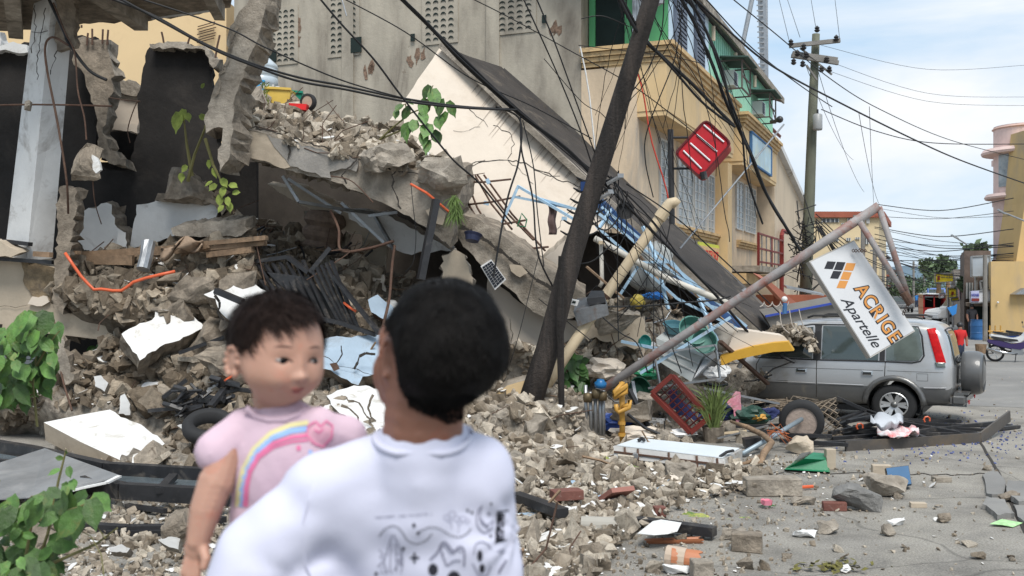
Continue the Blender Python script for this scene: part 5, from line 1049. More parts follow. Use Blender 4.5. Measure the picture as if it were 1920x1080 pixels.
# plants helper
m_leaf=M('fresh_green_leaf',(.062,.135,.026),rough=.45,var=.4,scale=14,bump=.3,bscale=40,spec=.4,rv=.5,stain=(.13,.15,.03),samt=.3,sscale=11)
m_leafd=M('deep_green_leaf',(.05,.115,.028),rough=.5,var=.35,scale=9,bump=.15,spec=.4,rv=.45)
m_leafy=M('yellow_striped_leaf',(.30,.30,.05),rough=.5,var=.4,scale=30,bump=.1,stain=(.06,.14,.03),samt=.9,sscale=16)
m_stem=M('green_brown_stem',(.14,.13,.05),bump=.2)
LFO=[(0,0),(.22,.10),(.42,.34),(.44,.58),(.30,.80),(.10,.95),(0,1.12)]
def leaf(bm,base,d,up,L_,wd=.9,droop=.25,mi=0):
 """heart shaped leaf folded along its midrib"""
 d=d.normalized();s=d.cross(up).normalized();n=s.cross(d).normalized();n0=len(bm.faces);mid=[];Lf=[];Rt=[]
 for w,t in LFO:
  c=base+d*L_*t-Vector((0,0,1))*droop*L_*t*t;tt=.12*w*L_
  mid.append(bm.verts.new(c));Lf.append(bm.verts.new(c+s*w*L_*wd+n*tt-d*(.12*L_ if t==.10 else 0)));Rt.append(bm.verts.new(c-s*w*L_*wd+n*tt-d*(.12*L_ if t==.10 else 0)))
 for i in range(len(LFO)-1):
  if i==0 or i==len(LFO)-2:
   a,b=(i,i+1);
  for S,fl in((Lf,0),(Rt,1)):
   vs=[mid[i],mid[i+1],S[i+1],S[i]]
   if LFO[i][0]==0:vs=[mid[i],mid[i+1],S[i+1]]
   elif LFO[i+1][0]==0:vs=[mid[i],mid[i+1],S[i]]
   bm.faces.new(vs[::-1]if fl else vs)
 bmesh.ops.delete(bm,geom=[v for v in Lf+Rt if not v.link_faces],context='VERTS')
def sprig(px,py,Y,pts,leaves,Ls,seed,label,m=m_leaf,name='leafy_plant',sw=.008):
 """stems along px polylines; leaves along them"""
 q=random.Random(seed);t_=thing(name,label,'plant',P(px,py,Y));bm=new();lf=new()
 for st in pts:
  v=[P(*p)for p in st];tube(bm,v,[sw*(1-.6*i/(len(v)-1))for i in range(len(v))],5)
 obj('stems',bm,m_stem,t_)
 for(x,y,dd,l,ang)in leaves:
  d=Vector((math.cos(R(ang)),q.uniform(-.9,.1),math.sin(R(ang))));up=Vector((q.uniform(-.4,.4),-1,q.uniform(.2,.9)));leaf(lf,P(x,y,dd),d,up,l,q.uniform(.75,1),q.uniform(.05,.35))
 o=obj('foliage',lf,m,t_,recalc=False);return t_

# coloured odds and ends round the crate
q=random.Random(60)
panel('towel','pink towel hung over the grey tube beside the grass','towel',[(1374,742),(1380,734),(1388,735),(1390,760),(1388,792),(1380,796),(1376,770),(1362,752)],15.3,(0,.03,0),M('pink_towel',(.52,.20,.25),var=.3,scale=12,bump=.3,stain=(.6,.4,.42),samt=.5,sscale=8),1.5,7,401)
for k,(px,py,Y,dm,m_,lb)in enumerate(((1405,778,15.4,(.3,.2,.14),M('dark_green_tarp',(.015,.05,.035),rough=.5,bump=.2),'dark green tarpaulin bundle under the grey tube'),(1420,782,15.3,(.13,.1,.05),m_gas,'yellow plastic scrap beside the green tarpaulin'),(1440,776,15.5,(.17,.1,.09),M('navy_cloth',(.03,.04,.12),bump=.2),'navy blue bundle just left of the tyre'),(1350,770,15.6,(.34,.2,.14),M('navy_cloth',(.03,.04,.12)),'navy blue cloth heap behind the potted grass'),(1140,790,15.2,(.3,.2,.13),M('deep_blue_bag',(.02,.05,.2),rough=.35,bump=.2),'deep blue bag lying behind the yellow gas pipe'),(1215,790,15.5,(.3,.2,.06),m_white,'white plastic sheet beneath the maroon crate'),(1265,812,14.9,(.32,.2,.06),m_white,'crumpled white sheet behind the light box'),(1200,812,14.8,(.42,.2,.1),m_creamp,'flat pale stone behind the left end of the light box'),(1345,700,16.2,(.2,.15,.12),m_white,'white crumpled bag under the yellow fascia'),(1212,700,16.2,(.2,.2,.1),m_gpl,'dark teal basin piece behind the crate'),(1130,690,16.4,(.3,.2,.16),m_creamp,'cream lump right of the pole foot'),(908,786,14.8,(.3,.2,.06),m_gpl,'dark green plastic tray right of the man'))):
 one('bundle',blob(px,py,Y,dm,20+k,.5),m_,lb,'bundle',smooth=False)
for k,(a,b,w,m_,lb)in enumerate((((1100,800,15.4),(1240,812,15.3),.1,m_black,'dark beam lying behind the gas pipe'),((1180,730,15.6),(1215,800,15.2),.07,m_black,'black frame side leaning right of the gas pipe'),((1186,715,15.7),(1196,770,15.5),.05,m_steel,'grey bent channel beside the gas pipe'),((1150,765,15.5),(1225,830,14.8),.05,m_black,'thin black bar crossing under the crate'),((1330,815,14.9),(1400,808,14.8),.05,m_pvc,'short cream stick by the grass pot'),((1345,822,14.7),(1440,798,14.9),.035,m_steel,'thin pale tube behind the twisted branch'),((1380,800,15),(1470,796,15),.06,m_black,'black slat stack left of the tyre, upper slat'),((1390,812,14.8),(1465,806,14.9),.07,m_black,'black slat stack left of the tyre, lower slat'),((1395,830,14.2),(1425,826,14.2),.2,m_black,'small black box below the grey pole'),((1350,640,16.3),(1440,720,16.9),.08,m_rust,'rusty bar under the yellow fascia'),((1385,690,16.8),(1402,655,16.8),.1,m_white,'white stick leaning under the yellow fascia'),((1200,480,18),(1260,560,17.6),.06,m_wood,'brown batten under the pale blue truss, left'),((1230,470,18),(1330,580,17.6),.06,m_wood,'brown batten under the pale blue truss, right'),((1100,500,17),(1170,560,16.6),.05,m_wood,'brown batten beside the black pole'))):
 bm=new();bar(bm,P(*a),P(*b),w,w*.6);one('scrap_bar',bm,m_,lb,'scrap')
# ------------------------------------------------------------------ silver car (built in its own frame: x forward, y left, z up, origin under the rear axle)
m_silver=M('silver_car_paint',(.42,.425,.43),rough=.3,var=.04,scale=2,bump=.02,bscale=60,metal=.45,coat=.35,stain=(.33,.31,.27),samt=.4,sscale=2)
m_silver_d=M('dark_silver_lower_paint',(.14,.14,.138),rough=.38,var=.1,scale=3,bump=.02,metal=.5,coat=.4,stain=(.22,.2,.17),samt=.35,sscale=2.5)
m_trimb=M('black_car_trim',(.02,.02,.021),rough=.5,var=.2,bump=.05)
m_cglass=M('tinted_car_glass',(.045,.06,.058),rough=.06,var=.1,bump=0,spec=.8)
m_qglass=M('light_car_glass',(.09,.11,.10),rough=.08,var=.35,scale=2,bump=0,spec=.8)
m_alloy=M('alloy_wheel',(.55,.55,.55),rough=.35,metal=.6,var=.1,bump=0)
m_chrome=M('chrome',(.6,.6,.6),rough=.15,metal=1,var=.05,bump=0)
m_tail=M('tail_light_red',(.42,.006,.008),rough=.5,var=.3,scale=12,bump=0,spec=.12)
CARP=P(1691,785,17.5);CARP.z=0
car=thing('car','silver grey station wagon with its bonnet buried under rubble and a rear spare wheel','car',(0,0,0))
# stations: x, half width, sill z, belt z, roof z, roof half width
ST=[(-.86,.60,.62,.98,1.02,.50),(-.84,.70,.42,1.02,1.12,.56),(-.80,.78,.36,1.03,1.35,.60),(-.74,.82,.34,1.04,1.62,.63),(-.62,.84,.33,1.05,1.75,.66),(-.3,.85,.30,1.05,1.79,.68),(.3,.85,.28,1.04,1.80,.68),(.9,.85,.28,1.03,1.80,.68),(1.5,.85,.28,1.02,1.77,.67),(1.85,.85,.28,1.01,1.70,.65),(2.2,.85,.28,1.0,1.42,.66),(2.45,.84,.29,1.0,1.12,.70),(2.9,.82,.3,.97,1.04,.72),(3.3,.79,.33,.9,.97,.66),(3.55,.70,.4,.75,.8,.5)]
def ring(x,w,zs,zb,zr,wr):
 z1=zs+.10;zm=(zs+zb)/2
 h=[(0,zs),(w*.85,zs),(w*.97,z1),(w,zm-.05),(w,zm+.12),(w*.985,zb)]
 if zr-zb>.2:h+=[(w*.96,zb+.05),(wr+(w-wr)*.28,zb+(zr-zb)*.72),(wr+.02,zr-.09),(wr-.07,zr-.02),(wr*.5,zr+.012),(0,zr+.018)]
 else:h+=[(w*.95,zb+(zr-zb)*.3),(w*.9,zb+(zr-zb)*.5),(wr+.02,zr-.02),(wr-.07,zr-.005),(wr*.5,zr+.005),(0,zr+.01)]
 return[(x,a,b)for a,b in h]+[(x,-a,b)for a,b in h[-2:0:-1]]
bm=new();rg_=[[bm.verts.new(p)for p in ring(*s)]for s in ST];nn=len(rg_[0])
for a,b in zip(rg_,rg_[1:]):
 for k in range(nn):bm.faces.new((a[k],a[(k+1)%nn],b[(k+1)%nn],b[k]))
bm.faces.new(rg_[0][::-1]);bm.faces.new(rg_[-1]);bmesh.ops.recalc_face_normals(bm,faces=bm.faces)
body=obj('body',bm,[m_silver,m_silver_d],None,local=True);body.parent=car
def cutter(x):
 b=new();lathe(b,[(0,-1.2),(.405,-1.2),(.405,1.2),(0,1.2)],28,Matrix.Translation((x,0,.36))@Matrix.Rotation(R(90),4,'X'));bmesh.ops.recalc_face_normals(b,faces=b.faces)
 me=bpy.data.meshes.new('cut');b.to_mesh(me);b.free();o=bpy.data.objects.new('cut',me);COL.objects.link(o);return o
sm=body.modifiers.new('s','SUBSURF');sm.levels=sm.render_levels=2;
cs_=[cutter(0),cutter(2.7)]
for c_ in cs_:mo=body.modifiers.new('b','BOOLEAN');mo.object=c_;mo.operation='DIFFERENCE';mo.solver='EXACT'
dg=bpy.context.evaluated_depsgraph_get();me=bpy.data.meshes.new_from_object(body.evaluated_get(dg));body.modifiers.clear();body.data=me
for c_ in cs_:bpy.data.objects.remove(c_)
for p in me.polygons:
 p.use_smooth=True
 if p.center.z<.66 and len(me.materials)>1:p.material_index=1
bvc=BVHTree.FromPolygons([v.co for v in me.vertices],[list(p.vertices)for p in me.polygons])
def side_pt(x,z,off,sg=-1):
 """point on the car flank at (x,z); the flank seen by the camera is y<0 after turning"""
 h=bvc.ray_cast(Vector((x,sg*2,z)),Vector((0,-sg,0)))
 if h[0]is None:return Vector((x,sg*.7,z))
 return h[0]+Vector((0,sg*off,0))
def flank(name,pts,m,parent,off=.006,th=.012,sg=-1,sub=3):
 """a pane lying on the flank"""
 q2=[]
 for a,b in zip(pts,pts[1:]+pts[:1]):
  for k in range(sub):q2.append((a[0]+(b[0]-a[0])*k/sub,a[1]+(b[1]-a[1])*k/sub))
 bm=new();cx=sum(p[0]for p in q2)/len(q2);cz=sum(p[1]for p in q2)/len(q2);n=len(q2)
 rings=[]
 for t in(1,.66,.33):rings.append([bm.verts.new(side_pt(cx+(x-cx)*t,cz+(z-cz)*t,off+(th if t<1 else th*.7),sg))for x,z in q2])
 ce=bm.verts.new(side_pt(cx,cz,off+th,sg));lo=[bm.verts.new(side_pt(x,z,-.02,sg))for x,z in q2]
 for A,B in((lo,rings[0]),(rings[0],rings[1]),(rings[1],rings[2])):
  for i in range(n):bm.faces.new((A[i],A[(i+1)%n],B[(i+1)%n],B[i]))
 for i in range(n):bm.faces.new((rings[2][i],rings[2][(i+1)%n],ce))
 bmesh.ops.recalc_face_normals(bm,faces=bm.faces)
 o=obj(name,bm,m,None,smooth=False,local=True,recalc=False);o.parent=parent;return o
def strip(name,pts,w,m,parent,off=.004,sg=-1,seg=4):
 q2=[]
 for a,b in zip(pts,pts[1:]):
  n=max(2,int(math.hypot(b[0]-a[0],b[1]-a[1])/.08));q2+=[(a[0]+(b[0]-a[0])*k/n,a[1]+(b[1]-a[1])*k/n)for k in range(n)]
 q2.append(pts[-1]);bm=new();tube(bm,[side_pt(x,z,off,sg)for x,z in q2],w,seg);o=obj(name,bm,m,None,local=True);o.parent=parent;return o
for sg in(-1,1):
 d1=flank('front_window',[(1.28,1.10),(1.28,1.66),(1.74,1.60),(2.12,1.22),(2.14,1.10)],m_cglass,car,sg=sg)
 d2=flank('rear_window',[(.24,1.10),(.24,1.68),(1.12,1.68),(1.12,1.10)],m_cglass,car,sg=sg)
 d3=flank('quarter_window',[(-.42,1.22),(-.38,1.52),(-.34,1.66),(-.28,1.69),(.12,1.68),(.12,1.11),(-.25,1.11),(-.37,1.13)],m_qglass,car,sg=sg)
 flank('door_pillar',[(1.14,1.08),(1.14,1.69),(1.26,1.69),(1.26,1.08)],m_trimb,car,off=.003,th=.006,sg=sg)
 flank('pillar',[(.14,1.08),(.14,1.69),(.22,1.69),(.22,1.08)],m_trimb,car,off=.003,th=.006,sg=sg)
 for nm,pts in(('window_seal',[(-.44,1.20),(-.40,1.54),(-.34,1.69),(.13,1.71),(1.3,1.70),(1.76,1.63),(2.16,1.23),(2.2,1.08),(1.2,1.075),(.13,1.085),(-.27,1.08),(-.39,1.11),(-.44,1.20)]),):strip(nm,pts,.013,m_trimb,car,sg=sg)
 dr1=strip('door_seam',[(1.2,1.08),(1.2,.5),(1.22,.32)],.007,m_crk,car,off=0,sg=sg);strip('door_seam',[(2.14,1.08),(2.2,.95),(2.2,.45),(2.12,.32)],.007,m_crk,car,off=0,sg=sg)
 strip('door_seam',[(.13,1.08),(.14,.80),(.28,.70),(.42,.52),(.45,.34)],.007,m_crk,car,off=0,sg=sg)
 strip('waist_moulding',[(-.76,.67),(-.44,.66)],.010,m_silver,car,sg=sg);strip('waist_moulding',[(.46,.66),(1.18,.66)],.010,m_silver,car,sg=sg);strip('waist_moulding',[(1.22,.66),(2.18,.66)],.010,m_silver,car,sg=sg)
 strip('body_crease',[(-.72,.93),(.1,.93)],.005,m_silver_d,car,off=0,sg=sg);strip('body_crease',[(.16,.93),(2.1,.92)],.005,m_silver_d,car,off=0,sg=sg)
 for hx in(.40,1.44):
  h_=flank('door_handle',[(hx-.085,.845),(hx-.085,.915),(hx+.085,.915),(hx+.085,.845)],m_chrome,car,off=.012,th=.02,sg=sg,sub=2)
  g_2=flank('handle_recess',[(hx-.065,.855),(hx-.065,.895),(hx+.065,.895),(hx+.065,.855)],m_trimb,h_,off=.03,th=.006,sg=sg,sub=2)
 for wx in(0,2.7):      # wheel arch flare
  pts=[(wx+.44*math.cos(a),.36+.45*math.sin(a))for a in[math.pi*k/14 for k in range(0,15)]]
  bm=new();pp_=[side_pt(x,max(z,.36),.012,sg)for x,z in pts];
  for p_ in pp_:p_.y=sg*max(abs(p_.y),.84)
  tube(bm,pp_,[.05]*len(pp_),8);o=obj('wheel_arch',bm,m_silver_d,None,smooth=True,local=True);o.parent=car
 strip('filler_outline',[(-.5,.78),(-.5,.90),(-.34,.90),(-.34,.78),(-.5,.78)],.004,m_silver_d,car,off=0,sg=sg)
 # tail light wraps the corner
 tl=flank('tail_light',[(-.755,1.10),(-.62,1.10),(-.47,1.66),(-.59,1.68)],m_tail,car,off=.008,th=.02,sg=sg)
 flank('indicator',[(-.752,1.02),(-.62,1.02),(-.60,1.10),(-.735,1.10)],m_qglass,tl,off=.014,th=.014,sg=sg)
 bm=new();tube(bm,[(-.4,sg*.60,1.83),(-.3,sg*.60,1.86),(1.3,sg*.60,1.86),(1.4,sg*.60,1.82)],.022,6);o=obj('roof_rail',bm,m_trimb,None,local=True);o.parent=car
def wheel(x,sg):
 w=bpy.data.objects.new('wheel',None);COL.objects.link(w);w.parent=car;w.location=(x,sg*.74,.345)
 Mx=Matrix.Rotation(R(90)*-sg,4,'X')
 bm=new();lathe(bm,[(.20,-.10),(.30,-.11),(.34,-.08),(.348,0),(.34,.08),(.30,.11),(.215,.10)],36,Mx);t=obj('tyre',bm,m_rubber,None,smooth=True,local=True);t.parent=w
 bm=new();lathe(bm,[(.215,.10),(.205,.10),(.19,.04),(.185,-.05),(0,-.05)],30,Mx)
 r_=obj('rim',bm,m_silver_d,None,smooth=True,local=True);r_.parent=w
 bm=new()
 for k in range(6):
  a=k*math.pi/3;
  for s2 in(-1,1):
   a1=a+s2*.13;a2=a+s2*.17;bar(bm,Mx@Vector((.045*math.cos(a1),.045*math.sin(a1),.065)),Mx@Vector((.20*math.cos(a2),.20*math.sin(a2),.09)),.048,.025,Mx@Vector((0,0,1)))
 lathe(bm,[(.205,.09),(.218,.105),(.205,.115),(.195,.095)],30,Mx)
 s_=obj('spokes',bm,m_alloy,None,local=True);s_.parent=w
 bm=new();lathe(bm,[(.055,.07),(.05,.095),(0,.10)],14,Mx);s_=obj('hub_cap',bm,m_silver_d,None,smooth=True,local=True);s_.parent=w
for x in(0,2.7):
 for sg in(-1,1):wheel(x,sg)
# rear: window, spare wheel, bumper
def rear_pt(y,z,off):
 h=bvc.ray_cast(Vector((-3,y,z)),Vector((1,0,0)));return(h[0]if h[0]else Vector((-.8,y,z)))+Vector((-off,0,0))
bm=new();G_={}
for i in range(9):
 for j in range(6):
  y=-.50+1.0*i/8;z=1.08+.54*j/5;y*=1-.10*j/5;G_[i,j]=bm.verts.new(rear_pt(y,z,.012))
for i in range(8):
 for j in range(5):bm.faces.new((G_[i,j],G_[i+1,j],G_[i+1,j+1],G_[i,j+1]))
o=obj('rear_glass',bm,m_cglass,None,smooth=True,local=True);o.parent=car;rgl=o;o.modifiers.new('t','SOLIDIFY').thickness=.006
bm=new();tube(bm,[rear_pt(y,z,.014)for y,z in((-.52,1.06),(-.47,1.64),(0,1.66),(.47,1.64),(.52,1.06),(0,1.05),(-.52,1.06))],.014,5);o=obj('seal',bm,m_trimb,None,local=True);o.parent=rgl
bm=new();tube(bm,[rear_pt(.3,1.08,.03),rear_pt(-.25,1.13,.03)],.012,5);o=obj('wiper',bm,m_trimb,None,local=True);o.parent=rgl
sw_=bpy.data.objects.new('spare_wheel',None);COL.objects.link(sw_);sw_.parent=car;sw_.location=(-1.06,-.02,.88);sw_.scale=(1.35,1.08,1.08)
Mx=Matrix.Rotation(R(-90),4,'Y')
bm=new();lathe(bm,[(.25,-.11),(.33,-.10),(.352,-.04),(.352,.06),(.335,.10)],36,Mx);o=obj('tyre',bm,M('dark_grey_tyre_cover',(.10,.10,.10),rough=.4,bump=.03,coat=.3),None,smooth=True,local=True);o.parent=sw_
bm=new();lathe(bm,[(.335,.10),(.31,.125),(.22,.12),(.12,.145),(0,.15)],36,Mx);o=obj('cover',bm,m_silver_d,None,smooth=True,local=True);o.parent=sw_
bm=new();lathe(bm,[(.30,.128),(.27,.135),(.245,.125)],36,Mx);o=obj('cover_band',bm,m_trimb,None,smooth=True,local=True);o.parent=sw_
bm=new();box(bm,(-.93,-.52,.93),(.07,.42,.06));box(bm,(-.93,-.62,.78),(.05,.05,.34));o=obj('spare_wheel_bracket',bm,m_trimb,None,local=True);o.parent=car
bm=new();box(bm,(-.93,0,.47),(.24,1.56,.20));bmesh.ops.bevel(bm,geom=bm.edges,offset=.05,segments=3,affect='EDGES');box(bm,(-.96,0,.57),(.2,1.3,.03));o=obj('rear_bumper',bm,m_silver_d,None,smooth=False,local=True);o.parent=car
bm=new();box(bm,(-.86,-.72,.66),(.1,.16,.07));o=obj('bumper_corner',bm,m_trimb,None,local=True);o.parent=car
bm=new();box(bm,(-1.06,-.5,.42),(.01,.12,.06));box(bm,(-1.06,.5,.42),(.01,.12,.06));o=obj('reflector',bm,m_tail,None,local=True);o.parent=car
# seats seen through the quarter window are printed by the glass reflections only; mirror and underbody
bm=new();box(bm,(1.4,0,.24),(3.6,1.3,.1));o=obj('underbody',bm,m_trimb,None,local=True);o.parent=car
for ax_ in(0,2.7):bm=new();lathe(bm,[(.402,-.80),(.402,.80)],30,Matrix.Translation((ax_,0,.36))@Matrix.Rotation(R(90),4,'X'));o=obj('wheel_liner',bm,m_trimb,None,local=True);o.parent=car
bm=new();box(bm,(-.6,-.4,.26),(.7,.06,.06));o=obj('exhaust',bm,m_steel,None,local=True);o.parent=car
bm=new();bmesh.ops.create_icosphere(bm,subdivisions=2,radius=.5);bmesh.ops.transform(bm,matrix=Matrix.Translation((2.05,-1.0,1.08))@Matrix.Diagonal((.14,.26,.2,1)),verts=bm.verts);o=obj('door_mirror',bm,m_silver,None,smooth=True,local=True);o.parent=car
car.location=CARP;car.rotation_euler=(0,0,R(150.5));car.scale=(1.06,1.06,.975)
# ------------------------------------------------------------------ signs, poles, cables
ag=thing('hanging_sign','long white apartment sign with orange and black lettering hanging tilted from a rusty pole','sign',P(1632,672,14.5))
SPn=PL((1517,490,14.6),(1601,450,14.7),(1632,672,14.4))
cs=[SPn.at(1517,490),SPn.at(1601,450),SPn.at(1716,621),SPn.at(1632,671)]
nz_=SPn.n if SPn.n.y<0 else-SPn.n
bm=new();prism(bm,[c+nz_*0 for c in cs],-nz_*.14);obj('case',bm,M('weathered_sign_edge',(.42,.40,.37),bump=.1),ag)
cc=sum(cs,Vector())/4
bm=new();prism(bm,[cc+(c-cc)*.975+nz_*.006 for c in cs],-nz_*.004);face=obj('face',bm,M('dusty_white_acrylic',(.56,.565,.575),rough=.35,var=.06,scale=1.5,bump=.02,stain=(.55,.56,.57),samt=.5,sscale=1.2),ag)
m_ink=M('black_ink',(.012,.013,.018),rough=.5,bump=0);m_oro=M('orange_ink',(.56,.24,.055),rough=.5,var=.05,bump=0)
for k,(pl,m_)in enumerate((([(1551,490),(1567,491),(1561,505),(1545,504)],m_ink),([(1569,491),(1585,492),(1579,507),(1563,506)],m_ink),([(1587,493),(1604,494),(1599,508),(1582,507)],m_oro),([(1562,508),(1578,509),(1571,523),(1556,522)],m_ink),([(1581,509),(1597,511),(1591,525),(1575,524)],m_oro),([(1574,526),(1590,527),(1584,541),(1568,540)],m_oro))):
 bm=new();prism(bm,[SPn.at(*p)+nz_*.009 for p in pl],-nz_*.002);obj('logo_tile',bm,m_,face)
xd=(SPn.at(1675,627)-SPn.at(1617,542)).normalized();yd=nz_.cross(xd)
text_on('lettering','ACRIGE',SPn.at(1646,586)+nz_*.0085,xd,yd,w=.985,h=.235,m=m_ink,parent=face,bold=.058,sp=1.14,depth=.001)
text_on('lettering','ACRIGE',SPn.at(1646,586)+nz_*.0105,xd,yd,w=.945,h=.200,m=m_oro,parent=face,bold=.012,sp=1.14,depth=.001)
text_on('lettering','Apartelle',SPn.at(1612,605)+nz_*.009,xd,yd,w=.86,h=.20,m=m_ink,parent=face,bold=.006,shear=.45,depth=.001)
m_pipe=M('rusty_grey_pipe',(.25,.235,.23),rough=.6,var=.2,scale=3,bump=.2,stain=(.22,.085,.06),samt=.6,sscale=2.2)
sp_=thing('sign_pole','long leaning rusty pipe pole with a triangular end frame carrying the apartment sign','pole',P(1035,792,15.9))
bm=new();tube(bm,[P(1032,794,15.9),P(1300,617,15.2),P(1500,484,14.75),P(1648,386,14.4)],.068,14);obj('main_pipe',bm,m_pipe,sp_,smooth=True)
for a,b,r_ in(((1648,388,14.4),(1706,568,14.3),.045),((1612,416,14.45),(1706,568,14.3),.045)):
 bm=new();tube(bm,[P(*a),P(*b)],r_,10);obj('brace_pipe',bm,m_pipe,sp_,smooth=True)
bm=new();tube(bm,[P(1694,548,14.3),P(1708,570,14.28)],.06,10);obj('rusty_tip',bm,m_rust,sp_)
for x,y,d in((1316,605,15.18),(1398,550,15.0),(1230,662,15.4)):
 bm=new();tube(bm,[P(x-3,y+2,d),P(x+4,y-2.6,d)],.078,12);obj('collar',bm,m_steel,sp_)
for a,b in(((1704,570,14.3),(1694,588,14.4)),((1600,470,14.6),(1622,470,14.45))):
 bm=new();pa,pb=P(*a),P(*b)
 for k in range(5):c=pa.lerp(pb,k/4);tube(bm,[c+Vector((.02*math.cos(t),.01*(k%2),.025*math.sin(t)))for t in(0,1.5,3,4.5,6)],.007,4)
 one('chain',bm,m_rust,'short rusty chain holding the %s corner of the hanging sign'%('lower' if a[1]>500 else 'upper'),'chain')
bm=new();bar(bm,P(1448,524,14.95),P(1470,512,14.9),.03,.08);obj('clamp',bm,m_rust,sp_)
# red sign
rd=thing('red_sign_box','glossy red rounded sign box with four white tubes, tilted on a black post bracket','sign',P(1318,335,18))
RSn=PL((1267,290,18),(1325,225,18.1),(1314,330,17.9))
cs2=[(1265,288),(1323,224),(1371,268),(1313,333)]
bm=new();c2=Vector((sum(x for x,y in cs2)/4,sum(y for x,y in cs2)/4));rp_=[]
for i in range(4):
 a=Vector(cs2[i-1]);b=Vector(cs2[i]);c=Vector(cs2[(i+1)%4]);r_=12
 p0=b+(a-b).normalized()*r_;p1=b+(c-b).normalized()*r_
 for t in(0,.25,.5,.75,1):u=p0*(1-t)**2+b*2*t*(1-t)+p1*t*t;rp_.append(u)
nr=RSn.n if RSn.n.y<0 else-RSn.n
sh=[RSn.at(*p)for p in rp_];offv=(-nr*.26+Vector((.09,0,-.02)));prism(bm,sh,offv);obj('case',bm,M('red_acrylic',(.36,.005,.012),rough=.3,var=.2,scale=3,bump=.02,spec=.25,stain=(.16,.004,.008),samt=.45,sscale=2),rd)
bm=new()
for a,b in zip(sh,sh[1:]+sh[:1]):bar(bm,a+nr*.01,b+nr*.01,.05,.03)
obj('edge_trim',bm,M('dark_red_trim',(.10,.008,.01),rough=.4,bump=0),rd)
for(a,b)in(((1319,235),(1357,267)),((1306,253),(1344,285)),((1294,269),(1331,302)),((1281,283),(1315,317))):
 bm=new();tube(bm,[RSn.at(*a)+nr*.02,RSn.at(*b)+nr*.02],.016,8);obj('tube',bm,M('white_tube',(.7,.7,.7),rough=.3,bump=0),rd)
bm=new();tube(bm,[P(1318,322,17.85),P(1321,336,17.85)],.06,8);obj('socket',bm,m_black,rd)
bp=thing('bracket_post','black steel post with two arms reaching to the red sign box','post',P(1262,420,18.1))
bm=new();tube(bm,[P(1257,243,18.2),P(1260,420,18.2)],.055,10);obj('post',bm,m_black,bp)
for y,x1 in((258,1290),(316,1300)):
 bm=new();tube(bm,[P(1258,y,18.2),P(x1,y,18.1)],.022,7);obj('arm',bm,m_black,bp)
# utility poles
m_pole=M('black_weathered_timber',(.022,.018,.016),rough=.85,var=.6,scale=5,bump=.9,bscale=18,stain=(.055,.043,.036),samt=.5,sscale=5,streak=.12)
up=thing('utility_pole','thick black timber utility pole leaning across the middle of the scene','utility pole',P(982,792,14.8))
bm=new();pts=[((982,792,14.8),.185),((1028,650,14.9),.175),((1075,470,15.0),.16),((1110,360,15.0),.15),((1160,200,14.9),.14),((1200,70,14.7),.13),((1232,-40,14.5),.125)]
tube(bm,[P(*p)for p,r in pts],[r for p,r in pts],14)
obj('timber_shaft',bm,m_pole,up,smooth=True)
bm=new();q=random.Random(3)
for k in range(6):
 c=P(1085+k*6,440-k*20,15.25);tube(bm,[c+Vector((.28*math.cos(a),-.1+.12*math.sin(a),.05*math.cos(a*2)))for a in[i*.8 for i in range(9)]],.012,5)
obj('cable_coil',bm,m_cable,up)
for(px,py)in((1138,345),(1120,375),(1214,20)):
 bm=new();c=P(px,py,15.0);tube(bm,[c,c+Vector((.18,-.05,.1))],.03,6);box(bm,c+Vector((.2,-.05,.12)),(.09,.06,.06));obj('clamp',bm,m_steel,up)
bm=new();tube(bm,[P(1052,480,14.6),P(1050,600,14.6),P(1053,762,14.7)],[.04,.06,.045],9);one('timber_post',bm,m_pole,'thin dark upright timber post standing just in front of the black pole foot','post')
bm=new();c=P(1080,365,15.1);box(bm,P(1096,350,15.0),(.12,.1,.14));one('blue_box',bm,M('navy_plastic',(.01,.035,.12),bump=0),'small navy blue plastic cap on the side of the black pole','cap')
gp=thing('utility_pole','upright greenish utility pole with crossarms and a grey transformer against the sky','utility pole',P(1505,600,30))
bm=new();tube(bm,[P(1508,600,30),P(1516,420,30),P(1524,200,30),P(1530,64,30)],[.19,.17,.14,.115],12);obj('shaft',bm,M('green_grey_timber',(.13,.135,.10),var=.3,scale=4,bump=.5,stain=(.09,.1,.075),samt=.4,streak=.2),gp,smooth=True)
m_xarm=M('grey_crossarm',(.20,.19,.175),var=.3,bump=.3)
for a,b in(((1480,86),(1575,76)),((1484,104),(1572,118)),((1486,100),(1570,112))):
 bm=new();bar(bm,P(*a,29.8),P(*b,29.7),.12,.12);obj('crossarm',bm,m_xarm,gp)
for x,y in((1483,80),(1507,88),(1532,55),(1568,72),(1495,100),(1512,104),(1550,112),(1555,130),(1488,116),(1505,120),(1540,130)):
 bm=new();lathe(bm,[(0,-.1),(.05,-.08),(.09,-.03),(.05,0),(.08,.04),(.04,.08),(0,.12)],8,Matrix.Translation(P(x,y,29.6)));obj('insulator',bm,m_black,gp)
for a,b in(((1512,122),(1532,150)),((1560,140),(1535,120)),((1500,90),(1530,112))):
 bm=new();bar(bm,P(*a,29.7),P(*b,29.7),.05,.05);obj('brace',bm,m_xarm,gp)
bm=new();lathe(bm,[(0,0),(.13,0),(.14,.04),(.14,.45),(.1,.48),(0,.48)],14,Matrix.Translation(P(1533,244,29.6)));tr_=obj('transformer',bm,M('grey_transformer',(.30,.31,.31),rough=.4,bump=0),gp,smooth=True)
bm=new();tube(bm,[P(1533,215,29.6),P(1533,205,29.6)],.03,6);obj('bushing',bm,m_black,tr_)
bm=new();q=random.Random(9)
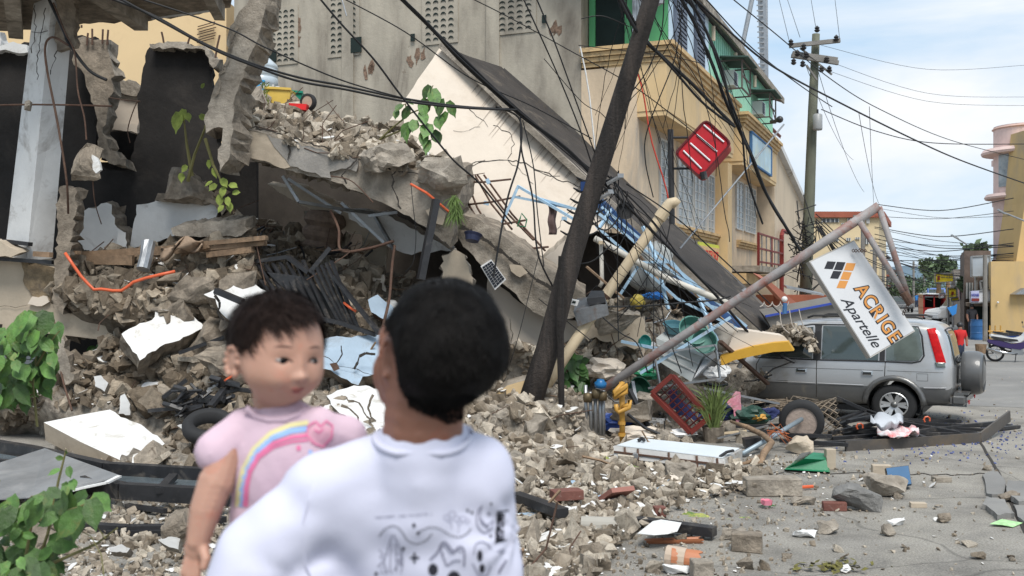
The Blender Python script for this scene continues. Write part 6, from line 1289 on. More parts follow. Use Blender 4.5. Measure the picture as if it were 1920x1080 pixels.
for k in range(40):
 c=P(1508+q.uniform(-14,14),q.uniform(400,560),29.6);tube(bm,[c,c+Vector((q.uniform(-.4,.4),q.uniform(-.2,.1),q.uniform(-.3,.3))),c+Vector((q.uniform(-.5,.5),0,q.uniform(-.7,.7)))],.018,3)
obj('wire_tangle',bm,m_cable,gp)
# telecom mast and brace behind the roof
mt=thing('telecom_mast','grey climbing mast with rungs and a slanting stay behind the green roof','mast',P(1430,160,60))
bm=new();tube(bm,[P(1434,170,60),P(1427,-40,60)],.24,8);obj('shaft',bm,m_steel,mt)
for k in range(17):y=-10+10*k;bm=new();bar(bm,P(1418+k*.3,y,59.7),P(1430+k*.3,y,59.7),.07,.07);obj('rung',bm,m_steel,mt)
bm=new();tube(bm,[P(1438,160,60),P(1436,-40,60)],.1,6);obj('side_rail',bm,m_steel,mt)
bm=new();tube(bm,[P(1390,95,59),P(1416,-30,59)],.14,6);obj('stay',bm,m_steel,mt)
bm=new();tube(bm,[P(1470,233,21),P(1275,466,19)],.018,6);one('stay_rod',bm,m_steel,'long straight grey steel rod slanting from the roof edge up to the green upper storey','rod')
bm=new();tube(bm,[P(1446,228,34),P(1462,226,33)],.06,6);bmesh.ops.create_icosphere(bm,subdivisions=2,radius=.12,matrix=Matrix.Translation(P(1462,224,33)));one('flood_lamp',bm,m_black,'small black flood lamp on an arm at the end of the mint green storey','lamp')
# cables
def cable(pts,r,label,group=None,m=None,sag=0,tw=0,seed=1):
 q=random.Random(seed);v=[P(*p)for p in pts];o=[]
 n=len(v)
 for i in range(n-1):   # catmull-rom
  p0=v[max(i-1,0)];p1=v[i];p2=v[i+1];p3=v[min(i+2,n-1)];K=8 if n>2 else 12
  for k in range(K):
   t=k/K;c=.5*((2*p1)+(p2-p0)*t+(2*p0-5*p1+4*p2-p3)*t*t+(3*p1-p0-3*p2+p3)*t**3)
   if n==2:c=p1.lerp(p2,t);c.z-=sag*4*t*(1-t)
   o.append(c+Vector((q.uniform(-1,1),0,q.uniform(-1,1)))*tw)
 o.append(v[-1]);bm=new();tube(bm,o,r*.8,5,caps=False)
 return one('cable',bm,m or m_cable,label,'cable',group,smooth=True)
g1='black cables strung over the ruins'
CB=[
([(590,-10,12),(780,100,13),(900,175,14),(1000,260,15),(1100,350,15.4)],.03,'black cable crossing over the vine sprig down toward the pole')if False else None,
([(195,-8,12.5),(290,30,12.7),(380,80,13),(470,118,13.3),(560,145,13.6),(640,160,13.9),(760,185,14.2),(870,200,14.6),(970,205,15)],.022,'thick twisted black cable sweeping in from the top left, upper strand'),
([(215,-8,12.4),(300,38,12.6),(400,92,12.9),(480,125,13.2),(560,152,13.5),(650,168,13.8),(760,190,14.1),(870,202,14.5),(968,206,14.9)],.022,'thick twisted black cable sweeping in from the top left, lower strand'),
([(240,-10,12.6),(420,50,12.9),(500,90,13.1),(640,150,13.6),(760,185,14)],.014,'thin cable running just above the thick twisted pair at top left'),
([(598,-5,13),(640,45,13.2),(700,110,13.5),(745,170,13.8),(800,240,14.1),(850,300,14.4),(900,345,14.7),(960,420,15)],.018,'black cable descending over the green vine sprig'),
([(640,-5,14),(760,60,14.3),(880,145,14.7),(1000,200,15),(1110,260,15.2)],.012,'thin straight cable from the vent panel toward the leaning pole'),
([(880,-5,14),(950,30,14.3),(1060,90,14.6),(1200,170,15),(1340,280,16)],.010,'fine cable crossing behind the upper leaning pole'),
([(980,-5,14),(1010,60,14.2),(1050,150,14.6),(1090,250,15),(1120,340,15.2)],.014,'black cable dropping steeply left of the leaning pole'),
([(1005,-5,14),(1040,80,14.2),(1080,190,14.6),(1120,300,15)],.014,'second black cable dropping steeply left of the leaning pole'),
([(930,200,14.8),(975,225,15),(973,300,15),(950,380,15),(925,520,15)],.02,'thick black cable hanging down the cream wall from the bundle'),
([(976,218,15),(978,280,15),(990,330,15),(1000,380,15),(1010,480,15),(1050,560,15.2)],.018,'black cable hanging in front of the cream wall toward the thin post'),
([(980,225,15),(1000,310,15),(1008,400,15),(1020,500,15)],.012,'thin cable hanging beside the thicker ones on the cream wall'),
([(1160,-5,14.4),(1195,60,14.6),(1240,105,15),(1290,150,15.3),(1330,190,15.6),(1375,235,16)],.035,'very thick black cable bundle running from the pole top across the yellow parapet'),
([(1165,-5,14.4),(1205,66,14.7),(1262,130,15.1),(1310,185,15.4),(1345,215,15.7),(1378,238,16)],.025,'second thick black cable just under the parapet bundle'),
([(1275,-5,15),(1300,40,15.2),(1335,120,15.6),(1365,200,16),(1400,270,16.4),(1430,350,16.8),(1470,420,17.2),(1500,470,17.6)],.035,'thick black cable bundle falling past the air conditioners to the street'),
([(1283,-5,15),(1310,30,15.2),(1350,120,15.6),(1376,220,16),(1412,300,16.4),(1445,380,16.8),(1490,450,17.2)],.03,'second strand of the cable bundle falling past the air conditioners'),
([(1292,-5,15),(1325,60,15.3),(1356,150,15.7),(1390,250,16.1),(1400,330,16.5),(1430,420,17)],.022,'third thinner strand of the cable bundle by the air conditioners'),
([(1300,-5,15),(1380,70,16),(1450,125,17),(1560,185,19),(1700,255,22),(1800,300,25),(1925,345,28)],.022,'long black cable crossing the whole sky down to the pink building'),
([(1370,-5,18),(1450,60,19),(1560,150,22),(1650,205,25),(1780,262,30),(1925,300,34)],.014,'thin cable crossing the sky above the long black cable'),
([(1540,205,29),(1640,245,30),(1750,268,31),(1925,270,33)],.018,'cable leaving the green pole and flattening toward the pink building'),
([(1325,0,16),(1410,90,17),(1500,160,20),(1560,200,23)],.014,'fine cable between the green roof and the utility pole'),
([(1090,35,14.6),(1130,30,14.6),(1180,50,14.7)],.010,'fine wire across the dark green framed opening'),
([(1085,85,14.6),(1250,105,15.5),(1320,120,16)],.008,'fine wire along the top of the yellow cornice'),
([(1245,-5,14.5),(1240,60,14.7),(1215,130,14.9),(1165,200,15),(1140,260,15),(1120,330,15.1)],.012,'wire looping beside the leaning pole over the yellow wall'),
([(1275,60,15),(1262,120,15.1),(1215,240,15.3),(1210,300,15.5),(1225,370,15.7)],.012,'loose black wire swinging down the yellow corner'),
([(1160,320,15),(1158,450,15.4),(1158,560,15.6),(1160,640,15.6)],.012,'vertical wire right of the leaning pole to the debris'),
([(1260,400,15.8),(1240,520,15.8),(1245,600,15.7),(1278,700,15.5)],.012,'vertical wire in front of the blue truss'),
([(1226,440,15.9),(1226,560,15.8),(1225,700,15.5)],.010,'straight vertical wire beside the wire in front of the truss'),
([(1140,330,15.1),(1220,410,15.5),(1290,500,16),(1360,560,16.5),(1470,660,17)],.016,'black cable lying diagonally on the fallen roof'),
([(1130,340,15.1),(1230,440,15.5),(1330,540,16),(1420,640,16.6),(1490,680,16.4)],.03,'thick black cable lying down the fallen roof to the yellow fascia'),
([(1175,345,15.3),(1270,410,16),(1370,500,16.6),(1465,590,17.4)],.014,'upper thin cable lying on the fallen roof'),
([(1140,575,15.6),(1200,574,15.7),(1290,567,15.9),(1345,562,16),(1370,555,16)],.018,'thick dark wire stretched level above the debris from the grey box'),
([(1130,595,15.6),(1165,625,15.6),(1195,645,15.6),(1215,700,15.5)],.014,'black wire drooping below the grey box over the cream fragment'),
([(1010,560,15.2),(1060,600,15.2),(1110,640,15.2)],.010,'short wire crossing the foot of the black pole'),
([(1010,480,15.2),(990,560,15.1),(975,620,15),(957,680,15)],.008,'fine wire curving over the cream wall panel'),
([(1075,495,15.3),(1110,490,15.3),(1145,460,15.3)],.014,'short slack cable right of the pole'),
([(1140,330,15),(1105,345,15),(1108,410,15),(1140,430,15),(1170,380,15),(1145,330,15)],.016,'looped cable coil hanging from the pole clamp'),
([(1150,340,15),(1175,420,15),(1150,470,15.1),(1120,420,15.1),(1135,350,15)],.012,'second looped cable hanging from the pole clamp'),
([(1150,350,14.9),(1165,430,15),(1130,440,15.1),(1112,390,15.1),(1145,345,15)],.010,'third looped cable hanging from the pole clamp'),
([(1020,110,14.6),(1090,190,14.8),(1130,215,14.9),(1160,260,15)],.008,'fine wire between the grey wall and the leaning pole'),
([(0,197,14.8),(60,196,14.8),(140,197,14.8),(210,199,14.8)],.018,'level rusty bar crossing in front of the white column'),
([(90,-5,14.7),(120,60,14.7),(128,80,14.7),(165,130,14.6),(200,150,14.6)],.03,'thick dark cord hanging from the broken roof to the pillar'),
([(128,85,14.6),(100,70,14.6),(85,85,14.6),(88,130,14.6),(104,210,14.6),(118,290,14.6),(126,350,14.6),(128,400,14.9)],.022,'long bent rusty bar curving down in front of the white column'),
([(100,5,14.6),(122,60,14.6),(140,100,14.6),(146,170,14.5),(158,220,14.5),(162,262,14.5)],.016,'rusty wire carrying the hanging concrete piece'),
([(174,340,14.5),(178,380,14.6),(190,420,15)],.010,'short rusty wire below the hanging concrete piece'),
([(244,268,17.5),(240,240,17.5),(255,195,17.5),(262,190,17.5),(236,188,17.6),(205,183,17.7)],.012,'bent bar inside the hole between the black walls'),
([(1460,-5,40),(1480,78,32)],.012,'thin wire rising from the left crossarm of the green pole'),
([(1475,-5,40),(1500,70,32)],.012,'second thin wire rising from the left crossarm'),
([(1520,-5,40),(1531,60,31)],.012,'thin wire rising from the top of the green pole'),
([(1565,-5,40),(1575,78,32)],.012,'thin wire rising from the right crossarm end'),
([(700,380,15.2),(660,340,15.4),(620,330,15.4)],.012,'short bent bar under the slab edge'),
([(770,340,15.2),(775,390,15.1),(780,440,15.1),(775,490,15.1),(760,510,15.2)],.008,'fine blue wire hanging under the slab'),
([(740,460,15.5),(735,500,15.4),(730,560,15.2),(718,612,15)],.03,'rusty bent bar standing left of the charred black post'),
([(620,395,16),(635,430,15.8),(640,470,15.6),(690,466,15.5),(738,452,15.4)],.03,'rusty angled pipe inside the hollow beside the charred black post'),
([(480,455,15.4),(490,500,15.3),(498,535,15.2)],.012,'thin rusty wire in front of the black gate'),
([(98,590,15),(110,640,14.8),(115,700,14.6),(135,770,14.3)],.02,'rusty bar hanging by the grey broken post'),
([(620,470,15.3),(655,473,15.4),(575,525,15.1)],.012,'thin rusty wire over the gate'),
]
for k,c in enumerate([c for c in CB if c]):
 m_=m_rust if 'rusty' in c[2]or 'bar' in c[2].split()else m_cable
 cable(c[0],c[1],c[2],None,m_,seed=k)
q=random.Random(31)
# main bundle down the fallen roof edge
for k in range(9):
 j=lambda a:a+q.uniform(-5,5)
 cable([(j(748),-8,13.6),(j(800),44+q.uniform(-3,3),14),(j(872),118+q.uniform(-4,4),14.5),(j(980),215+q.uniform(-4,4),15),(j(1060),280+q.uniform(-5,5),15.2),(1130+q.uniform(-8,8),345+q.uniform(-8,8),15.3)],q.choice([.012,.018,.024]),'one black strand of the thick cable bundle running down the fallen roof edge','strands of the thick cable bundle')
for k in range(22):   # thin wires fanning out of the pole head
 x0=q.uniform(1150,1300);x1=q.uniform(1100,1460);y1=q.uniform(180,470);cable([(x0,-8,14.6),((x0+x1)/2+q.uniform(-25,25),y1*.45,15.2),(x1,y1,16.2)],q.choice([.005,.007,.009]),'thin loose wire hanging from the head of the leaning pole','thin loose wires from the pole head',tw=.012,seed=k)
for k in range(14):
 x0=q.uniform(1120,1180);y0=q.uniform(330,400);cable([(x0,y0,15.1),(q.uniform(1130,1260),q.uniform(420,520),15.4),(q.uniform(1140,1420),q.uniform(560,700),15.7)],q.choice([.005,.007,.009]),'thin slack wire trailing from the pole clamp into the debris','thin slack wires from the pole clamp',tw=.01,seed=k+50)
for k in range(12):
 y0=q.uniform(395,430);cable([(1530,y0,30),(1620,y0+q.uniform(60,120),36),(1700+q.uniform(-30,60),y0+q.uniform(100,150),60)],.02,'thin line fanning from the green pole over the street','lines fanning from the green pole')
for k in range(22):
 y0=q.uniform(380,520);y1=y0+q.uniform(-15,60);cable([(1640,y0,60),(1760,(y0+y1)/2+q.uniform(4,18),56),(1900,min(y1,520),46)],q.choice([.015,.02,.03]),'thin line strung across the far street','lines across the far street')
for(a,b)in(((1460,60),(1600,300)),((1480,60),(1620,360)),((1580,140),(1640,400)),((1560,150),(1650,385))):cable([(a[0]+50,a[1]+60,30),(b[0],b[1],60)],.012,'faint wire receding down the street in the sky','faint receding wires',sag=.5)
for(a,b,c)in(((1540,85),(1740,130),(1925,122)),((1540,110),(1740,175),(1925,182)),((1545,130),(1740,190),(1925,198))):cable([(*a,30),(*b,34),(*c,38)],.008,'faint level wire high in the sky right of the green pole','faint level wires')
# hanging chunk
bm=hull_mesh(77,(.5,.4,.8),14,.1);bmesh.ops.transform(bm,matrix=Matrix.Translation(P(163,300,14.5))@Matrix.Scale(.8,4),verts=bm.verts);hc=one('hanging_concrete',bm,m_concb,'tan broken concrete piece hanging on a rusty wire beside the white column','concrete piece')
bm=new();prism(bm,pts3(jag([(172,290),(182,296),(189,318),(180,325),(174,318)],1.5,6,4),14.18),(0,.06,0));obj('white_face',bm,m_white,hc)
bm=hull_mesh(78,(.14,.14,.16),12,.02);bmesh.ops.transform(bm,matrix=Matrix.Translation(P(51,198,14.7)),verts=bm.verts);one('mortar_lump',bm,m_conc,'small mortar lump stuck on the level bar before the column','mortar lump')
# coiled cream wire lamp
bm=new();tube(bm,[P(1425+2.2*k+3*math.sin(k*.9),570-.02*k+5*math.cos(k*.9)+(k*.03)**2,17.0)for k in range(26)],.008,4);one('curly_wire',bm,m_cord,'curly pale wire with loops above the grey canopy','wire')
bm=new();bmesh.ops.create_icosphere(bm,subdivisions=3,radius=.05,matrix=Matrix.Translation(P(1471,561,17)));one('bulb',bm,m_white,'small round white bulb above the grey canopy','bulb',smooth=True)
bm=new();tube(bm,[P(1472,568,17),P(1471,588,17)],.04,6);one('blue_post',bm,M('blue_frame',(.05,.14,.3)),'short blue post under the white bulb','post')
for k in range(3):
 cable([(1462+18*k,580,17),(1466+20*k,610,17),(1480+20*k,625,17)],.01,'pale cord drooping over the grey canopy','pale cords on the canopy',m_cord)
# ------------------------------------------------------------------ far street, right side buildings, vehicles
def FB(name,label,x0,x1,ytop,Y,dep,m,cat='building',zb=0,wins=(),roof=None):
 """free-standing building seen from x0 to x1 at depth Y with its top at ytop"""
 a,b=P(x0,ytop,Y),P(x1,ytop,Y);t=thing(name,label,cat,(a.x/2+b.x/2,Y+dep/2,zb));bm=new();prism(bm,[Vector((a.x,Y,zb)),Vector((b.x,Y,zb)),Vector((b.x,Y,a.z)),Vector((a.x,Y,a.z))],U*dep);obj('wall',bm,m,t)
 for(u0,v0,u1,v1)in wins:
  f=new();p,r_=P(u0,v0,Y-.05),P(u1,v1,Y-.05);box(f,((p.x+r_.x)/2,Y-.04,(p.z+r_.z)/2),(r_.x-p.x,.08,p.z-r_.z));w_=obj('window',f,m_frost if ytop%2 else m_glass,t)
  f=new()
  for xx in(p.x,(p.x+r_.x)/2,r_.x):box(f,(xx,Y-.10,(p.z+r_.z)/2),(.06,.06,p.z-r_.z))
  obj('window_frame',f,m_wframe,w_)
 if roof:f=new();prism(f,[Vector((a.x-.3,Y-.3,a.z)),Vector((b.x+.3,Y-.3,a.z)),Vector((b.x+.3,Y-.3,a.z+roof[0])),Vector((a.x-.3,Y-.3,a.z+roof[0]))],U*(dep+.6));obj('roof',f,roof[1],t)
 return t
m_redroof=M('red_brown_roof',(.30,.09,.055),var=.15,scale=1,bump=.2)
m_paleY=M('pale_yellow_block',(.62,.50,.31),var=.06,scale=.3,bump=.05,stain=(.5,.42,.28),samt=.3,sscale=.3)
FB('apartment_block','pale yellow block with a red brown roof band down the street behind the sign pole',1524,1648,408,72,12,m_paleY,wins=((1541,410,1556,417),(1557,410,1572,417),(1589,409,1598,418),(1578,418,1584,421),(1625,408,1629,419),(1562,446,1571,453),(1587,446,1594,452),(1604,445,1611,449),(1620,445,1628,458)),roof=(.42,m_redroof))
# beige gabled house next to the corner building
nb=thing('gabled_house','cream plain gabled house wall with a sloping parapet beside the green pole','house',BP(22,3,0));bm=new()
prism(bm,[BP(17.7,.1,0),BP(27.5,.1,0),BP(27.5,.1,6.1),BP(17.7,.1,7.9)],Vv*6);obj('wall',bm,M('stained_cream_wall',(.56,.46,.34),var=.1,scale=.6,bump=.1,stain=(.42,.35,.26),samt=.4,sscale=.5,streak=.4),nb)
bm=new();bar(bm,BP(17.7,.05,8.0),BP(27.8,.05,6.15),.35,.22);obj('parapet',bm,m_whites,nb)
bm=new();tube(bm,[BP(18.2,-.1,0),BP(18.2,-.1,4.4),BP(18.6,-.1,4.6),BP(20,-.1,4.6)],.09,8);obj('downpipe',bm,m_red,nb)
dm=thing('dormer_tower','small tower with brown red tiled roof above the cream gabled house','tower',BP(21,3,6));bm=new();bbox(bm,19,22.5,1.2,4,6.6,8.9);obj('wall',bm,m_red,dm)
bm=new();bbox(bm,18.98,22,1.1,1.2,7,8.8);obj('window',bm,m_glass,dm)
bm=new();prism(bm,[BP(18.4,.7,8.8),BP(23,.7,8.8),BP(23,.7,8.95),BP(18.4,.7,8.95)],Vv*4);prism(bm,[BP(18.4,.6,8.95),BP(23,.6,8.95),BP(22.6,2.4,10.6),BP(18.6,2.4,10.6)],(0,0,.1));rf_=obj('roof',bm,M('brown_red_tiles',(.17,.055,.035),var=.3,scale=6,bump=.5),dm)
bm=new()
for k in range(16):s=18.5+k*.3;bar(bm,BP(s,.6,9.05),BP(s+(20.6-s)*.08,2.4,10.72),.12,.1)
for k in range(8):
 f=k/8;bar(bm,BP(18.45,.6+1.8*f,9.06+1.65*f),BP(22.95,.6+1.8*f,9.06+1.65*f),.05,.06)
obj('tile_ridges',bm,M('brown_red_tiles',(.17,.055,.035)),rf_)
# low red shed
sd=thing('food_stall','low orange brown stall with slanting red roof between fallen roof and green pole','stall',P(1480,600,27));bm=new();a,b=P(1450,560,28),P(1556,560,28);box(bm,((a.x+b.x)/2,29,1.05),(b.x-a.x,2,2.1));obj('wall',bm,M('orange_brown_wall',(.24,.075,.04),var=.2,bump=.1),sd)
bm=new();prism(bm,pts3([(1430,524),(1444,528),(1498,571),(1476,574)],26.5),(.1,1.5,.2));obj('roof',bm,M('faded_red_roof',(.34,.125,.085),var=.15,bump=.2),sd)
bm=new();prism(bm,pts3([(1475,537),(1545,552),(1545,555),(1475,541)],27),(0,.3,.05));obj('awning',bm,m_steel,sd)
q=random.Random(14)
WC=[(.34,.30,.25),(.22,.20,.18),(.40,.38,.34),(.28,.20,.15),(.18,.19,.20)]
for k in range(7):
 s=50+k*17;z=4.0+q.uniform(-.5,2.6)-k*.12;t_=thing('shop_house',['grey shop house with dark eaves, nearest in the left row past the pale yellow block','brown shop house second in the left row down the street','pale shop house third in the left row','low dark shop house fourth in the left row','grey shop house fifth in the left row','small shop house sixth in the left row','last faint shop house of the left row'][k],'shop',BP(s+5,2,0))
 m_=M('shop_wall_%d'%(k%5),WC[k%5],var=.2,scale=.7,bump=.1);bm=new();bbox(bm,s,s+13,.4,9,0,z);obj('wall',bm,m_,t_)
 bm=new();bbox(bm,s-.3,s+13.3,-.6,9,z,z+.2);obj('roof',bm,[m_roofm,m_redroof,m_steel][k%3],t_);bm=new();bbox(bm,s+1,s+12,-.9,.4,2.5,2.62);obj('awning',bm,[m_redroof,m_ltblue,m_steel][k%3],t_)
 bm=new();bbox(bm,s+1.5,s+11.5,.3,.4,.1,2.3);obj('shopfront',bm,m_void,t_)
# right side
m_pink=M('pale_pink_render',(.66,.50,.46),var=.08,scale=.8,bump=.1,stain=(.52,.38,.34),samt=.3,sscale=.7)
m_pinkd=M('dusky_pink_trim',(.48,.33,.28),var=.15,scale=1.5,bump=.15)
tw_=thing('pink_building','round cornered pale pink building with overhanging rings and a blue curtained window','building',P(1915,490,50)*1)
cx=P(1921,490,50);zf=lambda y:H+(540-y)/F*50
Mx=Matrix.Translation((cx.x,cx.y,0))
bm=new();lathe(bm,[(0,0),(1.42,0),(1.42,zf(237)),(0,zf(237))],36,Mx);box(bm,(cx.x+5.5,cx.y+2,zf(240)/2),(9,5,zf(240)));obj('wall',bm,m_pink,tw_)
for y0,y1,r_ in((292,280,2.0),(375,364,1.85),(492,484,1.5),(245,238,1.5)):
 bm=new();lathe(bm,[(1.3,zf(y0)),(r_-.05,zf(y0-2)),(r_,(zf(y0)+zf(y1))/2),(r_-.1,zf(y1)),(1.3,zf(y1))],36,Mx);box(bm,(cx.x+5,cx.y+1.6,(zf(y0)+zf(y1))/2),(9,5.2+(r_-1.4),zf(y1)-zf(y0)));obj('ledge',bm,m_pink if y0!=245 else m_pinkd,tw_)
for a0,a1,m_,nm in((190,214,m_frost,'window'),(216,240,M('pale_curtain',(.42,.42,.36),var=.3,scale=4,bump=0),'window'),(242,285,M('blue_curtain',(.015,.10,.22),rough=.3,var=.3,scale=4,bump=0),'window')):
 bm=new();g_=[]
 for k in range(9):a=R(a0+(a1-a0)*k/8);g_.append((bm.verts.new((cx.x+1.45*math.cos(a),cx.y+1.45*math.sin(a),zf(352))),bm.verts.new((cx.x+1.45*math.cos(a),cx.y+1.45*math.sin(a),zf(292)))))
 for a,b in zip(g_,g_[1:]):bm.faces.new((a[0],b[0],b[1],a[1]))
 obj(nm,bm,m_,tw_)
m_ywall=M('stained_ochre_wall',(.50,.355,.165),var=.12,scale=.5,bump=.15,stain=(.38,.29,.18),samt=.55,sscale=.6,streak=.5)
yw=thing('ochre_building','stained ochre yellow building at the right edge with a small grey awning','building',P(1900,632,44))
a=P(1858,490,44);bm=new();prism(bm,[Vector((a.x,44,0)),Vector((a.x+10,44,0)),Vector((a.x+10,44,a.z)),Vector((a.x,44,a.z))],U*5);obj('wall',bm,m_ywall,yw)
bm=new();prism(bm,pts3([(1905,492),(1922,380),(1935,240),(2050,240),(2050,492)],47),(0,2,0));obj('tall_wall',bm,m_ywall,yw)
bm=new();prism(bm,pts3([(1902,552),(1922,540),(1960,540),(1960,552)],43.6),(0,.5,0));obj('awning',bm,m_steel,yw)
bm=new();bmesh.ops.create_icosphere(bm,subdivisions=2,radius=.05,matrix=Matrix.Translation(P(1871,567,43.9)));obj('lamp',bm,m_white,yw)
bm=new();box(bm,P(1905,645,40)+Vector((1,0,-.05)),(4.2,.25,.35));one('low_wall',bm,m_whites,'low white painted kerb wall in front of the ochre building','wall')
FB('shop_row','dark cluttered wooden shop front under the grey billboard',1808,1858,470,47,8,M('dark_cluttered_wood',(.12,.09,.075),var=.5,scale=1.5,bump=.4),wins=((1812,530,1822,560),(1832,480,1850,500)))
FB('stall','black fronted open stall with a brown awning left of the ochre wall',1820,1856,574,45,2,m_void,roof=(.15,M('brown_awning',(.16,.12,.09),bump=.1)))
FB('shop_row','grey shop farther down on the right behind the yellow billboard',1788,1812,505,62,10,M('shop_wall_1',WC[1]),wins=((1792,520,1800,535),))
FB('shop_row','long low pale roofed market hall across the end of the street',1690,1765,553,150,14,m_whites,wins=((1700,556,1710,562),(1740,556,1750,562)),roof=(.5,m_ltblue))
def board(name,label,pts,Y,m,th=.15,cat='signboard',legs=None):
 t=thing(name,label,cat,P(pts[0][0],pts[2][1],Y));bm=new();prism(bm,pts3(pts,Y),(0,th,0));o=obj('board',bm,m,t)
 bm=new();v=pts3(pts,Y-.02)
 for i in range(4):bar(bm,v[i],v[(i+1)%4],.06,.06)
 obj('frame',bm,m_steel,t)
 if legs:
  for lx in legs:bm=new();p=P(lx,pts[2][1],Y+.1);bar(bm,p,Vector((p.x,p.y,0)),.1,.1);obj('post',bm,m_steel,t)
 return t,o
m_yb=M('bright_yellow_board',(.62,.50,.03),var=.08,scale=1,bump=0);m_bloo=M('blue_print',(.05,.06,.30),bump=0)
t,o=board('billboard','upper wide yellow billboard with brown lettering over the far street',[(1753,513),(1787,512),(1788,528),(1754,530)],58,m_yb,legs=(1787,))
text_on('lettering','LITTERE',P(1775,519,57.9),(1,0,0),(0,0,1),w=.66,h=.16,m=m_ink,parent=o,bold=.02)
bm=new();box(bm,P(1760,521,57.92),(.14,.02,.26));obj('figure_patch',bm,m_red,o)
t,o=board('billboard','lower small yellow sign board under the wide one',[(1777,540),(1793,539),(1794,557),(1778,558)],56,m_yb,legs=(1778,))
bm=new();box(bm,P(1786,550,55.92),(.12,.02,.2));obj('figure_patch',bm,m_red,o);text_on('lettering','GOLD',P(1786,543,55.9),(1,0,0),(0,0,1),w=.3,h=.08,m=m_ink,parent=o)
board('billboard','thin yellow strip sign below the small yellow board',[(1783,559),(1798,557),(1799,563),(1784,565)],55,m_yb)
t,o=board('signboard','white HOUSE shop sign with blue lettering beside the lamp post',[(1820,547),(1857,543),(1858,566),(1821,568)],44.5,M('white_sign',(.62,.63,.66),var=.05,bump=0))
bm=new();box(bm,P(1828,556,44.4),(.36,.02,.5));pb_=obj('print',bm,M('lilac_print',(.42,.44,.62),bump=0),o);text_on('lettering','HOUSE',P(1829,553,44.36),(1,0,0),(0,0,1),w=.34,h=.12,m=m_bloo,parent=o,bold=.03);bm=new();box(bm,P(1829,562,44.36),(.34,.01,.13));obj('print_band',bm,m_red,o)
board('billboard','large blank grey billboard facing the street above the shops',[(1822,481),(1856,479),(1857,518),(1822,519)],46,M('silver_grey_board',(.34,.38,.42),var=.1,bump=0),legs=(1830,1850))
board('signboard','black tilted board above the white shop sign',[(1838,528),(1850,524),(1853,540),(1840,543)],44.6,m_black)
t,o=board('signboard','small pinkish white sign hanging over the far street',[(1762,550),(1771,549),(1771,558),(1762,559)],66,M('white_sign',(.62,.63,.66)));text_on('lettering','H H',P(1766.5,554,65.9),(1,0,0),(0,0,1),w=.22,h=.14,m=m_red,parent=o,bold=.03)
board('banner','pink vertical banner on the right side of the far street',[(1799,535),(1805,536),(1806,562),(1800,562)],52,M('pink_banner',(.62,.25,.25),var=.2,bump=0))
# lamp posts / poles down the street
for(x,y0,y1,Y,r_,lb,arm)in((1847,478,622,43,.09,'grey lamp post in front of the white HOUSE sign',None),(1812,470,560,50,.05,'thin pole at the far shops',None),(1600,470,575,66,.12,'dark pole behind the hanging sign top',None),(1640,455,590,60,.12,'wooden pole right of the pale yellow block',(1632,1652,470)),(1656,470,585,68,.1,'second wooden pole right of the pale yellow block',(1648,1664,476)),(1618,396,575,56,.12,'greenish pole in front of the pale yellow block',(1600,1632,405)),(1713,490,540,110,.12,'far thin pole against the hills',(1706,1720,500)),(1733,500,540,120,.12,'farthest pole against the hills',None),(1805,505,560,60,.08,'dark pole beside the yellow billboard',(1798,1812,512))):
 t_=thing('utility_pole',lb,'pole',P(x,y1,Y));bm=new();p=P(x,y0,Y);tube(bm,[Vector((p.x,Y,0)),p],[r_*1.2,r_],8);obj('shaft',bm,m_xarm,t_)
 if arm:bm=new();bar(bm,P(arm[0],arm[2],Y),P(arm[1],arm[2]-1,Y),.1,.1);obj('crossarm',bm,m_xarm,t_)
for(x0,y0,x1,y1,Y,lb)in((1812,458,1790,444,45,'street lamp arm above the shops, lower of the two'),(1925,416,1878,397,40,'street lamp arm reaching in from the right edge before the pink building')):
 bm=new();tube(bm,[P(x0,y0,Y),P(x1,y1,Y)],.035,6);box(bm,P(x1,y1,Y),(.35,.12,.06),Euler((0,.5,0)).to_matrix());one('street_lamp',bm,m_steel,lb,'street lamp')
# trees: trunk with limbs and a crown of many leaf clumps
m_fol=M('dark_tree_foliage',(.085,.125,.065),var=.45,scale=2,bump=0,rv=.45)
def tree(label,px,py,Y,w,h,n,seed,ybase=None):
 q=random.Random(seed);t=thing('tree',label,'tree',(P(px,py,Y).x,Y,0));c=P(px,py,Y);bm=new();tube(bm,[Vector((c.x,Y,0)),Vector((c.x+.1,Y,c.z*.6)),c],[.25,.18,.08],7)
 cl=[c+Vector((q.uniform(-1,1)*w*.6,q.uniform(-1,1)*w*.5,q.uniform(-.5,.8)*h*.5))for _ in range(9)]
 for k in cl:tube(bm,[Vector((c.x,Y,c.z*.75)),k],[.08,.03],5)
 obj('trunk',bm,m_wood,t);lf=new()
 for k in range(n):
  b=q.choice(cl);d=Vector((q.gauss(0,1),q.gauss(0,1),q.gauss(0,.8)))*w*.19;p=b+d;s=q.uniform(.12,.3);u=Vector((q.uniform(-1,1),q.uniform(-1,1),q.uniform(-1,1))).normalized();v=u.cross(Vector((q.uniform(-1,1),q.uniform(-1,1),.3))).normalized()
  lf.faces.new([lf.verts.new(p+u*s),lf.verts.new(p+v*s*.5),lf.verts.new(p-u*s),lf.verts.new(p-v*s*.5)])
 obj('crown',lf,m_fol,t,recalc=False)
tree('bushy dark tree behind the yellow billboard, left crown',1758,505,75,1.3,1.7,1300,1)
tree('palm like tree just right of the bushy dark tree',1776,500,78,.9,1.3,800,2)
tree('low green tree at the end of the street behind the market hall',1735,543,130,4.5,1.4,1500,3)
tree('green bush tree among the right shops under the grey billboard',1815,532,49,.6,.8,600,4)
tree('low tree at the street end behind the sign frame',1706,544,120,3,1.4,900,5)
tree('small tree on the roof line beside the pink building',1830,468,60,.8,.4,400,6)
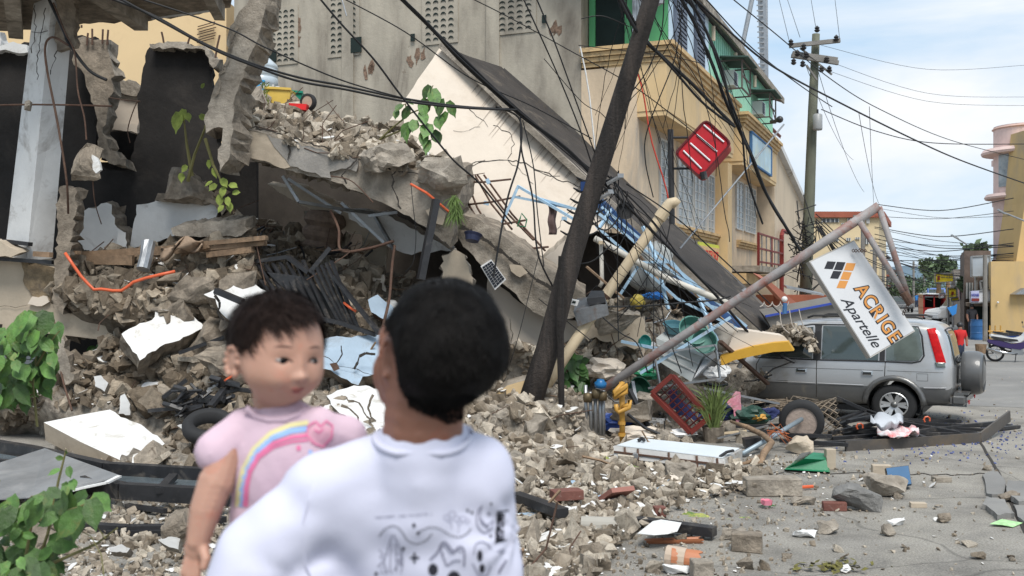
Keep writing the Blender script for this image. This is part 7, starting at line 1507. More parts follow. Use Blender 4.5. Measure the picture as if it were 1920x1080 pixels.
# vehicles
def small_vehicle(name,label,cat,px,py,L_,Wd,Ht,rz,m,win=True,roofm=None,loc_Y=None,sc=1):
 t=thing(name,label,cat,(0,0,0));bm=new();prof=[(-L_/2,.35),(-L_/2,Ht*.6),(-L_*.42,Ht*.95),(-L_*.36,Ht),(L_*.12,Ht),(L_*.24,Ht*.62),(L_*.46,Ht*.54),(L_/2,Ht*.4),(L_/2,.35)]
 prism(bm,[Vector((x,-Wd/2,z))for x,z in prof],(0,Wd,0));bmesh.ops.bevel(bm,geom=[e for e in bm.edges if e.is_manifold and e.calc_face_angle(0)>.3],offset=.07,segments=2,affect='EDGES');o=obj('body',bm,m,None,local=True);o.parent=t
 for sg in(-1,1):
  for a,b in((-.38,-.14),(-.12,.1)):bm=new();box(bm,(L_*(a+b)/2,sg*Wd/2,Ht*.77),(L_*(b-a)*.95,.03,Ht*.3));o=obj('window',bm,m_cglass,None,local=True);o.parent=t
  for x in(-.3,.3):
   bm=new();lathe(bm,[(0,-.09),(.26,-.1),(.32,-.06),(.32,.06),(.26,.1),(.17,.1),(.15,.07),(0,.06)],20,Matrix.Translation((L_*x,sg*(Wd/2-.06),.32))@Matrix.Rotation(R(-90)*sg,4,'X'));o=obj('wheel',bm,m_rubber,None,local=True);o.parent=t
   bm=new();lathe(bm,[(0,.11),(.17,.105),(.17,.06)],14,Matrix.Translation((L_*x,sg*(Wd/2-.06),.32))@Matrix.Rotation(R(-90)*sg,4,'X'));o2=obj('rim',bm,m_alloy,None,local=True);o2.parent=o
 bm=new();box(bm,(-L_/2-.01,0,Ht*.72),(.03,Wd*.8,Ht*.28));o=obj('rear_window',bm,m_cglass,None,local=True);o.parent=t
 bm=new();box(bm,(L_*.185,0,Ht*.8),(.04,Wd*.84,Ht*.32),Euler((0,R(-38),0)).to_matrix());o=obj('windscreen',bm,m_cglass,None,local=True);o.parent=t
 Y=loc_Y or G(py);p=P(px,py,Y);t.location=(p.x,p.y,0);t.rotation_euler=(0,0,rz);t.scale=(sc,)*3;return t
m_vw=M('white_car_paint',(.62,.63,.64),rough=.3,coat=.6,bump=0,var=.04);m_vb=M('dark_car_paint',(.04,.045,.05),rough=.3,coat=.6,bump=0);m_vr=M('red_car_paint',(.30,.02,.02),rough=.35,coat=.5,bump=.05)
small_vehicle('car','white sport utility car half hidden by the stall on the right of the street','car',1806,604,4.4,1.8,1.7,R(186),m_vw,loc_Y=64)
small_vehicle('van','white van in the far street just left of the pink white sign','van',1741,567,4.6,1.8,2.0,R(250),m_vw,loc_Y=125)
small_vehicle('van','second white van behind the red tricycle in the far street','van',1742,575,4.6,1.8,1.8,R(250),m_vw,loc_Y=98)
small_vehicle('car','dark parked car at the left side of the far street','car',1690,575,4.2,1.7,1.5,R(255),m_vb,loc_Y=95)
small_vehicle('van','blue jeepney like van near the market hall','van',1755,566,5,2,2.3,R(250),M('blue_car_paint',(.02,.10,.35),rough=.4,bump=0),loc_Y=120)
# red tricycle cab
tk_=thing('tricycle','red passenger tricycle cab with a white roof seen from behind in the street','tricycle',(0,0,0))
bm=new();
for b_ in(((0,0,.55),(1.5,1.5,.7)),((-.7,0,1.3),(.1,1.5,.9)),((.7,0,1.3),(.1,1.5,.9)),((0,-.72,1.3),(.08,.06,.9)),((0,0,1.75),(1.5,1.5,.12))):box(bm,*b_)
o=obj('cab',bm,m_vr,None,local=True);o.parent=tk_
bm=new();box(bm,(0,0,1.86),(1.66,1.8,.1));bmesh.ops.bevel(bm,geom=bm.edges,offset=.04,segments=2,affect='EDGES');o=obj('roof',bm,m_vw,None,local=True);o.parent=tk_
bm=new();box(bm,(0,.2,1.25),(1.3,.06,.75));o=obj('interior',bm,m_void,None,local=True);o.parent=tk_
for x in(-.6,.6):bm=new();lathe(bm,[(0,-.06),(.26,-.07),(.3,0),(.26,.07),(0,.06)],16,Matrix.Translation((x,-.3,.3))@Matrix.Rotation(R(90),4,'Y'));o=obj('wheel',bm,m_rubber,None,local=True);o.parent=tk_
tk_.location=(P(1747,600,72).x,72,0);tk_.rotation_euler=(0,0,R(-10))
# motorcycles
def motorcycle(label,px,py,m,rz,sc=1.0):
 t=thing('motorcycle',label,'motorcycle',(0,0,0))
 def ch(name,bm,m_,par=None,sm=False):o=obj(name,bm,m_,None,smooth=sm,local=True);o.parent=par or t;return o
 for x in(-.6,.62):
  bm=new();lathe(bm,[(.21,-.03),(.27,-.045),(.285,0),(.27,.045),(.21,.03)],24,Matrix.Translation((x,0,.285))@Matrix.Rotation(R(90),4,'X'));w_=ch('wheel',bm,m_rubber,sm=True)
  bm=new()
  for k in range(5):a=k*1.2566;bar(bm,Vector((x,0,.285)),Vector((x+.215*math.cos(a),0,.285+.215*math.sin(a))),.03,.03,Vector((0,1,0)))
  ch('rim',bm,m_alloy,w_)
 bm=new();prism(bm,[Vector((x,-.11,z))for x,z in((-.85,.62),(-.5,.50),(-.15,.42),(.15,.38),(.35,.55),(.5,.82),(.42,.92),(.22,.66),(-.1,.60),(-.45,.72),(-.85,.74))],(0,.22,0));bmesh.ops.bevel(bm,geom=[e for e in bm.edges if e.calc_face_angle(0)>.5],offset=.03,segments=2,affect='EDGES');ch('fairing',bm,m)
 bm=new();prism(bm,[Vector((x,-.12,z))for x,z in((-.72,.76),(-.2,.66),(.08,.68),(.05,.74),(-.3,.78),(-.7,.84))],(0,.24,0));ch('seat',bm,m_black)
 bm=new();tube(bm,[(-.85,-.16,.42),(-.3,-.15,.30),(.05,-.1,.28)],[.05,.045,.02],9);ch('exhaust',bm,m_chrome,sm=True)
 bm=new();tube(bm,[(.62,-.06,.285),(.42,-.05,.86)],.025,6);tube(bm,[(.62,.06,.285),(.42,.05,.86)],.025,6);tube(bm,[(.36,-.32,1.0),(.40,0,.94),(.36,.32,1.0)],.018,6);ch('fork',bm,m_chrome)
 for s in(-1,1):bm=new();tube(bm,[(.36,s*.2,1.0),(.34,s*.26,1.13)],.008,4);box(bm,(.34,s*.28,1.16),(.02,.11,.07));ch('mirror',bm,m_black)
 bm=new();box(bm,(.05,0,.34),(.34,.18,.2));ch('engine',bm,m_steel)
 bm=new();bmesh.ops.create_icosphere(bm,subdivisions=2,radius=.09,matrix=Matrix.Translation((.5,0,.86)));ch('headlight',bm,m_qglass,sm=True)
 bm=new();prism(bm,[Vector((x,-.05,z))for x,z in((.36,.42),(.5,.58),(.75,.60),(.88,.48),(.8,.52),(.55,.52))],(0,.1,0));ch('mudguard',bm,m)
 bm=new();tube(bm,[(0,-.1,.25),(-.05,-.3,.02)],.015,5);ch('kickstand',bm,m_black)
 p=PG(px,py);t.location=(p.x,p.y,0);t.rotation_euler=(0,0,rz);t.scale=(sc,)*3
m_purp=M('dark_purple_paint',(.035,.02,.10),rough=.3,coat=.5,bump=0)
motorcycle('dark purple motorcycle standing nearest at the right edge of the street',1904,679,m_purp,R(-20),.95)
motorcycle('white motorcycle parked just behind the dark purple one',1902,664,m_vw,R(-12),.95)
motorcycle('blue motorcycle farther right behind the other two',1926,662,M('mid_blue_paint',(.02,.06,.25),rough=.3,coat=.5,bump=0),R(-30),.95)
# barrel, bucket, barrier
br=thing('blue_barrel','blue plastic barrel standing before the open stall','barrel',PG(1832,637));bm=new();lathe(bm,[(0,0),(.27,0),(.29,.1),(.275,.3),(.29,.32),(.275,.34),(.28,.6),(.29,.62),(.26,.85),(0,.86)],22,Matrix.Translation(PG(1832,637)));obj('drum',bm,M('blue_barrel_plastic',(.03,.12,.30),rough=.45,bump=.02),br,smooth=False)
bm=new();lathe(bm,[(.2,.86),(.27,.86),(.27,.9),(.2,.9)],22,Matrix.Translation(PG(1832,637)));obj('rim',bm,M('blue_barrel_plastic',(.03,.12,.30)),br)
bm=new();lathe(bm,[(0,0),(.16,0),(.19,.33),(.17,.33),(.14,.03),(0,.03)],16,Matrix.Translation(PG(1839,663)));one('bucket',bm,m_wood,'brown bucket standing alone in the street near the motorcycles','bucket')
bm=new();a,b=PG(1845,657,.12),PG(1880,655,.12);bar(bm,a,b,.04,.04);one('iron_rod',bm,m_steel,'grey rod lying from the brown bucket toward the motorcycles','rod')
yr=thing('yellow_barrier','low yellow pipe barrier before the ochre wall','barrier',PG(1866,640));
for x in(1856,1866,1876):bm=new();p=PG(x,641);tube(bm,[p,p+Vector((0,0,.7))],.03,6);obj('post',bm,m_gas,yr)
bm=new();a=PG(1852,641);b=PG(1882,641);tube(bm,[a+Vector((0,0,.45)),b+Vector((0,0,.45))],.035,6);obj('rail',bm,m_gas,yr)
bm=new();prism(bm,pts3([(1776,577),(1790,573),(1795,570),(1793,588),(1786,592)],42),(0,.03,0));one('blue_flag',bm,M('blue_cloth',(.03,.19,.50),bump=.1),'bright blue cloth hanging in front of the white car','cloth')
bm=new();tube(bm,[PG(1778,640),P(1775,575,42)],.02,5);one('thin_post',bm,m_steel,'thin slanting post of the blue cloth','post')
# tiny far people
def far_person(label,px,py,h,top,bot,rz=0,seat=False):
 q=random.Random(px);p=PG(px,py);bm=new();vs=[];E=[]
 J={'pel':(0,0,.52),'chest':(0,0,.75),'neck':(0,0,.84),'head':(0,-.01,.93),'ls':(-.11,0,.8),'le':(-.14,-.02,.62),'lh':(-.12,-.08,.48),'rs':(.11,0,.8),'re':(.14,-.02,.62),'rh':(.12,-.08,.48),'lk':(-.06,-.03,.28),'lf':(-.06,0,.03),'rk':(.06,.03,.28),'rf':(.06,.02,.03)}
 idx={k:i for i,k in enumerate(J)};rad={'pel':.085,'chest':.095,'neck':.035,'head':.062,'ls':.045,'rs':.045,'le':.032,'re':.032,'lh':.024,'rh':.024,'lk':.05,'rk':.05,'lf':.035,'rf':.035}
 me=bpy.data.meshes.new('person');me.from_pydata([tuple(Vector(v)*h)for v in J.values()],[(idx[a],idx[b])for a,b in(('pel','chest'),('chest','neck'),('neck','head'),('chest','ls'),('ls','le'),('le','lh'),('chest','rs'),('rs','re'),('re','rh'),('pel','lk'),('lk','lf'),('pel','rk'),('rk','rf'))],[])
 o=bpy.data.objects.new('person',me);COL.objects.link(o);o.location=p;o.rotation_euler=(0,0,rz);mo=o.modifiers.new('s','SKIN');
 for k,i in idx.items():me.skin_vertices[0].data[i].radius=(rad[k]*h,)*2 if me.skin_vertices else(0,0)
 me.skin_vertices[0].data[0].use_root=True
 o.modifiers.new('u','SUBSURF').levels=1
 dg=bpy.context.evaluated_depsgraph_get();m2=bpy.data.meshes.new_from_object(o.evaluated_get(dg));o.modifiers.clear();o.data=m2;m2.materials.clear()
 for mm in(top,bot or M('dark_denim',(.03,.04,.07),bump=.2),M('far_skin',(.25,.13,.09),bump=0)):m2.materials.append(mm)
 for f in m2.polygons:z=f.center.z/h;f.material_index=1 if z<.5 and abs(f.center.x)<.1*h else 2 if(z>.85 or(abs(f.center.x)>.115*h and z<.7))else 0;f.use_smooth=True
 tag(o,label,'person');hb=new();bmesh.ops.create_icosphere(hb,subdivisions=2,radius=.068*h,matrix=Matrix.Translation((0,.01*h,.95*h)));hh=obj('hair',hb,m_black,None,smooth=True,local=True);hh.parent=o
# ------------------------------------------------------------------ people
for a_ in(('person in a red shirt walking behind the car, back turned',1800,690,1.3,M('red_shirt',(.5,.02,.02),bump=0),0),('person in dark clothes standing beside the blue barrel',1822,636,1.6,M('dark_shirt',(.03,.03,.035),bump=0),0),('person in grey standing right of the blue barrel',1842,634,1.5,M('grey_shirt',(.2,.2,.21),bump=0),0),('tiny person in white crossing the far street, leftmost',1722,576,1.7,m_white,0),('tiny person in dark clothes in the far street crowd',1728,575,1.65,M('dark_shirt',(.03,.03,.035)),0),('tiny person in blue in the far street crowd',1718,577,1.7,M('blue_cloth',(.03,.19,.50)),0)):
 far_person(*a_[:4],a_[4],None)
def ell(bm,c,r,rot=None,sub=3):
 rr=bmesh.ops.create_icosphere(bm,subdivisions=sub,radius=1)
 bmesh.ops.transform(bm,matrix=Matrix.Translation(c)@(rot.to_4x4()if rot else Matrix())@Matrix.Diagonal((*r,1)),verts=rr['verts'])
def cap(bm,a,b,ra,rb,n=7):
 a,b=Vector(a),Vector(b);k=max(3,int((b-a).length/(min(ra,rb)*.35)))
 for i in range(k+1):t=i/k;ell(bm,a.lerp(b,t),(ra+(rb-ra)*t,)*3,sub=2)
def fuse(bm,name,m,parent,voxel,smooth=6,wr=None):
 me=bpy.data.meshes.new(name);bm.to_mesh(me);bm.free();o=bpy.data.objects.new(name,me);COL.objects.link(o)
 r=o.modifiers.new('r','REMESH');r.mode='VOXEL';r.voxel_size=voxel;s=o.modifiers.new('s','SMOOTH');s.factor=.5;s.iterations=smooth
 dg=bpy.context.evaluated_depsgraph_get();m2=bpy.data.meshes.new_from_object(o.evaluated_get(dg));o.modifiers.clear();o.data=m2;m2.materials.clear();m2.materials.append(m)
 if wr:
  nv=len(m2.vertices);no=[v.normal.copy()for v in m2.vertices]
  for i,v in enumerate(m2.vertices):v.co+=no[i]*wr(v.co)
 bv=BVHTree.FromPolygons([v.co.copy()for v in m2.vertices],[list(p.vertices)for p in m2.polygons])
 l=wloc(parent)if parent else Vector()
 for v in m2.vertices:v.co-=l
 m2.polygons.foreach_set('use_smooth',[True]*len(m2.polygons));o.parent=parent;m2.update();return o,bv
def skin(name,c):
 m=M(name,c,rough=.5,var=.06,scale=30,bump=.05,bscale=200,stain=(c[0]*1.05,c[1]*.82,c[2]*.78),samt=.3,sscale=18)
 b=[n for n in m.node_tree.nodes if n.type=='BSDF_PRINCIPLED'][0];b.inputs['Subsurface Weight'].default_value=.15;b.inputs['Subsurface Radius'].default_value=(.012,.005,.003);return m
m_skc=skin('child_skin',(.45,.255,.185));m_skm=skin('man_skin',(.24,.11,.072))
m_hair=M('black_hair',(.006,.005,.0045),rough=.6,var=.4,scale=60,bump=.3,bscale=150,spec=.12)
m_hairc=M('dark_brown_hair',(.016,.009,.007),rough=.75,var=.4,scale=60,bump=.3,bscale=150,spec=.15)
def hair_strands(bm,bv,q,n,src,L_,w,flow,keep):
 """short blades growing from the hair shell"""
 for _ in range(n):
  c,r=src;u=Vector((q.gauss(0,1),q.gauss(0,1),q.gauss(0,1))).normalized();p0=c+u*.3;h=bv.ray_cast(p0,-u)
  if h[0]is None or not keep(h[0],u):continue
  p=h[0];nn_=h[1];f=flow(p,u);f=(f-nn_*f.dot(nn_)).normalized()if f.length>0 else nn_;l=L_*q.uniform(.6,1.2);s=f.cross(nn_).normalized()*w*q.uniform(.6,1.2)
  lift=q.uniform(.0,.1)+max(0,.28*noise.noise(p*45));a=p-nn_*.002;b=p+f*l*.55+nn_*l*lift;e=p+f*l*1.0+nn_*l*(lift*.7)+Vector((q.uniform(-1,1),q.uniform(-1,1),q.uniform(-1,1)))*l*.12
  va=[bm.verts.new(a-s),bm.verts.new(a+s),bm.verts.new(b+s*.7),bm.verts.new(b-s*.7),bm.verts.new(e)]
  bm.faces.new((va[0],va[1],va[2],va[3]));bm.faces.new((va[3],va[2],va[4]))
def decal(name,strips,bv,m,parent,off=.0016,w=3):
 """ink ribbons lying on a garment: pixel paths laid onto the cloth surface"""
 bm=new();o=Vector((0,0,H))
 def hit(x,y):
  d=(P(x,y,1)-o).normalized();h=bv.ray_cast(o,d);return None if h[0]is None or h[0].y>2.2 else h[0]-d*off
 for st in strips:
  pts,ww=st;q2=[]
  for a,b in zip(pts,pts[1:]):
   k=max(1,int(math.hypot(b[0]-a[0],b[1]-a[1])/3));q2+=[(a[0]+(b[0]-a[0])*i/k,a[1]+(b[1]-a[1])*i/k)for i in range(k)]
  q2.append(pts[-1]);pr=None
  for i,p in enumerate(q2):
   a=q2[max(i-1,0)];b=q2[min(i+1,len(q2)-1)];d=math.hypot(b[0]-a[0],b[1]-a[1])or 1;nx,ny=-(b[1]-a[1])/d*ww/2,(b[0]-a[0])/d*ww/2
   row=[hit(p[0]+nx*t,p[1]+ny*t)for t in(-1,-.33,.33,1)]
   if any(r is None for r in row):pr=None;continue
   row=[bm.verts.new(r)for r in row]
   if pr:
    for k in range(3):bm.faces.new((pr[k],pr[k+1],row[k+1],row[k]))
   pr=row
 if not bm.faces:bm.free();return None
 ob=obj(name,bm,m,parent,recalc=False);return ob
def disc(x,y,rx,ry,n=7):return[([(x-rx*math.sqrt(max(0,1-t*t)),y+ry*t),(x+rx*math.sqrt(max(0,1-t*t))+.1,y+ry*t)],ry*2.3/n)for t in[(-1+(2*k+1)/n)for k in range(n)]]
# ---- child
YC=1.74;ch=thing('person','toddler in a pink rainbow T-shirt carried on the arm of the black haired man','person',P(520,1180,YC))
HC=P(523,660,YC);RH=Euler((R(5),R(3),R(41))).to_matrix()
def hp(x,y,z):return HC+RH@Vector((x,y,z))
bm=new()
def ga(x,z,cx,cz,sx,sz):return math.exp(-((x-cx)/sx)**2-((z-cz)/sz)**2)
def head(bm,f,rx,ry,rz,feats):
 r_=bmesh.ops.create_icosphere(bm,subdivisions=6,radius=1)
 for v in r_['verts']:
  u=v.co.copy();k=1+.13*math.exp(-((u.z+.48)/.34)**2);kb=1+.06*max(0,u.y)
  nb_=1-.42*max(0,min(1,(-u.z-.05)/.6))*max(0,min(1,(u.y+.35)/.6));x=u.x*rx*k*nb_;z=u.z*rz;y=u.y*ry*(k*.97 if u.y<0 else kb*nb_)
  if u.y<0:
   w=min(1,-u.y*3)
   for(cx,cz,sx,sz,A)in feats:
    y-=A*w*(ga(x,z,cx,cz,sx,sz)+(ga(x,z,-cx,cz,sx,sz)if cx else 0))
  v.co=f(x,y,z)
head(bm,hp,.076,.080,.097,[(0,-.031,.0085,.0085,.0125),(0,-.012,.008,.018,.005),(.0095,-.034,.006,.006,.0055),(.029,-.005,.015,.0085,-.0042),(.028,.017,.02,.009,.0015),(0,-.054,.017,.010,.0065),(0,-.067,.014,.0055,-.002),(0,-.081,.016,.012,.0050),(.036,-.042,.020,.018,.0045),(.019,-.056,.006,.008,-.0012)])
for(y_,z_,r1)in[(.012+.017*math.cos(a),-.018+.024*math.sin(a),.0052)for a in[k*.55-1.2 for k in range(9)]]:
 for sx in(-1,1):ell(bm,hp(sx*(.0785+.18*(y_-.0)),y_,z_),(r1,)*3)
for sx in(-1,1):ell(bm,hp(sx*.078,.012,-.018),(.0045,.014,.02),RH);ell(bm,hp(sx*.077,.004,-.039),(.006,.007,.008),RH)
cap(bm,hp(0,.015,-.06),P(520,790,YC+.02),.036,.040)
ell(bm,P(528,880,YC+.02),(.075,.045,.12));ell(bm,P(525,805,YC+.02),(.085,.035,.03))
# arm on the left of the picture, hanging down
cap(bm,P(432,830,YC-.02),P(406,905,YC-.04),.026,.031);cap(bm,P(404,905,YC-.04),P(386,955,YC-.05),.031,.028);cap(bm,P(386,955,YC-.05),P(371,1015,YC-.06),.028,.020)
ell(bm,P(369,1030,YC-.06),(.022,.015,.026))
for k,(dx,l,dy)in enumerate(((-17,.020,0),(-9,.026,2),(0,.028,3),(8,.025,2))):
 a=P(364+dx*.7,1050,YC-.065);cap(bm,a,a+Vector((dx*.0003,-.006,-l)),.0078,.0068);cap(bm,a+Vector((dx*.0003,-.006,-l)),a+Vector((.004,-.001,-l-.016)),.0068,.0055)
cap(bm,P(380,1028,YC-.068),P(386,1048,YC-.08),.010,.0085);cap(bm,P(386,1048,YC-.08),P(382,1064,YC-.085),.0085,.007)
cap(bm,P(600,830,YC+.02),P(650,835,YC+.03),.024,.026);cap(bm,P(650,835,YC+.03),P(685,900,YC+.03),.026,.02)
for sx in(-1,1):cap(bm,P(540+sx*55,1010,YC+.03),P(520+sx*90,1130,YC-.02),.055,.045);cap(bm,P(520+sx*90,1130,YC-.02),P(515+sx*95,1290,YC+.02),.042,.028);ell(bm,P(515+sx*98,1310,YC-.01),(.028,.05,.024))
cbody,cbv=fuse(bm,'body',m_skc,ch,.0026,3)
cbody.name='body'
def fp(x,z,off):
 d=RH@Vector((0,1,0));o=hp(x,-.3,z);h=cbv.ray_cast(o,d);return(h[0]if h[0]else hp(x,-.07,z))-d*off
for sx in(-1,1):
 ex=sx*.0275;c=fp(ex,-.006,-.0042);bm=new();ell(bm,c,(.0136,.0062,.0060),RH@Euler((0,R(-5*sx),R(12*sx))).to_matrix());eo=obj('eye',bm,M('eye_white',(.33,.29,.27),rough=.3,bump=0),ch,smooth=True)
 c2=fp(ex+.0015,-.006,-.0012);bm=new();ell(bm,c2,(.0085,.0036,.0061),RH);obj('iris',bm,M('dark_iris',(.006,.004,.004),rough=.5,bump=0,spec=.15),eo,smooth=True)
 bm=new();tube(bm,[fp(ex+t*.0135,-.0065+.0060*(1-t*t),.0004)for t in(-1,-.6,-.2,.2,.6,1)],[.0006,.0012,.0015,.0015,.0013,.0006],5);obj('eyelash',bm,m_hairc,eo)
 bm=new();tube(bm,[fp(ex*1.05+t*.016,.0155+.0035*(1-t*t),-.0008)for t in(-1,-.6,-.2,.2,.6,1)],[.0006,.0017,.0022,.0022,.0017,.0006],5);obj('eyebrow',bm,M('soft_brow',(.13,.07,.05),bump=0),ch)
bm=new()
for x_,z_,a_,b_ in((-.0058,-.0515,.0072,.0024),(.0058,-.0515,.0072,.0024),(0,-.0520,.008,.0026),(0,-.0575,.0092,.0034)):ell(bm,fp(x_,z_,-.0026),(a_,.0046,b_),RH)
lo,_=fuse(bm,'lips',M('child_lips',(.34,.095,.08),rough=.45,bump=0),ch,.0010,3)
bm=new();tube(bm,[fp(t*.0125,-.0542-.0008*t*t,.0003)for t in(-1,-.5,0,.5,1)],[.0003,.0007,.0008,.0007,.0003],4);obj('mouth_line',bm,M('mouth_shadow',(.12,.03,.025),bump=0),ch)
bm=new()
for sx in(-1,1):ell(bm,fp(sx*.0055,-.0385,-.0008),(.0022,.0014,.0011),RH,2)
obj('nostrils',bm,M('mouth_shadow',(.12,.03,.025)),ch)
# hair shell, cut to the hairline
def shell(bvv,c,r,RM,keep,off,n=5):
 bm=new();bmesh.ops.create_icosphere(bm,subdivisions=n,radius=1);dead=[]
 for v in bm.verts:
  u=v.co.copy();k=keep(u)
  w=RM@Vector((u.x*r[0],u.y*r[1],u.z*r[2]));v.co=c+w*(1+off*noise.noise(u*3))
  if k<0:dead.append(v)
 bmesh.ops.delete(bm,geom=dead,context='VERTS');return bm
def lerp_y(pts,x):
 if x<=pts[0][0]:return pts[0][1]
 for a,b in zip(pts,pts[1:]):
  if x<=b[0]:return a[1]+(b[1]-a[1])*(x-a[0])/(b[0]-a[0])
 return pts[-1][1]
def pxy(w):return 960+w.x/w.y*F,540-(w.z-H)/w.y*F
HLC=[(430,715),(446,668),(466,664),(478,640),(490,612),(502,614),(514,624),(540,612),(570,596),(602,578)]
def keep_c(u):
 w=hp(u.x*.081,.014+u.y*.091,.024+u.z*.085);x,y=pxy(w);fr_=(RH@Vector((u.x,u.y,0))).y
 return(lerp_y(HLC,x)-y)if fr_<.1 else u.z+.55
bm=shell(None,hp(0,.014,.024),(.0815,.091,.083),RH,keep_c,.03,6);bmesh.ops.triangulate(bm,faces=bm.faces)
hv=[v.co.copy()for v in bm.verts];bm.verts.index_update();hbv=BVHTree.FromPolygons(hv,[[v.index for v in f.verts]for f in bm.faces])
q=random.Random(2)
crown=hp(0,.03,.11)
def flow_c(p,u):l=RH.inverted()@(p-HC);d=Vector((l.x*4+.55*(1 if l.y<-.02 else 0),-.5 if l.y<.03 else .3,-.7));return RH@d
hair_strands(bm,hbv,q,6500,(hp(0,.012,.025),1),.030,.0011,flow_c,lambda p,u:True)
ho=obj('hair',bm,m_hairc,ch,smooth=True,recalc=False)
# shirt
m_pinks=M('pale_pink_cotton',(.58,.43,.50),rough=.9,var=.04,scale=6,bump=.12,bscale=90,spec=.2)
bm=new();ell(bm,P(532,880,YC+.01),(.098,.066,.13));ell(bm,P(528,812,YC+.01),(.085,.048,.045));ell(bm,P(540,970,YC+.02),(.105,.075,.09))
cap(bm,P(452,806,YC),P(408,846,YC-.02),.036,.041);cap(bm,P(600,804,YC),P(648,820,YC+.03),.036,.039);cap(bm,P(455,800,YC),P(600,796,YC),.034,.034);ell(bm,P(478,784,YC+.01),(.022,.03,.014));ell(bm,P(572,780,YC+.01),(.022,.03,.014))
def wr_c(p):return .0022*noise.noise(Vector((p.x*14,p.y*14,p.z*9)))+.0012*noise.noise(Vector((p.x*38+p.z*20,p.y*30,p.z*12)))
so,sbv=fuse(bm,'shirt',m_pinks,ch,.005,6,wr_c)
bm=new();pts=[(461,764),(480,778),(505,785),(535,784),(556,776),(570,764)]
v=[]
for x,y in pts:
 h=sbv.ray_cast(Vector((0,0,H)),(P(x,y+3,1)-Vector((0,0,H))).normalized());v.append(h[0]if h[0]is not None and abs(h[0].y-YC+.04)<.03 else P(x,y,YC-.03))
tube(bm,v,.006,8);obj('collar',bm,m_pinks,so,smooth=True)
AR=lambda o_:[(445+o_*.55,950),(448+o_*.5,915),(456+o_*.42,880+o_*.2),(476+o_*.3,842+o_*.5),(508+o_*.18,812+o_*.8),(545+o_*.05,797+o_*.95),(578,792+o_)]
for o_,m_,w_ in((0,M('pastel_yellow',(.68,.62,.32),bump=0),9),(11,M('pastel_blue',(.28,.44,.75),bump=0),10),(24,M('rose_pink',(.68,.17,.32),bump=0),7),(33,M('rose_pink',(.68,.17,.32)),4)):
 decal('rainbow_band',[(AR(o_),w_)],sbv,m_,so)
decal('heart_cloud',disc(600,815,25,20,9),sbv,M('pastel_rose',(.66,.36,.44),bump=0),so)
decal('heart_outline',[([(575,815),(578,798),(592,790),(601,800),(612,789),(624,798),(622,820),(606,838),(590,832),(575,815)],3),([(590,805),(598,812),(606,804)],3)],sbv,M('rose_pink',(.68,.17,.32)),so,.0024)
decal('small_star',disc(560,840,4,5,4),sbv,M('rose_pink',(.68,.17,.32)),so);decal('small_star',disc(582,848,4,4,4),sbv,M('pastel_blue',(.28,.44,.75)),so)
bm=new();ell(bm,P(535,1060,YC+.03),(.10,.08,.09));cap(bm,P(485,1060,YC+.03),P(440,1110,YC),.062,.058);cap(bm,P(590,1060,YC+.03),P(600,1110,YC),.062,.058);fuse(bm,'shorts',m_pinks,ch,.008,5)
# ---- man
YM=1.58;mn=thing('person','black haired man in a white T-shirt seen from behind, carrying the toddler','person',(P(780,540,YM).x,YM+.1,gz(0,1.6)))
g0=gz(0,1.7)
bm=new();ell(bm,P(832,652,YM),(.084,.090,.096));ell(bm,P(784,690,YM+.05),(.068,.07,.085));ell(bm,P(748,735,YM+.075),(.035,.035,.03));[ell(bm,P(722+11*math.cos(a),674-31*math.sin(a),YM-.012+.012*math.cos(a)),(.0052,)*3)for a in[k*.42-1.6 for k in range(12)]];ell(bm,P(726,672,YM+.004),(.007,.012,.024));ell(bm,P(722,703,YM-.004),(.007,.008,.009));ell(bm,P(745,700,YM+.085),(.042,.04,.05));ell(bm,P(727,640,YM+.08),(.016,.03,.03))
cap(bm,P(800,715,YM+.02),P(792,835,YM+.035),.066,.069);ell(bm,P(790,960,YM+.09),(.15,.07,.12))
# arms
def W_(px,py,d):return P(px,py,YM+d)
eL=W_(452,1230,.02);cap(bm,W_(575,1000,.05),eL,.044,.042);cap(bm,eL,W_(560,1170,.14),.042,.030);ell(bm,W_(590,1155,.19),(.034,.028,.018))
for k in range(4):a=W_(600,1140+13*k,.20);cap(bm,a,a+Vector((.04,.022,.006-.003*k)),.0088,.008);cap(bm,a+Vector((.04,.022,.006)),a+Vector((.062,.002,0)),.008,.0068)
cap(bm,W_(575,1135,.17),W_(590,1110,.14),.010,.008)
eR=W_(965,1290,.06);cap(bm,W_(895,960,.09),eR,.040,.038);cap(bm,eR,W_(960,1500,.12),.039,.028);ell(bm,W_(958,1540,.12),(.022,.034,.045))
for k in range(4):a=W_(950,1580,.095+.018*k);cap(bm,a,a+Vector((-.003,.004,-.035+.004*abs(k-1))),.0088,.008);cap(bm,a+Vector((-.003,.004,-.035)),a+Vector((-.014,.008,-.062+.004*abs(k-1))),.008,.0068)
cap(bm,W_(940,1540,.09),W_(930,1580,.07),.010,.008)
ell(bm,W_(790,1250,.09),(.13,.075,.3))
for sx in(-1,1):xk=W_(790,1000,.08).x+sx*.085;cap(bm,Vector((xk,YM+.08,1.5)),Vector((xk+sx*.02,YM+.06,1.12)),.075,.052);cap(bm,Vector((xk+sx*.02,YM+.06,1.12)),Vector((xk+sx*.02,YM+.1,g0+.09)),.05,.034)
mo_,mbv=fuse(bm,'body',m_skm,mn,.004,5)
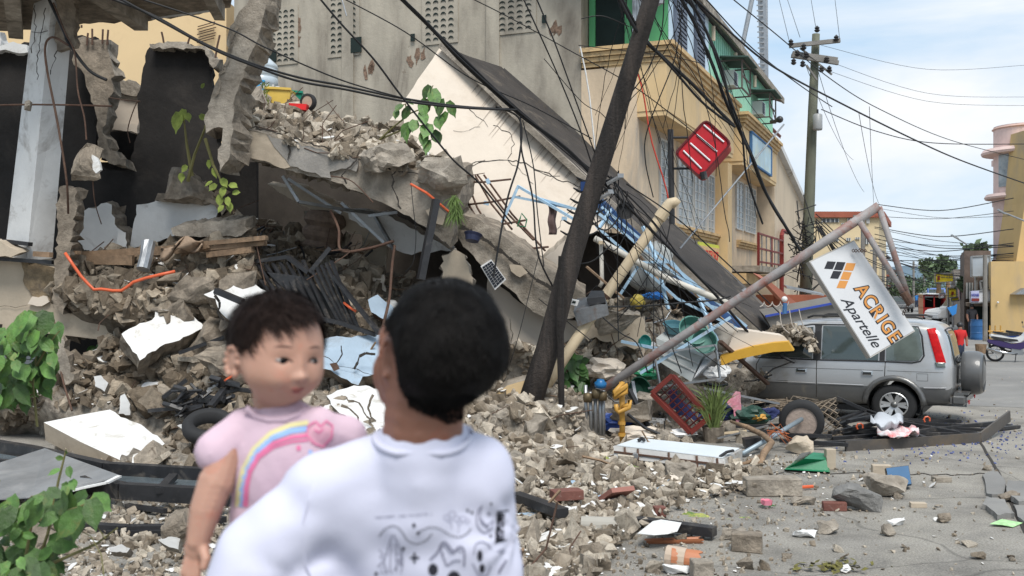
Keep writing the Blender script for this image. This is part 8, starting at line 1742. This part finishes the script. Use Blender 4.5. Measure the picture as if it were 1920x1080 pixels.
# shirt
m_ws=M('white_cotton',(.57,.575,.69),rough=.95,var=.02,scale=3,bump=.05,bscale=120,spec=.15)
bm=new()
ell(bm,P(800,1040,YM+.085),(.152,.098,.19));ell(bm,P(886,902,YM+.06),(.070,.072,.078));ell(bm,P(690,946,YM+.06),(.14,.078,.10));ell(bm,P(870,1010,YM+.07),(.085,.085,.12))
cap(bm,P(794,852,YM+.04),P(790,960,YM+.06),.084,.092);cap(bm,P(748,864,YM+.05),P(600,926,YM+.045),.058,.068)
cap(bm,P(604,944,YM+.045),P(490,1030,YM+.02),.064,.072);cap(bm,P(490,1030,YM+.02),P(452,1125,YM),.073,.070);ell(bm,P(600,1085,YM+.10),(.13,.085,.13));ell(bm,P(560,1105,YM+.05),(.085,.07,.10));cap(bm,P(842,862,YM+.05),P(890,893,YM+.06),.060,.068)
cap(bm,P(892,935,YM+.075),P(925,1120,YM+.07),.066,.058)
ell(bm,P(790,1250,YM+.09),(.155,.10,.30));ell(bm,P(790,1400,YM+.09),(.15,.105,.14))
def wr_m(p):
 a=Vector((p.x*5+p.z*4,p.y*5,p.z*3-p.x*2));w=.0065*noise.noise(a)+.0035*noise.noise(Vector((p.x*16-p.z*12,p.y*9,p.z*20+p.x*10)))
 # folds fanning from the armpit of the raised arm
 o=P(560,1080,YM);d=p-o;r_=math.hypot(d.x,d.z);an=math.atan2(d.z,d.x);w+=.0028*math.sin(an*7)*math.exp(-((r_-.10)/.08)**2)
 o=P(972,1010,YM);d=p-o;r_=math.hypot(d.x,d.z);an=math.atan2(d.z,d.x);w+=.004*math.sin(an*12)*math.exp(-(r_/.06)**2);return w
ms,msbv=fuse(bm,'shirt',m_ws,mn,.008,15,wr_m)
bm=new();v=[];C_=P(793,772,YM+.035)
for k in range(41):   # ribbed collar lying on the shirt round the neck
 a=2*math.pi*k/40;o=C_+Vector((math.cos(a)*.077,math.sin(a)*.074,.06));h=msbv.ray_cast(o,Vector((0,0,-1)))
 if h[0]is not None and h[0].z>C_.z-.09:v.append(h[0])
zz=[p.z for p in v];nz2=len(zz)
for i,p in enumerate(v):p.z=sum(zz[(i+j)%nz2]for j in range(-4,5))/9+.001
tube(bm,v,.0058,8,caps=False);obj('collar',bm,m_ws,ms,smooth=True)
bm=new();v=[]
for(x,y)in((592,905),(578,940),(568,980),(566,1020),(572,1060),(585,1090)):
 h=msbv.ray_cast(Vector((0,0,H)),(P(x,y,1)-Vector((0,0,H))).normalized())
 if h[0]is not None and h[0].y<2:v.append(h[0])
if len(v)>2:tube(bm,v,.0016,5);obj('sleeve_seam',bm,m_ws,ms,smooth=True)
else:bm.free()
# back print (abstract motifs)
m_ik=M('black_print',(.02,.02,.03),bump=0);m_ig=M('grey_print',(.21,.21,.28),bump=0);m_il=M('light_grey_print',(.37,.37,.46),bump=0)
def wave(pts,n=14):
 o=[]
 for i in range(len(pts)-1):
  p0=pts[max(i-1,0)];p1=pts[i];p2=pts[i+1];p3=pts[min(i+2,len(pts)-1)]
  for k in range(n):t=k/n;o.append(tuple(.5*(2*p1[j]+(p2[j]-p0[j])*t+(2*p0[j]-5*p1[j]+4*p2[j]-p3[j])*t*t+(3*p1[j]-p0[j]-3*p2[j]+p3[j])*t**3)for j in(0,1)))
 o.append(pts[-1]);return o
def dashes(pts,w,a=5,g=3):
 o=[];i=0
 while i<len(pts)-2:o.append((pts[i:i+3],w));i+=4
 return o
q=random.Random(4)
tx=[([(x,970.5-(x-703)*.063+q.uniform(-.8,.8)),(x+q.uniform(1.5,4),970.2-(x-700)*.063)],q.uniform(1.8,3.2))for x in range(703,814,5)if q.random()<.9]
decal('print_small_text',tx,msbv,m_ig,ms)
decal('print_wavy_text',dashes(wave([(711,1006),(722,992),(738,986),(752,995),(763,1012),(780,1020),(798,1014),(810,1001)]),3)+dashes(wave([(785,998),(805,989),(825,992),(845,1004),(862,1007),(876,1000),(884,990)]),3),msbv,m_ik,ms)
decal('print_moon',[(wave([(904,949),(895,962),(895,985),(908,999),(922,990),(926,978)]),2.2),(wave([(904,949),(900,966),(904,982),(914,984),(926,976)]),2)]+[([(898+k*2,972+k*2.4),(903+k*1.6,974+k*1.6)],2)for k in range(9)]+disc(917,964,3,3,3),msbv,m_ig,ms)
decal('print_panel',[([(941+.6*k-3,962),(938-3+.6*k,1016)],3.2)for k in range(-8,14,4)]+[([(932,960),(954,957)],3),([(928,1018),(950,1012)],3)],msbv,m_ik,ms)
decal('print_panel_pattern',[([(938+q.uniform(-5,8),965+5*k),(944+q.uniform(-6,6),970+5*k)],2)for k in range(9)],msbv,m_il,ms,.0024)
decal('print_flowers',[([(cx_+r_*math.cos(a),cy_+r_*.8*math.sin(a))for a in[k*.7 for k in range(10)]],1.5)for cx_,cy_,r_ in((838,970,6),(848,964,7),(856,972,6),(868,972,6),(876,977,5),(843,976,4),(862,979,5))]+[([(846,978),(847,990)],1.5),([(861,984),(859,1000)],1.5)],msbv,m_il,ms)
decal('print_heart_hands',[(wave([(806,1050),(820,1036),(828,1020),(836,1018),(846,1030),(852,1034),(860,1026),(868,1028),(871,1040),(870,1062)]),4),(wave([(828,1038),(834,1052),(838,1060),(852,1052),(864,1052)]),3),(wave([(832,1040),(826,1030),(834,1024),(846,1038),(858,1032),(866,1036)]),2)],msbv,m_ig,ms)
decal('print_ovals',disc(812,1068,9,11,9)+disc(851,1084,12,13,9)+disc(900,1042,5,10,7)+disc(904,1066,5,8,7),msbv,m_ik,ms)
decal('print_oval_outline',[(wave([(888,1040),(892,1022),(902,1016),(914,1020),(921,1030)]),2),(wave([(886,1056),(898,1078),(912,1080),(921,1062)]),2)],msbv,m_ig,ms)
decal('print_stars',[([(777,1036),(777,1056)],4),([(769,1046),(786,1046)],4)]+disc(776,985,3.2,3.5,3)+disc(784,1000,2.6,3,3)+disc(705,1076,3,3,3)+disc(877,957,2.4,2.4,3)+disc(885,961,2.4,2.4,3)+disc(921,945,2.2,2.2,3)+disc(920,1005,2.4,2.6,3)+disc(756,1029,3,3,3),msbv,m_ik,ms)
lc=[([(735,1003),(726,1030),(720,1055),(726,1076)],1.6),([(738,1003),(748,1025),(756,1050),(752,1075)],1.6),([(733,1020),(731,1072)],1.6),([(741,1020),(744,1072)],1.6)]
for k in range(36):x=730+q.choice([-1,1])*q.uniform(3,24);y=q.uniform(1030,1074);lc+=[([(x,y),(x+q.uniform(-3,3),y+q.uniform(2,4))],2.4)]
decal('print_lace_figure',lc,msbv,m_ig,ms)
decal('print_signature',[([(932,1035),(945,1028),(938,1040),(948,1034)],2),(wave([(935,1075),(944,1058),(938,1070),(950,1050)]),4)],msbv,m_ig,ms)
# trousers, shoes
bm=new();cxm=W_(790,1000,.08).x;ell(bm,Vector((cxm,YM+.09,1.50)),(.155,.115,.12))
for sx in(-1,1):cap(bm,Vector((cxm+sx*.085,YM+.08,1.48)),Vector((cxm+sx*.105,YM+.06,1.12)),.092,.07);cap(bm,Vector((cxm+sx*.105,YM+.06,1.12)),Vector((cxm+sx*.105,YM+.1,g0+.1)),.07,.058)
fuse(bm,'trousers',M('dark_denim',(.03,.04,.07),bump=.2),mn,.012,5)
for sx in(-1,1):bm=new();ell(bm,Vector((cxm+sx*.105,YM+.12,g0+.04)),(.045,.12,.04));ell(bm,Vector((cxm+sx*.105,YM+.08,g0+.07)),(.04,.05,.05));fuse(bm,'shoe',m_black,mn,.01,4)
# man's hair
c=P(836,648,YM-.003)
SQ=lambda u:1-.16*max(0,-u.z-.35)
HLM=[(700,590),(728,625),(735,650),(739,680),(746,716),(768,752),(800,780),(825,790),(862,794),(900,800)]
def keep_m(u):
 w=c+Vector((u.x*.1,u.y*.103,u.z*.108));x,y=pxy(w)
 return(lerp_y(HLM,x)-y)if u.y<.25 else(u.z-.25 if u.x<.0 else u.z+.4)
bm=shell(None,c,(.1,.103,.108),Matrix(),keep_m,.035,6);bmesh.ops.triangulate(bm,faces=bm.faces);bm.verts.index_update()
for v_ in bm.verts:
 k_=max(0,-(v_.co.z-c.z)/.108-.35);v_.co.y+=k_*.04;v_.co.x-=k_*.018+max(0,v_.co.x-c.x)*k_*.25
hbv=BVHTree.FromPolygons([v.co.copy()for v in bm.verts],[[v.index for v in f.verts]for f in bm.faces]);q=random.Random(8)
def flow_m(p,u):d=p-c;return Vector((d.x*5+q.uniform(-.12,.12),d.y*3+q.uniform(-.1,.1),-.8))
hair_strands(bm,hbv,q,9000,(c,1),.019,.0010,flow_m,lambda p,u:True)
for _ in range(2500):     # cropped nape, shorter towards the neck
 a=q.uniform(765,915);y=q.uniform(735,793);
 if y>796-abs(a-845)*.5:continue
 h=mbv.ray_cast(Vector((0,0,H)),(P(a,y,1)-Vector((0,0,H))).normalized())
 if h[0]is None or h[0].y>2:continue
 p=h[0]+h[1]*.0005;s=Vector((.0009,0,0));l=.010*(1.2-(y-735)/70);va=[bm.verts.new(p-s),bm.verts.new(p+s),bm.verts.new(p+Vector((q.uniform(-.002,.002),-.003,-l)))];bm.faces.new(va)
obj('hair',bm,m_hair,mn,smooth=True,recalc=False)
# ------------------------------------------------------------------ plants
q=random.Random(17)
def rl(poly,n,Y,Ls,angs,sd):
 qq=random.Random(sd);o=[];xs=[p[0]for p in poly];ys=[p[1]for p in poly]
 while len(o)<n:
  x,y=qq.uniform(min(xs),max(xs)),qq.uniform(min(ys),max(ys))
  if inpoly(x,y,poly):o.append((x,y,Y+qq.uniform(-.25,.25),qq.uniform(*Ls),qq.uniform(*angs)))
 return o
sprig(60,800,6,[[(70,800,6),(62,720,6),(70,650,6),(75,590,6)],[(62,720,6),(30,690,6),(5,660,6)],[(66,690,6),(95,640,5.9),(112,620,5.9)],[(60,740,6),(20,760,6.1)],[(-20,700,6),(-60,640,6.1)]],rl([(30,600),(60,578),(100,585),(112,640),(108,690),(75,740),(30,745),(-40,740),(-60,650),(0,625)],125,6,(.05,.135),(-160,-20),1),0,1,'large leafy green plant with holed drooping leaves at the left edge, upper clump')
sprig(60,1080,4.2,[[(60,1090,4.3),(90,1000,4.2),(110,900,4.2),(120,860,4.2),(124,842,4.2)],[(40,1090,4.2),(60,980,4.1),(150,950,4.1),(190,930,4.1)],[(0,1000,4.3),(60,930,4.2)],[(90,1060,4.2),(180,1020,4.1),(220,990,4.0)],[(-40,950,4.3),(0,900,4.3)]],rl([(-60,930),(0,925),(60,915),(120,905),(170,920),(192,945),(150,985),(110,1010),(120,1090),(-60,1090)],130,4.2,(.035,.115),(-175,-5),2)+[(120,905,4.2,.06,-60),(112,880,4.2,.045,200),(128,875,4.2,.045,-60),(118,860,4.2,.03,160),(124,850,4.2,.025,60),(126,925,4.15,.08,-80),(134,900,4.2,.05,-50)],0,2,'broad heart leaved green vine with a tall curling shoot in the bottom left corner')
bm=new()
for pts in([(140,990,4.1),(170,1005,4),(190,1040,3.95),(196,1090,3.9)],[(130,965,4.1),(180,985,4),(198,1010,4)]):tube(bm,[P(*p)for p in pts],.0025,4)
one('vine_tendril',bm,m_stem,'thin curling tendrils hanging right of the corner vine','tendril')
sprig(735,258,16,[[(712,262,16),(735,240,15.9),(770,212,15.8),(800,200,15.7),(820,192,15.7)],[(715,260,16),(750,245,15.9),(790,235,15.8)],[(765,215,15.8),(760,195,15.7),(745,200,15.7)],[(800,200,15.7),(805,175,15.7),(812,160,15.7)]],[(812,166,15.7,.26,-80),(806,160,15.7,.2,-120),(840,190,15.7,.22,-60),(828,185,15.7,.24,-100),(838,210,15.7,.22,-120),(822,218,15.7,.26,-80),(800,185,15.7,.24,-110),(790,192,15.7,.2,-70),(768,200,15.7,.22,-120),(755,196,15.7,.18,-140),(790,210,15.7,.24,-70),(778,225,15.7,.2,-100),(770,232,15.7,.22,-130),(760,240,15.7,.18,-80),(805,232,15.7,.26,-110),(795,245,15.7,.24,-90),(812,245,15.7,.22,-60),(803,262,15.7,.2,-100),(745,205,15.7,.16,-100),(775,195,15.7,.16,160)],.2,5,'bright green heart leaved sprig growing out of the slab rubble before the cream wall',m_leaf,sw=.018)
sprig(370,380,15.6,[[(352,340,15.6),(365,290,15.5),(385,240,15.3),(384,235,15.3)],[(360,330,15.6),(350,270,15.5),(345,225,15.4)],[(385,260,15.3),(400,310,15.2),(420,350,15.1)]],[(345,205,15.4,0.19,-100),(335,210,15.4,0.25,-95),(350,212,15.4,0.15,-60),(375,215,15.4,0.12,-40),(378,165,15.4,0.09,60),(400,315,15.2,0.14,-70),(415,335,15.1,0.15,-50),(420,350,15.1,0.14,-100),(430,345,15.1,0.14,-20),(405,345,15.2,0.14,-130),(412,365,15.1,0.15,-90),(425,370,15.1,0.14,-60),(398,340,15.2,0.12,-150),(392,300,15.3,0.11,-90),(350,310,15.5,0.12,-120),(340,325,15.5,0.12,-80),(430,380,15.1,0.12,-80),(418,385,15.1,0.12,-120),(436,362,15.1,0.12,10)],.2,6,'yellowing uprooted houseplant with orange stem against the black wall',M('yellow_green_leaf',(.16,.20,.04),var=.5,scale=8,bump=.1),sw=.03)
def fern(px,py,Y,n,L_,label,m,seed,name='fern',ang=(-150,-30)):
 q=random.Random(seed);t_=thing(name,label,'plant',P(px,py,Y));bm=new()
 for k in range(n):
  a=R(q.uniform(*ang));o=P(px+q.uniform(-6,6),py+q.uniform(-20,20),Y+q.uniform(-.1,.1));d=Vector((math.cos(a),q.uniform(-.6,.1),math.sin(a)));s=Vector((-d.z,0,d.x)).normalized()*min(.008,L_*.055);l=L_*q.uniform(.6,1.2);p0,p1,p2=o,o+d*l*.5+Vector((0,0,.04*l)),o+d*l-Vector((0,0,.25*l));V_=[bm.verts.new(p0-s*.5),bm.verts.new(p0+s*.5),bm.verts.new(p1+s),bm.verts.new(p1-s),bm.verts.new(p2)];bm.faces.new((V_[0],V_[1],V_[2],V_[3]));bm.faces.new((V_[3],V_[2],V_[4]))
 obj('blades',bm,m,t_,recalc=False);return t_
fern(852,385,15.1,130,.2,'small hanging fern on the broken end of the tilted slab',M('fern_green',(.09,.14,.035),var=.4,scale=8,bump=0,rv=.3),1)
fern(495,180,17.4,40,.16,'yellow green tuft beside the water tank',M('yellow_green_leaf',(.16,.20,.04)),2,'grass_tuft',(20,160))
gp_=fern(1338,800,14.9,190,.7,'potted clump of tall green grass among the debris',M('grass_green',(.15,.20,.06),var=.3,scale=6,bump=0,rv=.3),3,'potted_grass',(60,125))
bm=new();lathe(bm,[(0,0),(.14,0),(.17,.26),(.15,.26),(.12,.03),(0,.03)],16,Matrix.Translation(P(1338,832,14.9)));obj('pot',bm,m_concb,gp_)
sprig(1065,740,16.4,[[(1050,750,16.4),(1060,700,16.4),(1050,670,16.4)],[(1065,750,16.4),(1085,710,16.4),(1092,680,16.4)],[(1040,750,16.4),(1030,700,16.4)]],rl([(1022,690),(1045,665),(1090,670),(1102,720),(1095,750),(1025,755)],90,16.3,(.1,.2),(-150,60),3),0,7,'green leafy bush behind the foot of the black pole',m_leafd,'bush',.015)
sprig(210,660,16,[[(170,670,16),(200,655,16),(235,650,16)]],rl([(165,650),(240,640),(235,670),(170,672)],26,16,(.12,.22),(-170,0),4),0,9,'dark leafy weed under the broken floor edge',m_leafd,'weed',.012)
# croton leaves and palm debris on the spill
def flat_leaves(label,spots,m,L_,seed,name='fallen_leaves'):
 q=random.Random(seed);t_=thing(name,label,'leaves',P(*spots[0]));lf=new()
 for(x,y,Y)in spots:
  for k in range(3):a=q.uniform(-.5,.9);leaf(lf,P(x+q.uniform(-14,14),y+q.uniform(-5,5),Y),Vector((math.cos(a),-.2,math.sin(a)*.5)),Vector((0,-.6,.8)),L_*q.uniform(.7,1.2),.55,.2)
 obj('foliage',lf,m,t_,recalc=False)
flat_leaves('torn yellow and green striped leaves strewn on the rubble right of the man, upper patch',[(1095,872,12.6),(1120,868,12.7),(1165,905,11.8),(1150,890,12.1),(1185,912,11.7)],m_leafy,.3,1)
flat_leaves('torn yellow green leaves lying below the square red tile',[(1195,940,11.1),(1210,945,11.0),(1200,920,11.4)],m_leafy,.25,2)
flat_leaves('striped leaf litter along the black box section',[(1300,980,10.0),(1330,985,9.9),(1360,982,9.95),(1285,976,10.1)],m_leafy,.26,3)
bm=new();q=random.Random(6)
for k in range(9):a=P(990+q.uniform(0,30),858+q.uniform(-4,8),12.9);tube(bm,[a,P(1050+q.uniform(0,20),880+q.uniform(-5,8),12.3),P(1110+q.uniform(-8,20),898+q.uniform(-6,8),11.9)],q.uniform(.006,.016),4)
one('palm_stalks',bm,M('straw_yellow',(.42,.34,.10),var=.3,scale=6,bump=.1),'bundle of straw yellow palm stalks lying on the rubble right of the man','stalks')
bm=new();q=random.Random(16)
for k in range(70):
 x=q.gauss(1560,30);y=q.gauss(1060,5);p=PG(x,y,q.uniform(.01,.05));u=Vector((q.uniform(-1,1),q.uniform(-1,1),q.uniform(-.3,.3)))*.05;v=Vector((-u.y,u.x,q.uniform(-.02,.03)))*.6;bm.faces.new([bm.verts.new(p+u),bm.verts.new(p+v),bm.verts.new(p-u),bm.verts.new(p-v*.7)])
tag(obj('leaf_litter',bm,M('rotten_leaf',(.13,.12,.03),var=.5,scale=20,bump=.1,stain=(.05,.04,.02),samt=.5,sscale=15),recalc=False),'brown green rotting leaf litter on the open street at the bottom','leaf litter',kind='stuff')
# ------------------------------------------------------------------ rubble scatter
q=random.Random(21)
def free(x,y):return not any(a<=x<=b and c<=y<=d for a,b,c,d in((80,305,765,865),(1088,1470,690,822)))
pts=[]
for _ in range(7000):
 x,y,p=main.sample(q);s=q.choice([.05,.07,.1,.14,.2,.28])*q.uniform(.7,1.3)
 if x>940 or y>780:s*=.68
 if free(x,y):pts.append((p+Vector((0,0,s*.15)),s,x))
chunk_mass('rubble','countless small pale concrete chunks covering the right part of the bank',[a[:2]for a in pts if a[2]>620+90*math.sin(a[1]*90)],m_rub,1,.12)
chunk_mass('rubble','countless small darker brown chunks covering the left part of the bank',[a[:2]for a in pts if a[2]<=620+90*math.sin(a[1]*90)],m_rub2,6,.12)  # left part of the bank takes the darker brown chunk material
pts=[]
for pt_,n in((shelf,900),(cav,900)):
 for _ in range(n):x,y,p=pt_.sample(q);s=q.choice([.07,.1,.15,.22,.34])*q.uniform(.7,1.3);pts.append((p+Vector((0,0,s*.1)),s))
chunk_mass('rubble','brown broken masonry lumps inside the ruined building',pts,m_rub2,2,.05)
pts=[]
for pt_,n in((slabtop,1300),(base,1500)):
 for _ in range(n):
  x,y,p=pt_.sample(q);s=q.choice([.05,.08,.12,.17,.26])*q.uniform(.7,1.2)*(1 if free(x,y)else .45);pts.append((p+Vector((0,0,s*.15)),s))
for _ in range(420):
 t=q.random();x=1425+105*t+q.gauss(0,6);y=640-28*math.sin(t*3.1)+q.uniform(-3,26);s=q.choice([.05,.08,.12,.16]);pts.append((P(x,y,17.3+q.uniform(-.1,.5)),s))
chunk_mass('rubble','small concrete chunks on the tilted slab and beside the car',pts,m_rub,3,.08)
# the spill of rubble on the street
SPL=[(940,850),(1100,815),(1200,850),(1330,880),(1450,872),(1430,905),(1330,925),(1240,955),(1170,1000),(1120,1050),(1090,1100),(940,1100)]
def spl():
 while True:
  x,y=q.uniform(940,1450),q.uniform(815,1100)
  if inpoly(x,y,SPL):return x,y
pts=[]
for _ in range(4200):
 x,y=spl();s=q.choice([.03,.04,.06,.08,.11,.15])*q.uniform(.7,1.2);pts.append((PG(x+q.gauss(0,12),y+q.gauss(0,8),q.uniform(0,.12)),s))
chunk_mass('rubble','small rubble spilled over the street right of the man',pts,m_rub,11,.2)
for _ in range(75):
 x,y=spl();s=q.uniform(.14,.34);me=q.choice(CH_ME)
 place(me,'concrete_chunk',PG(x,y,.05+s*.15),(s,s*q.uniform(.8,1.1),s*q.uniform(.7,1.0)),rot_rand(q),'grey broken concrete chunk in the rubble spilled onto the street','concrete chunk','grey chunks in the street spill')
for _ in range(46):
 x,y=spl();s=q.uniform(.14,.32);bl=q.random()<.25
 place(q.choice(ST_ME if bl else SL_ME),'plaster_fragment',PG(x,y,.1),(s,s*.8,s),rot_rand(q,.5),'%s faced flat fragment in the rubble spilled onto the street'%('blue grey' if bl else 'white'),'plaster fragment','%s fragments in the street spill'%('blue grey' if bl else 'white'))
# loose grit on the street
pts=[]
for _ in range(9500):
 x=q.uniform(900,2000);y=700+400*q.random()**.8;p=PG(x,y)
 dens=max(.06,1-abs((x-(1500-(y-850)*1.9)))/420)if y>850 else .25
 if q.random()<dens*(1 if y<1000 else .7):s=q.choice([.012,.018,.025,.035,.05])*q.uniform(.7,1.4);pts.append((p+Vector((0,0,s*.2)),s))
for _ in range(3600):
 x=q.uniform(-40,520);y=q.uniform(850,1110);p=PG(x,y);s=q.choice([.02,.03,.04,.06,.1])*q.uniform(.7,1.3);pts.append((p+Vector((0,0,s*.2)),s))
chunk_mass('grit','loose grit and tiny stones scattered over the street',pts,m_rub,4,.12)
pts=[]
for _ in range(420):
 x=q.gauss(1790,80);y=q.gauss(815,22)
 if y<770 or y>880:continue
 pts.append((PG(x,y)+Vector((0,0,.006)),q.uniform(.015,.05)))
m_bluech=M('blue_glass_crumbs',(.07,.09,.22),rough=.4,bump=0,rv=.5)
chunk_mass('glass_crumbs','scattered blue grey glass crumbs on the street behind the car',pts,m_bluech,5,0)
ZN=[(lambda x,y:x<560,'in the rubble bank left of the child'),(lambda x,y:x<760,'in the bank between child and man'),(lambda x,y:y<860,'on the bank near the pole foot'),(lambda x,y:True,'along the lower edge of the bank')]
cnt=0
def zone(x,y):
 for f,n in ZN:
  if f(x,y):return n
big=[]
for _ in range(180):
 x,y,p=main.sample(q)
 if 400<x<940 and y>760 or not free(x,y):continue
 s=q.uniform(.22,.52)if x<760 else q.uniform(.16,.42)
 z=zone(x,y);k=q.random()
 if k<.72:
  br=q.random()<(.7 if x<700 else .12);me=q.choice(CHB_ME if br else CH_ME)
  place(me,'concrete_chunk',p+Vector((0,0,s*.15)),(s,s*q.uniform(.8,1.1),s*q.uniform(.8,1.1)),rot_rand(q),'%s broken concrete chunk lying %s'%('brown' if br else 'grey',z),'concrete chunk','%s chunks %s'%('brown' if br else 'grey',z))
 else:
  place(q.choice(SL_ME),'plaster_fragment',p+Vector((0,0,s*.2)),(s*.9,s*.8,s),rot_rand(q,.55),'white faced plaster fragment lying %s'%z,'plaster fragment','white fragments %s'%z)
for pt_,n,z in((slabtop,55,'on top of the long tilted slab'),(shelf,45,'on the shelf of the ruined building'),(cav,30,'in the hollow under the slab'),(base,45,'in the heap against the buried car front')):
 for _ in range(n):
  x,y,p=pt_.sample(q)
  if not free(x,y):continue
  s=q.uniform(.16,.42)if pt_ is not cav else q.uniform(.25,.6);br=pt_ in(shelf,cav)
  if q.random()<.8:place(q.choice(CHB_ME if br else CH_ME),'concrete_chunk',p+Vector((0,0,s*.2)),(s,s*q.uniform(.8,1.1),s*q.uniform(.7,1.0)),rot_rand(q),'broken concrete chunk lying %s'%z,'concrete chunk','chunks %s'%z)
  else:place(q.choice(SL_ME),'plaster_fragment',p+Vector((0,0,s*.25)),(s*.8,s*.7,s),rot_rand(q,.6),'white faced plaster fragment lying %s'%z,'plaster fragment','white fragments %s'%z)
# street stones, individually
for k in range(34):
 x=q.uniform(1080,1900);y=q.uniform(880,1075);s=q.uniform(.06,.15)
 if x<1080+(1080-y):x+=150
 place(q.choice(CH_ME+SL_ME[:4]),'stone',PG(x,y)+Vector((0,0,s*.2)),(s,s,s*.8),rot_rand(q,.7),'small loose stone lying on the open street','stone','small stones on the open street')

# splinters, rods and strips caught in the rubble
for nm,lb,m_,patches,n,(r0,r1),(l0,l1)in(('splinters','thin splintered wood strips caught in the rubble',m_wood,(main,cav,base),150,(.006,.018),(.15,.7)),('bent_rods','thin bent rusty rods sticking out of the rubble',m_rust,(main,shelf,slabtop,cav,base),150,(.005,.009),(.2,.9)),('black_strips','thin black strips lying in the rubble',m_black,(cav,base),60,(.008,.025),(.2,.8)),('steel_strips','thin pale metal strips lying in the debris',m_steel,(cav,base),40,(.006,.014),(.2,.7))):
 bm=new()
 for _ in range(n):
  x,y,p=q.choice(patches).sample(q)
  if 330<x<940 and y>800 or not free(x,y)and nm!='black_strips' and nm!='steel_strips':continue
  d=Vector((q.uniform(-1,1),q.uniform(-.4,.4),q.uniform(-.15,.7))).normalized();l=q.uniform(l0,l1);b_=Vector((q.uniform(-1,1),0,q.uniform(-1,.3)))*l*.15;tube(bm,[p+Vector((0,-.05,.03)),p+d*l*.5+b_,p+d*l+Vector((0,0,-.1*l))],q.uniform(r0,r1),4)
 tag(obj(nm,bm,m_),lb,'debris',kind='stuff')
for k in range(26):
 x,y,p=shelf.sample(q)
 if y<480:continue
 s=q.uniform(.12,.28);place(q.choice(SL_ME),'plaster_fragment',p+Vector((0,-.08,.05)),(s,s*.8,s*.6),rot_rand(q,.7),'white faced plaster fragment lying on the shelf of the ruined building','plaster fragment','white fragments on the shelf of the ruined building')
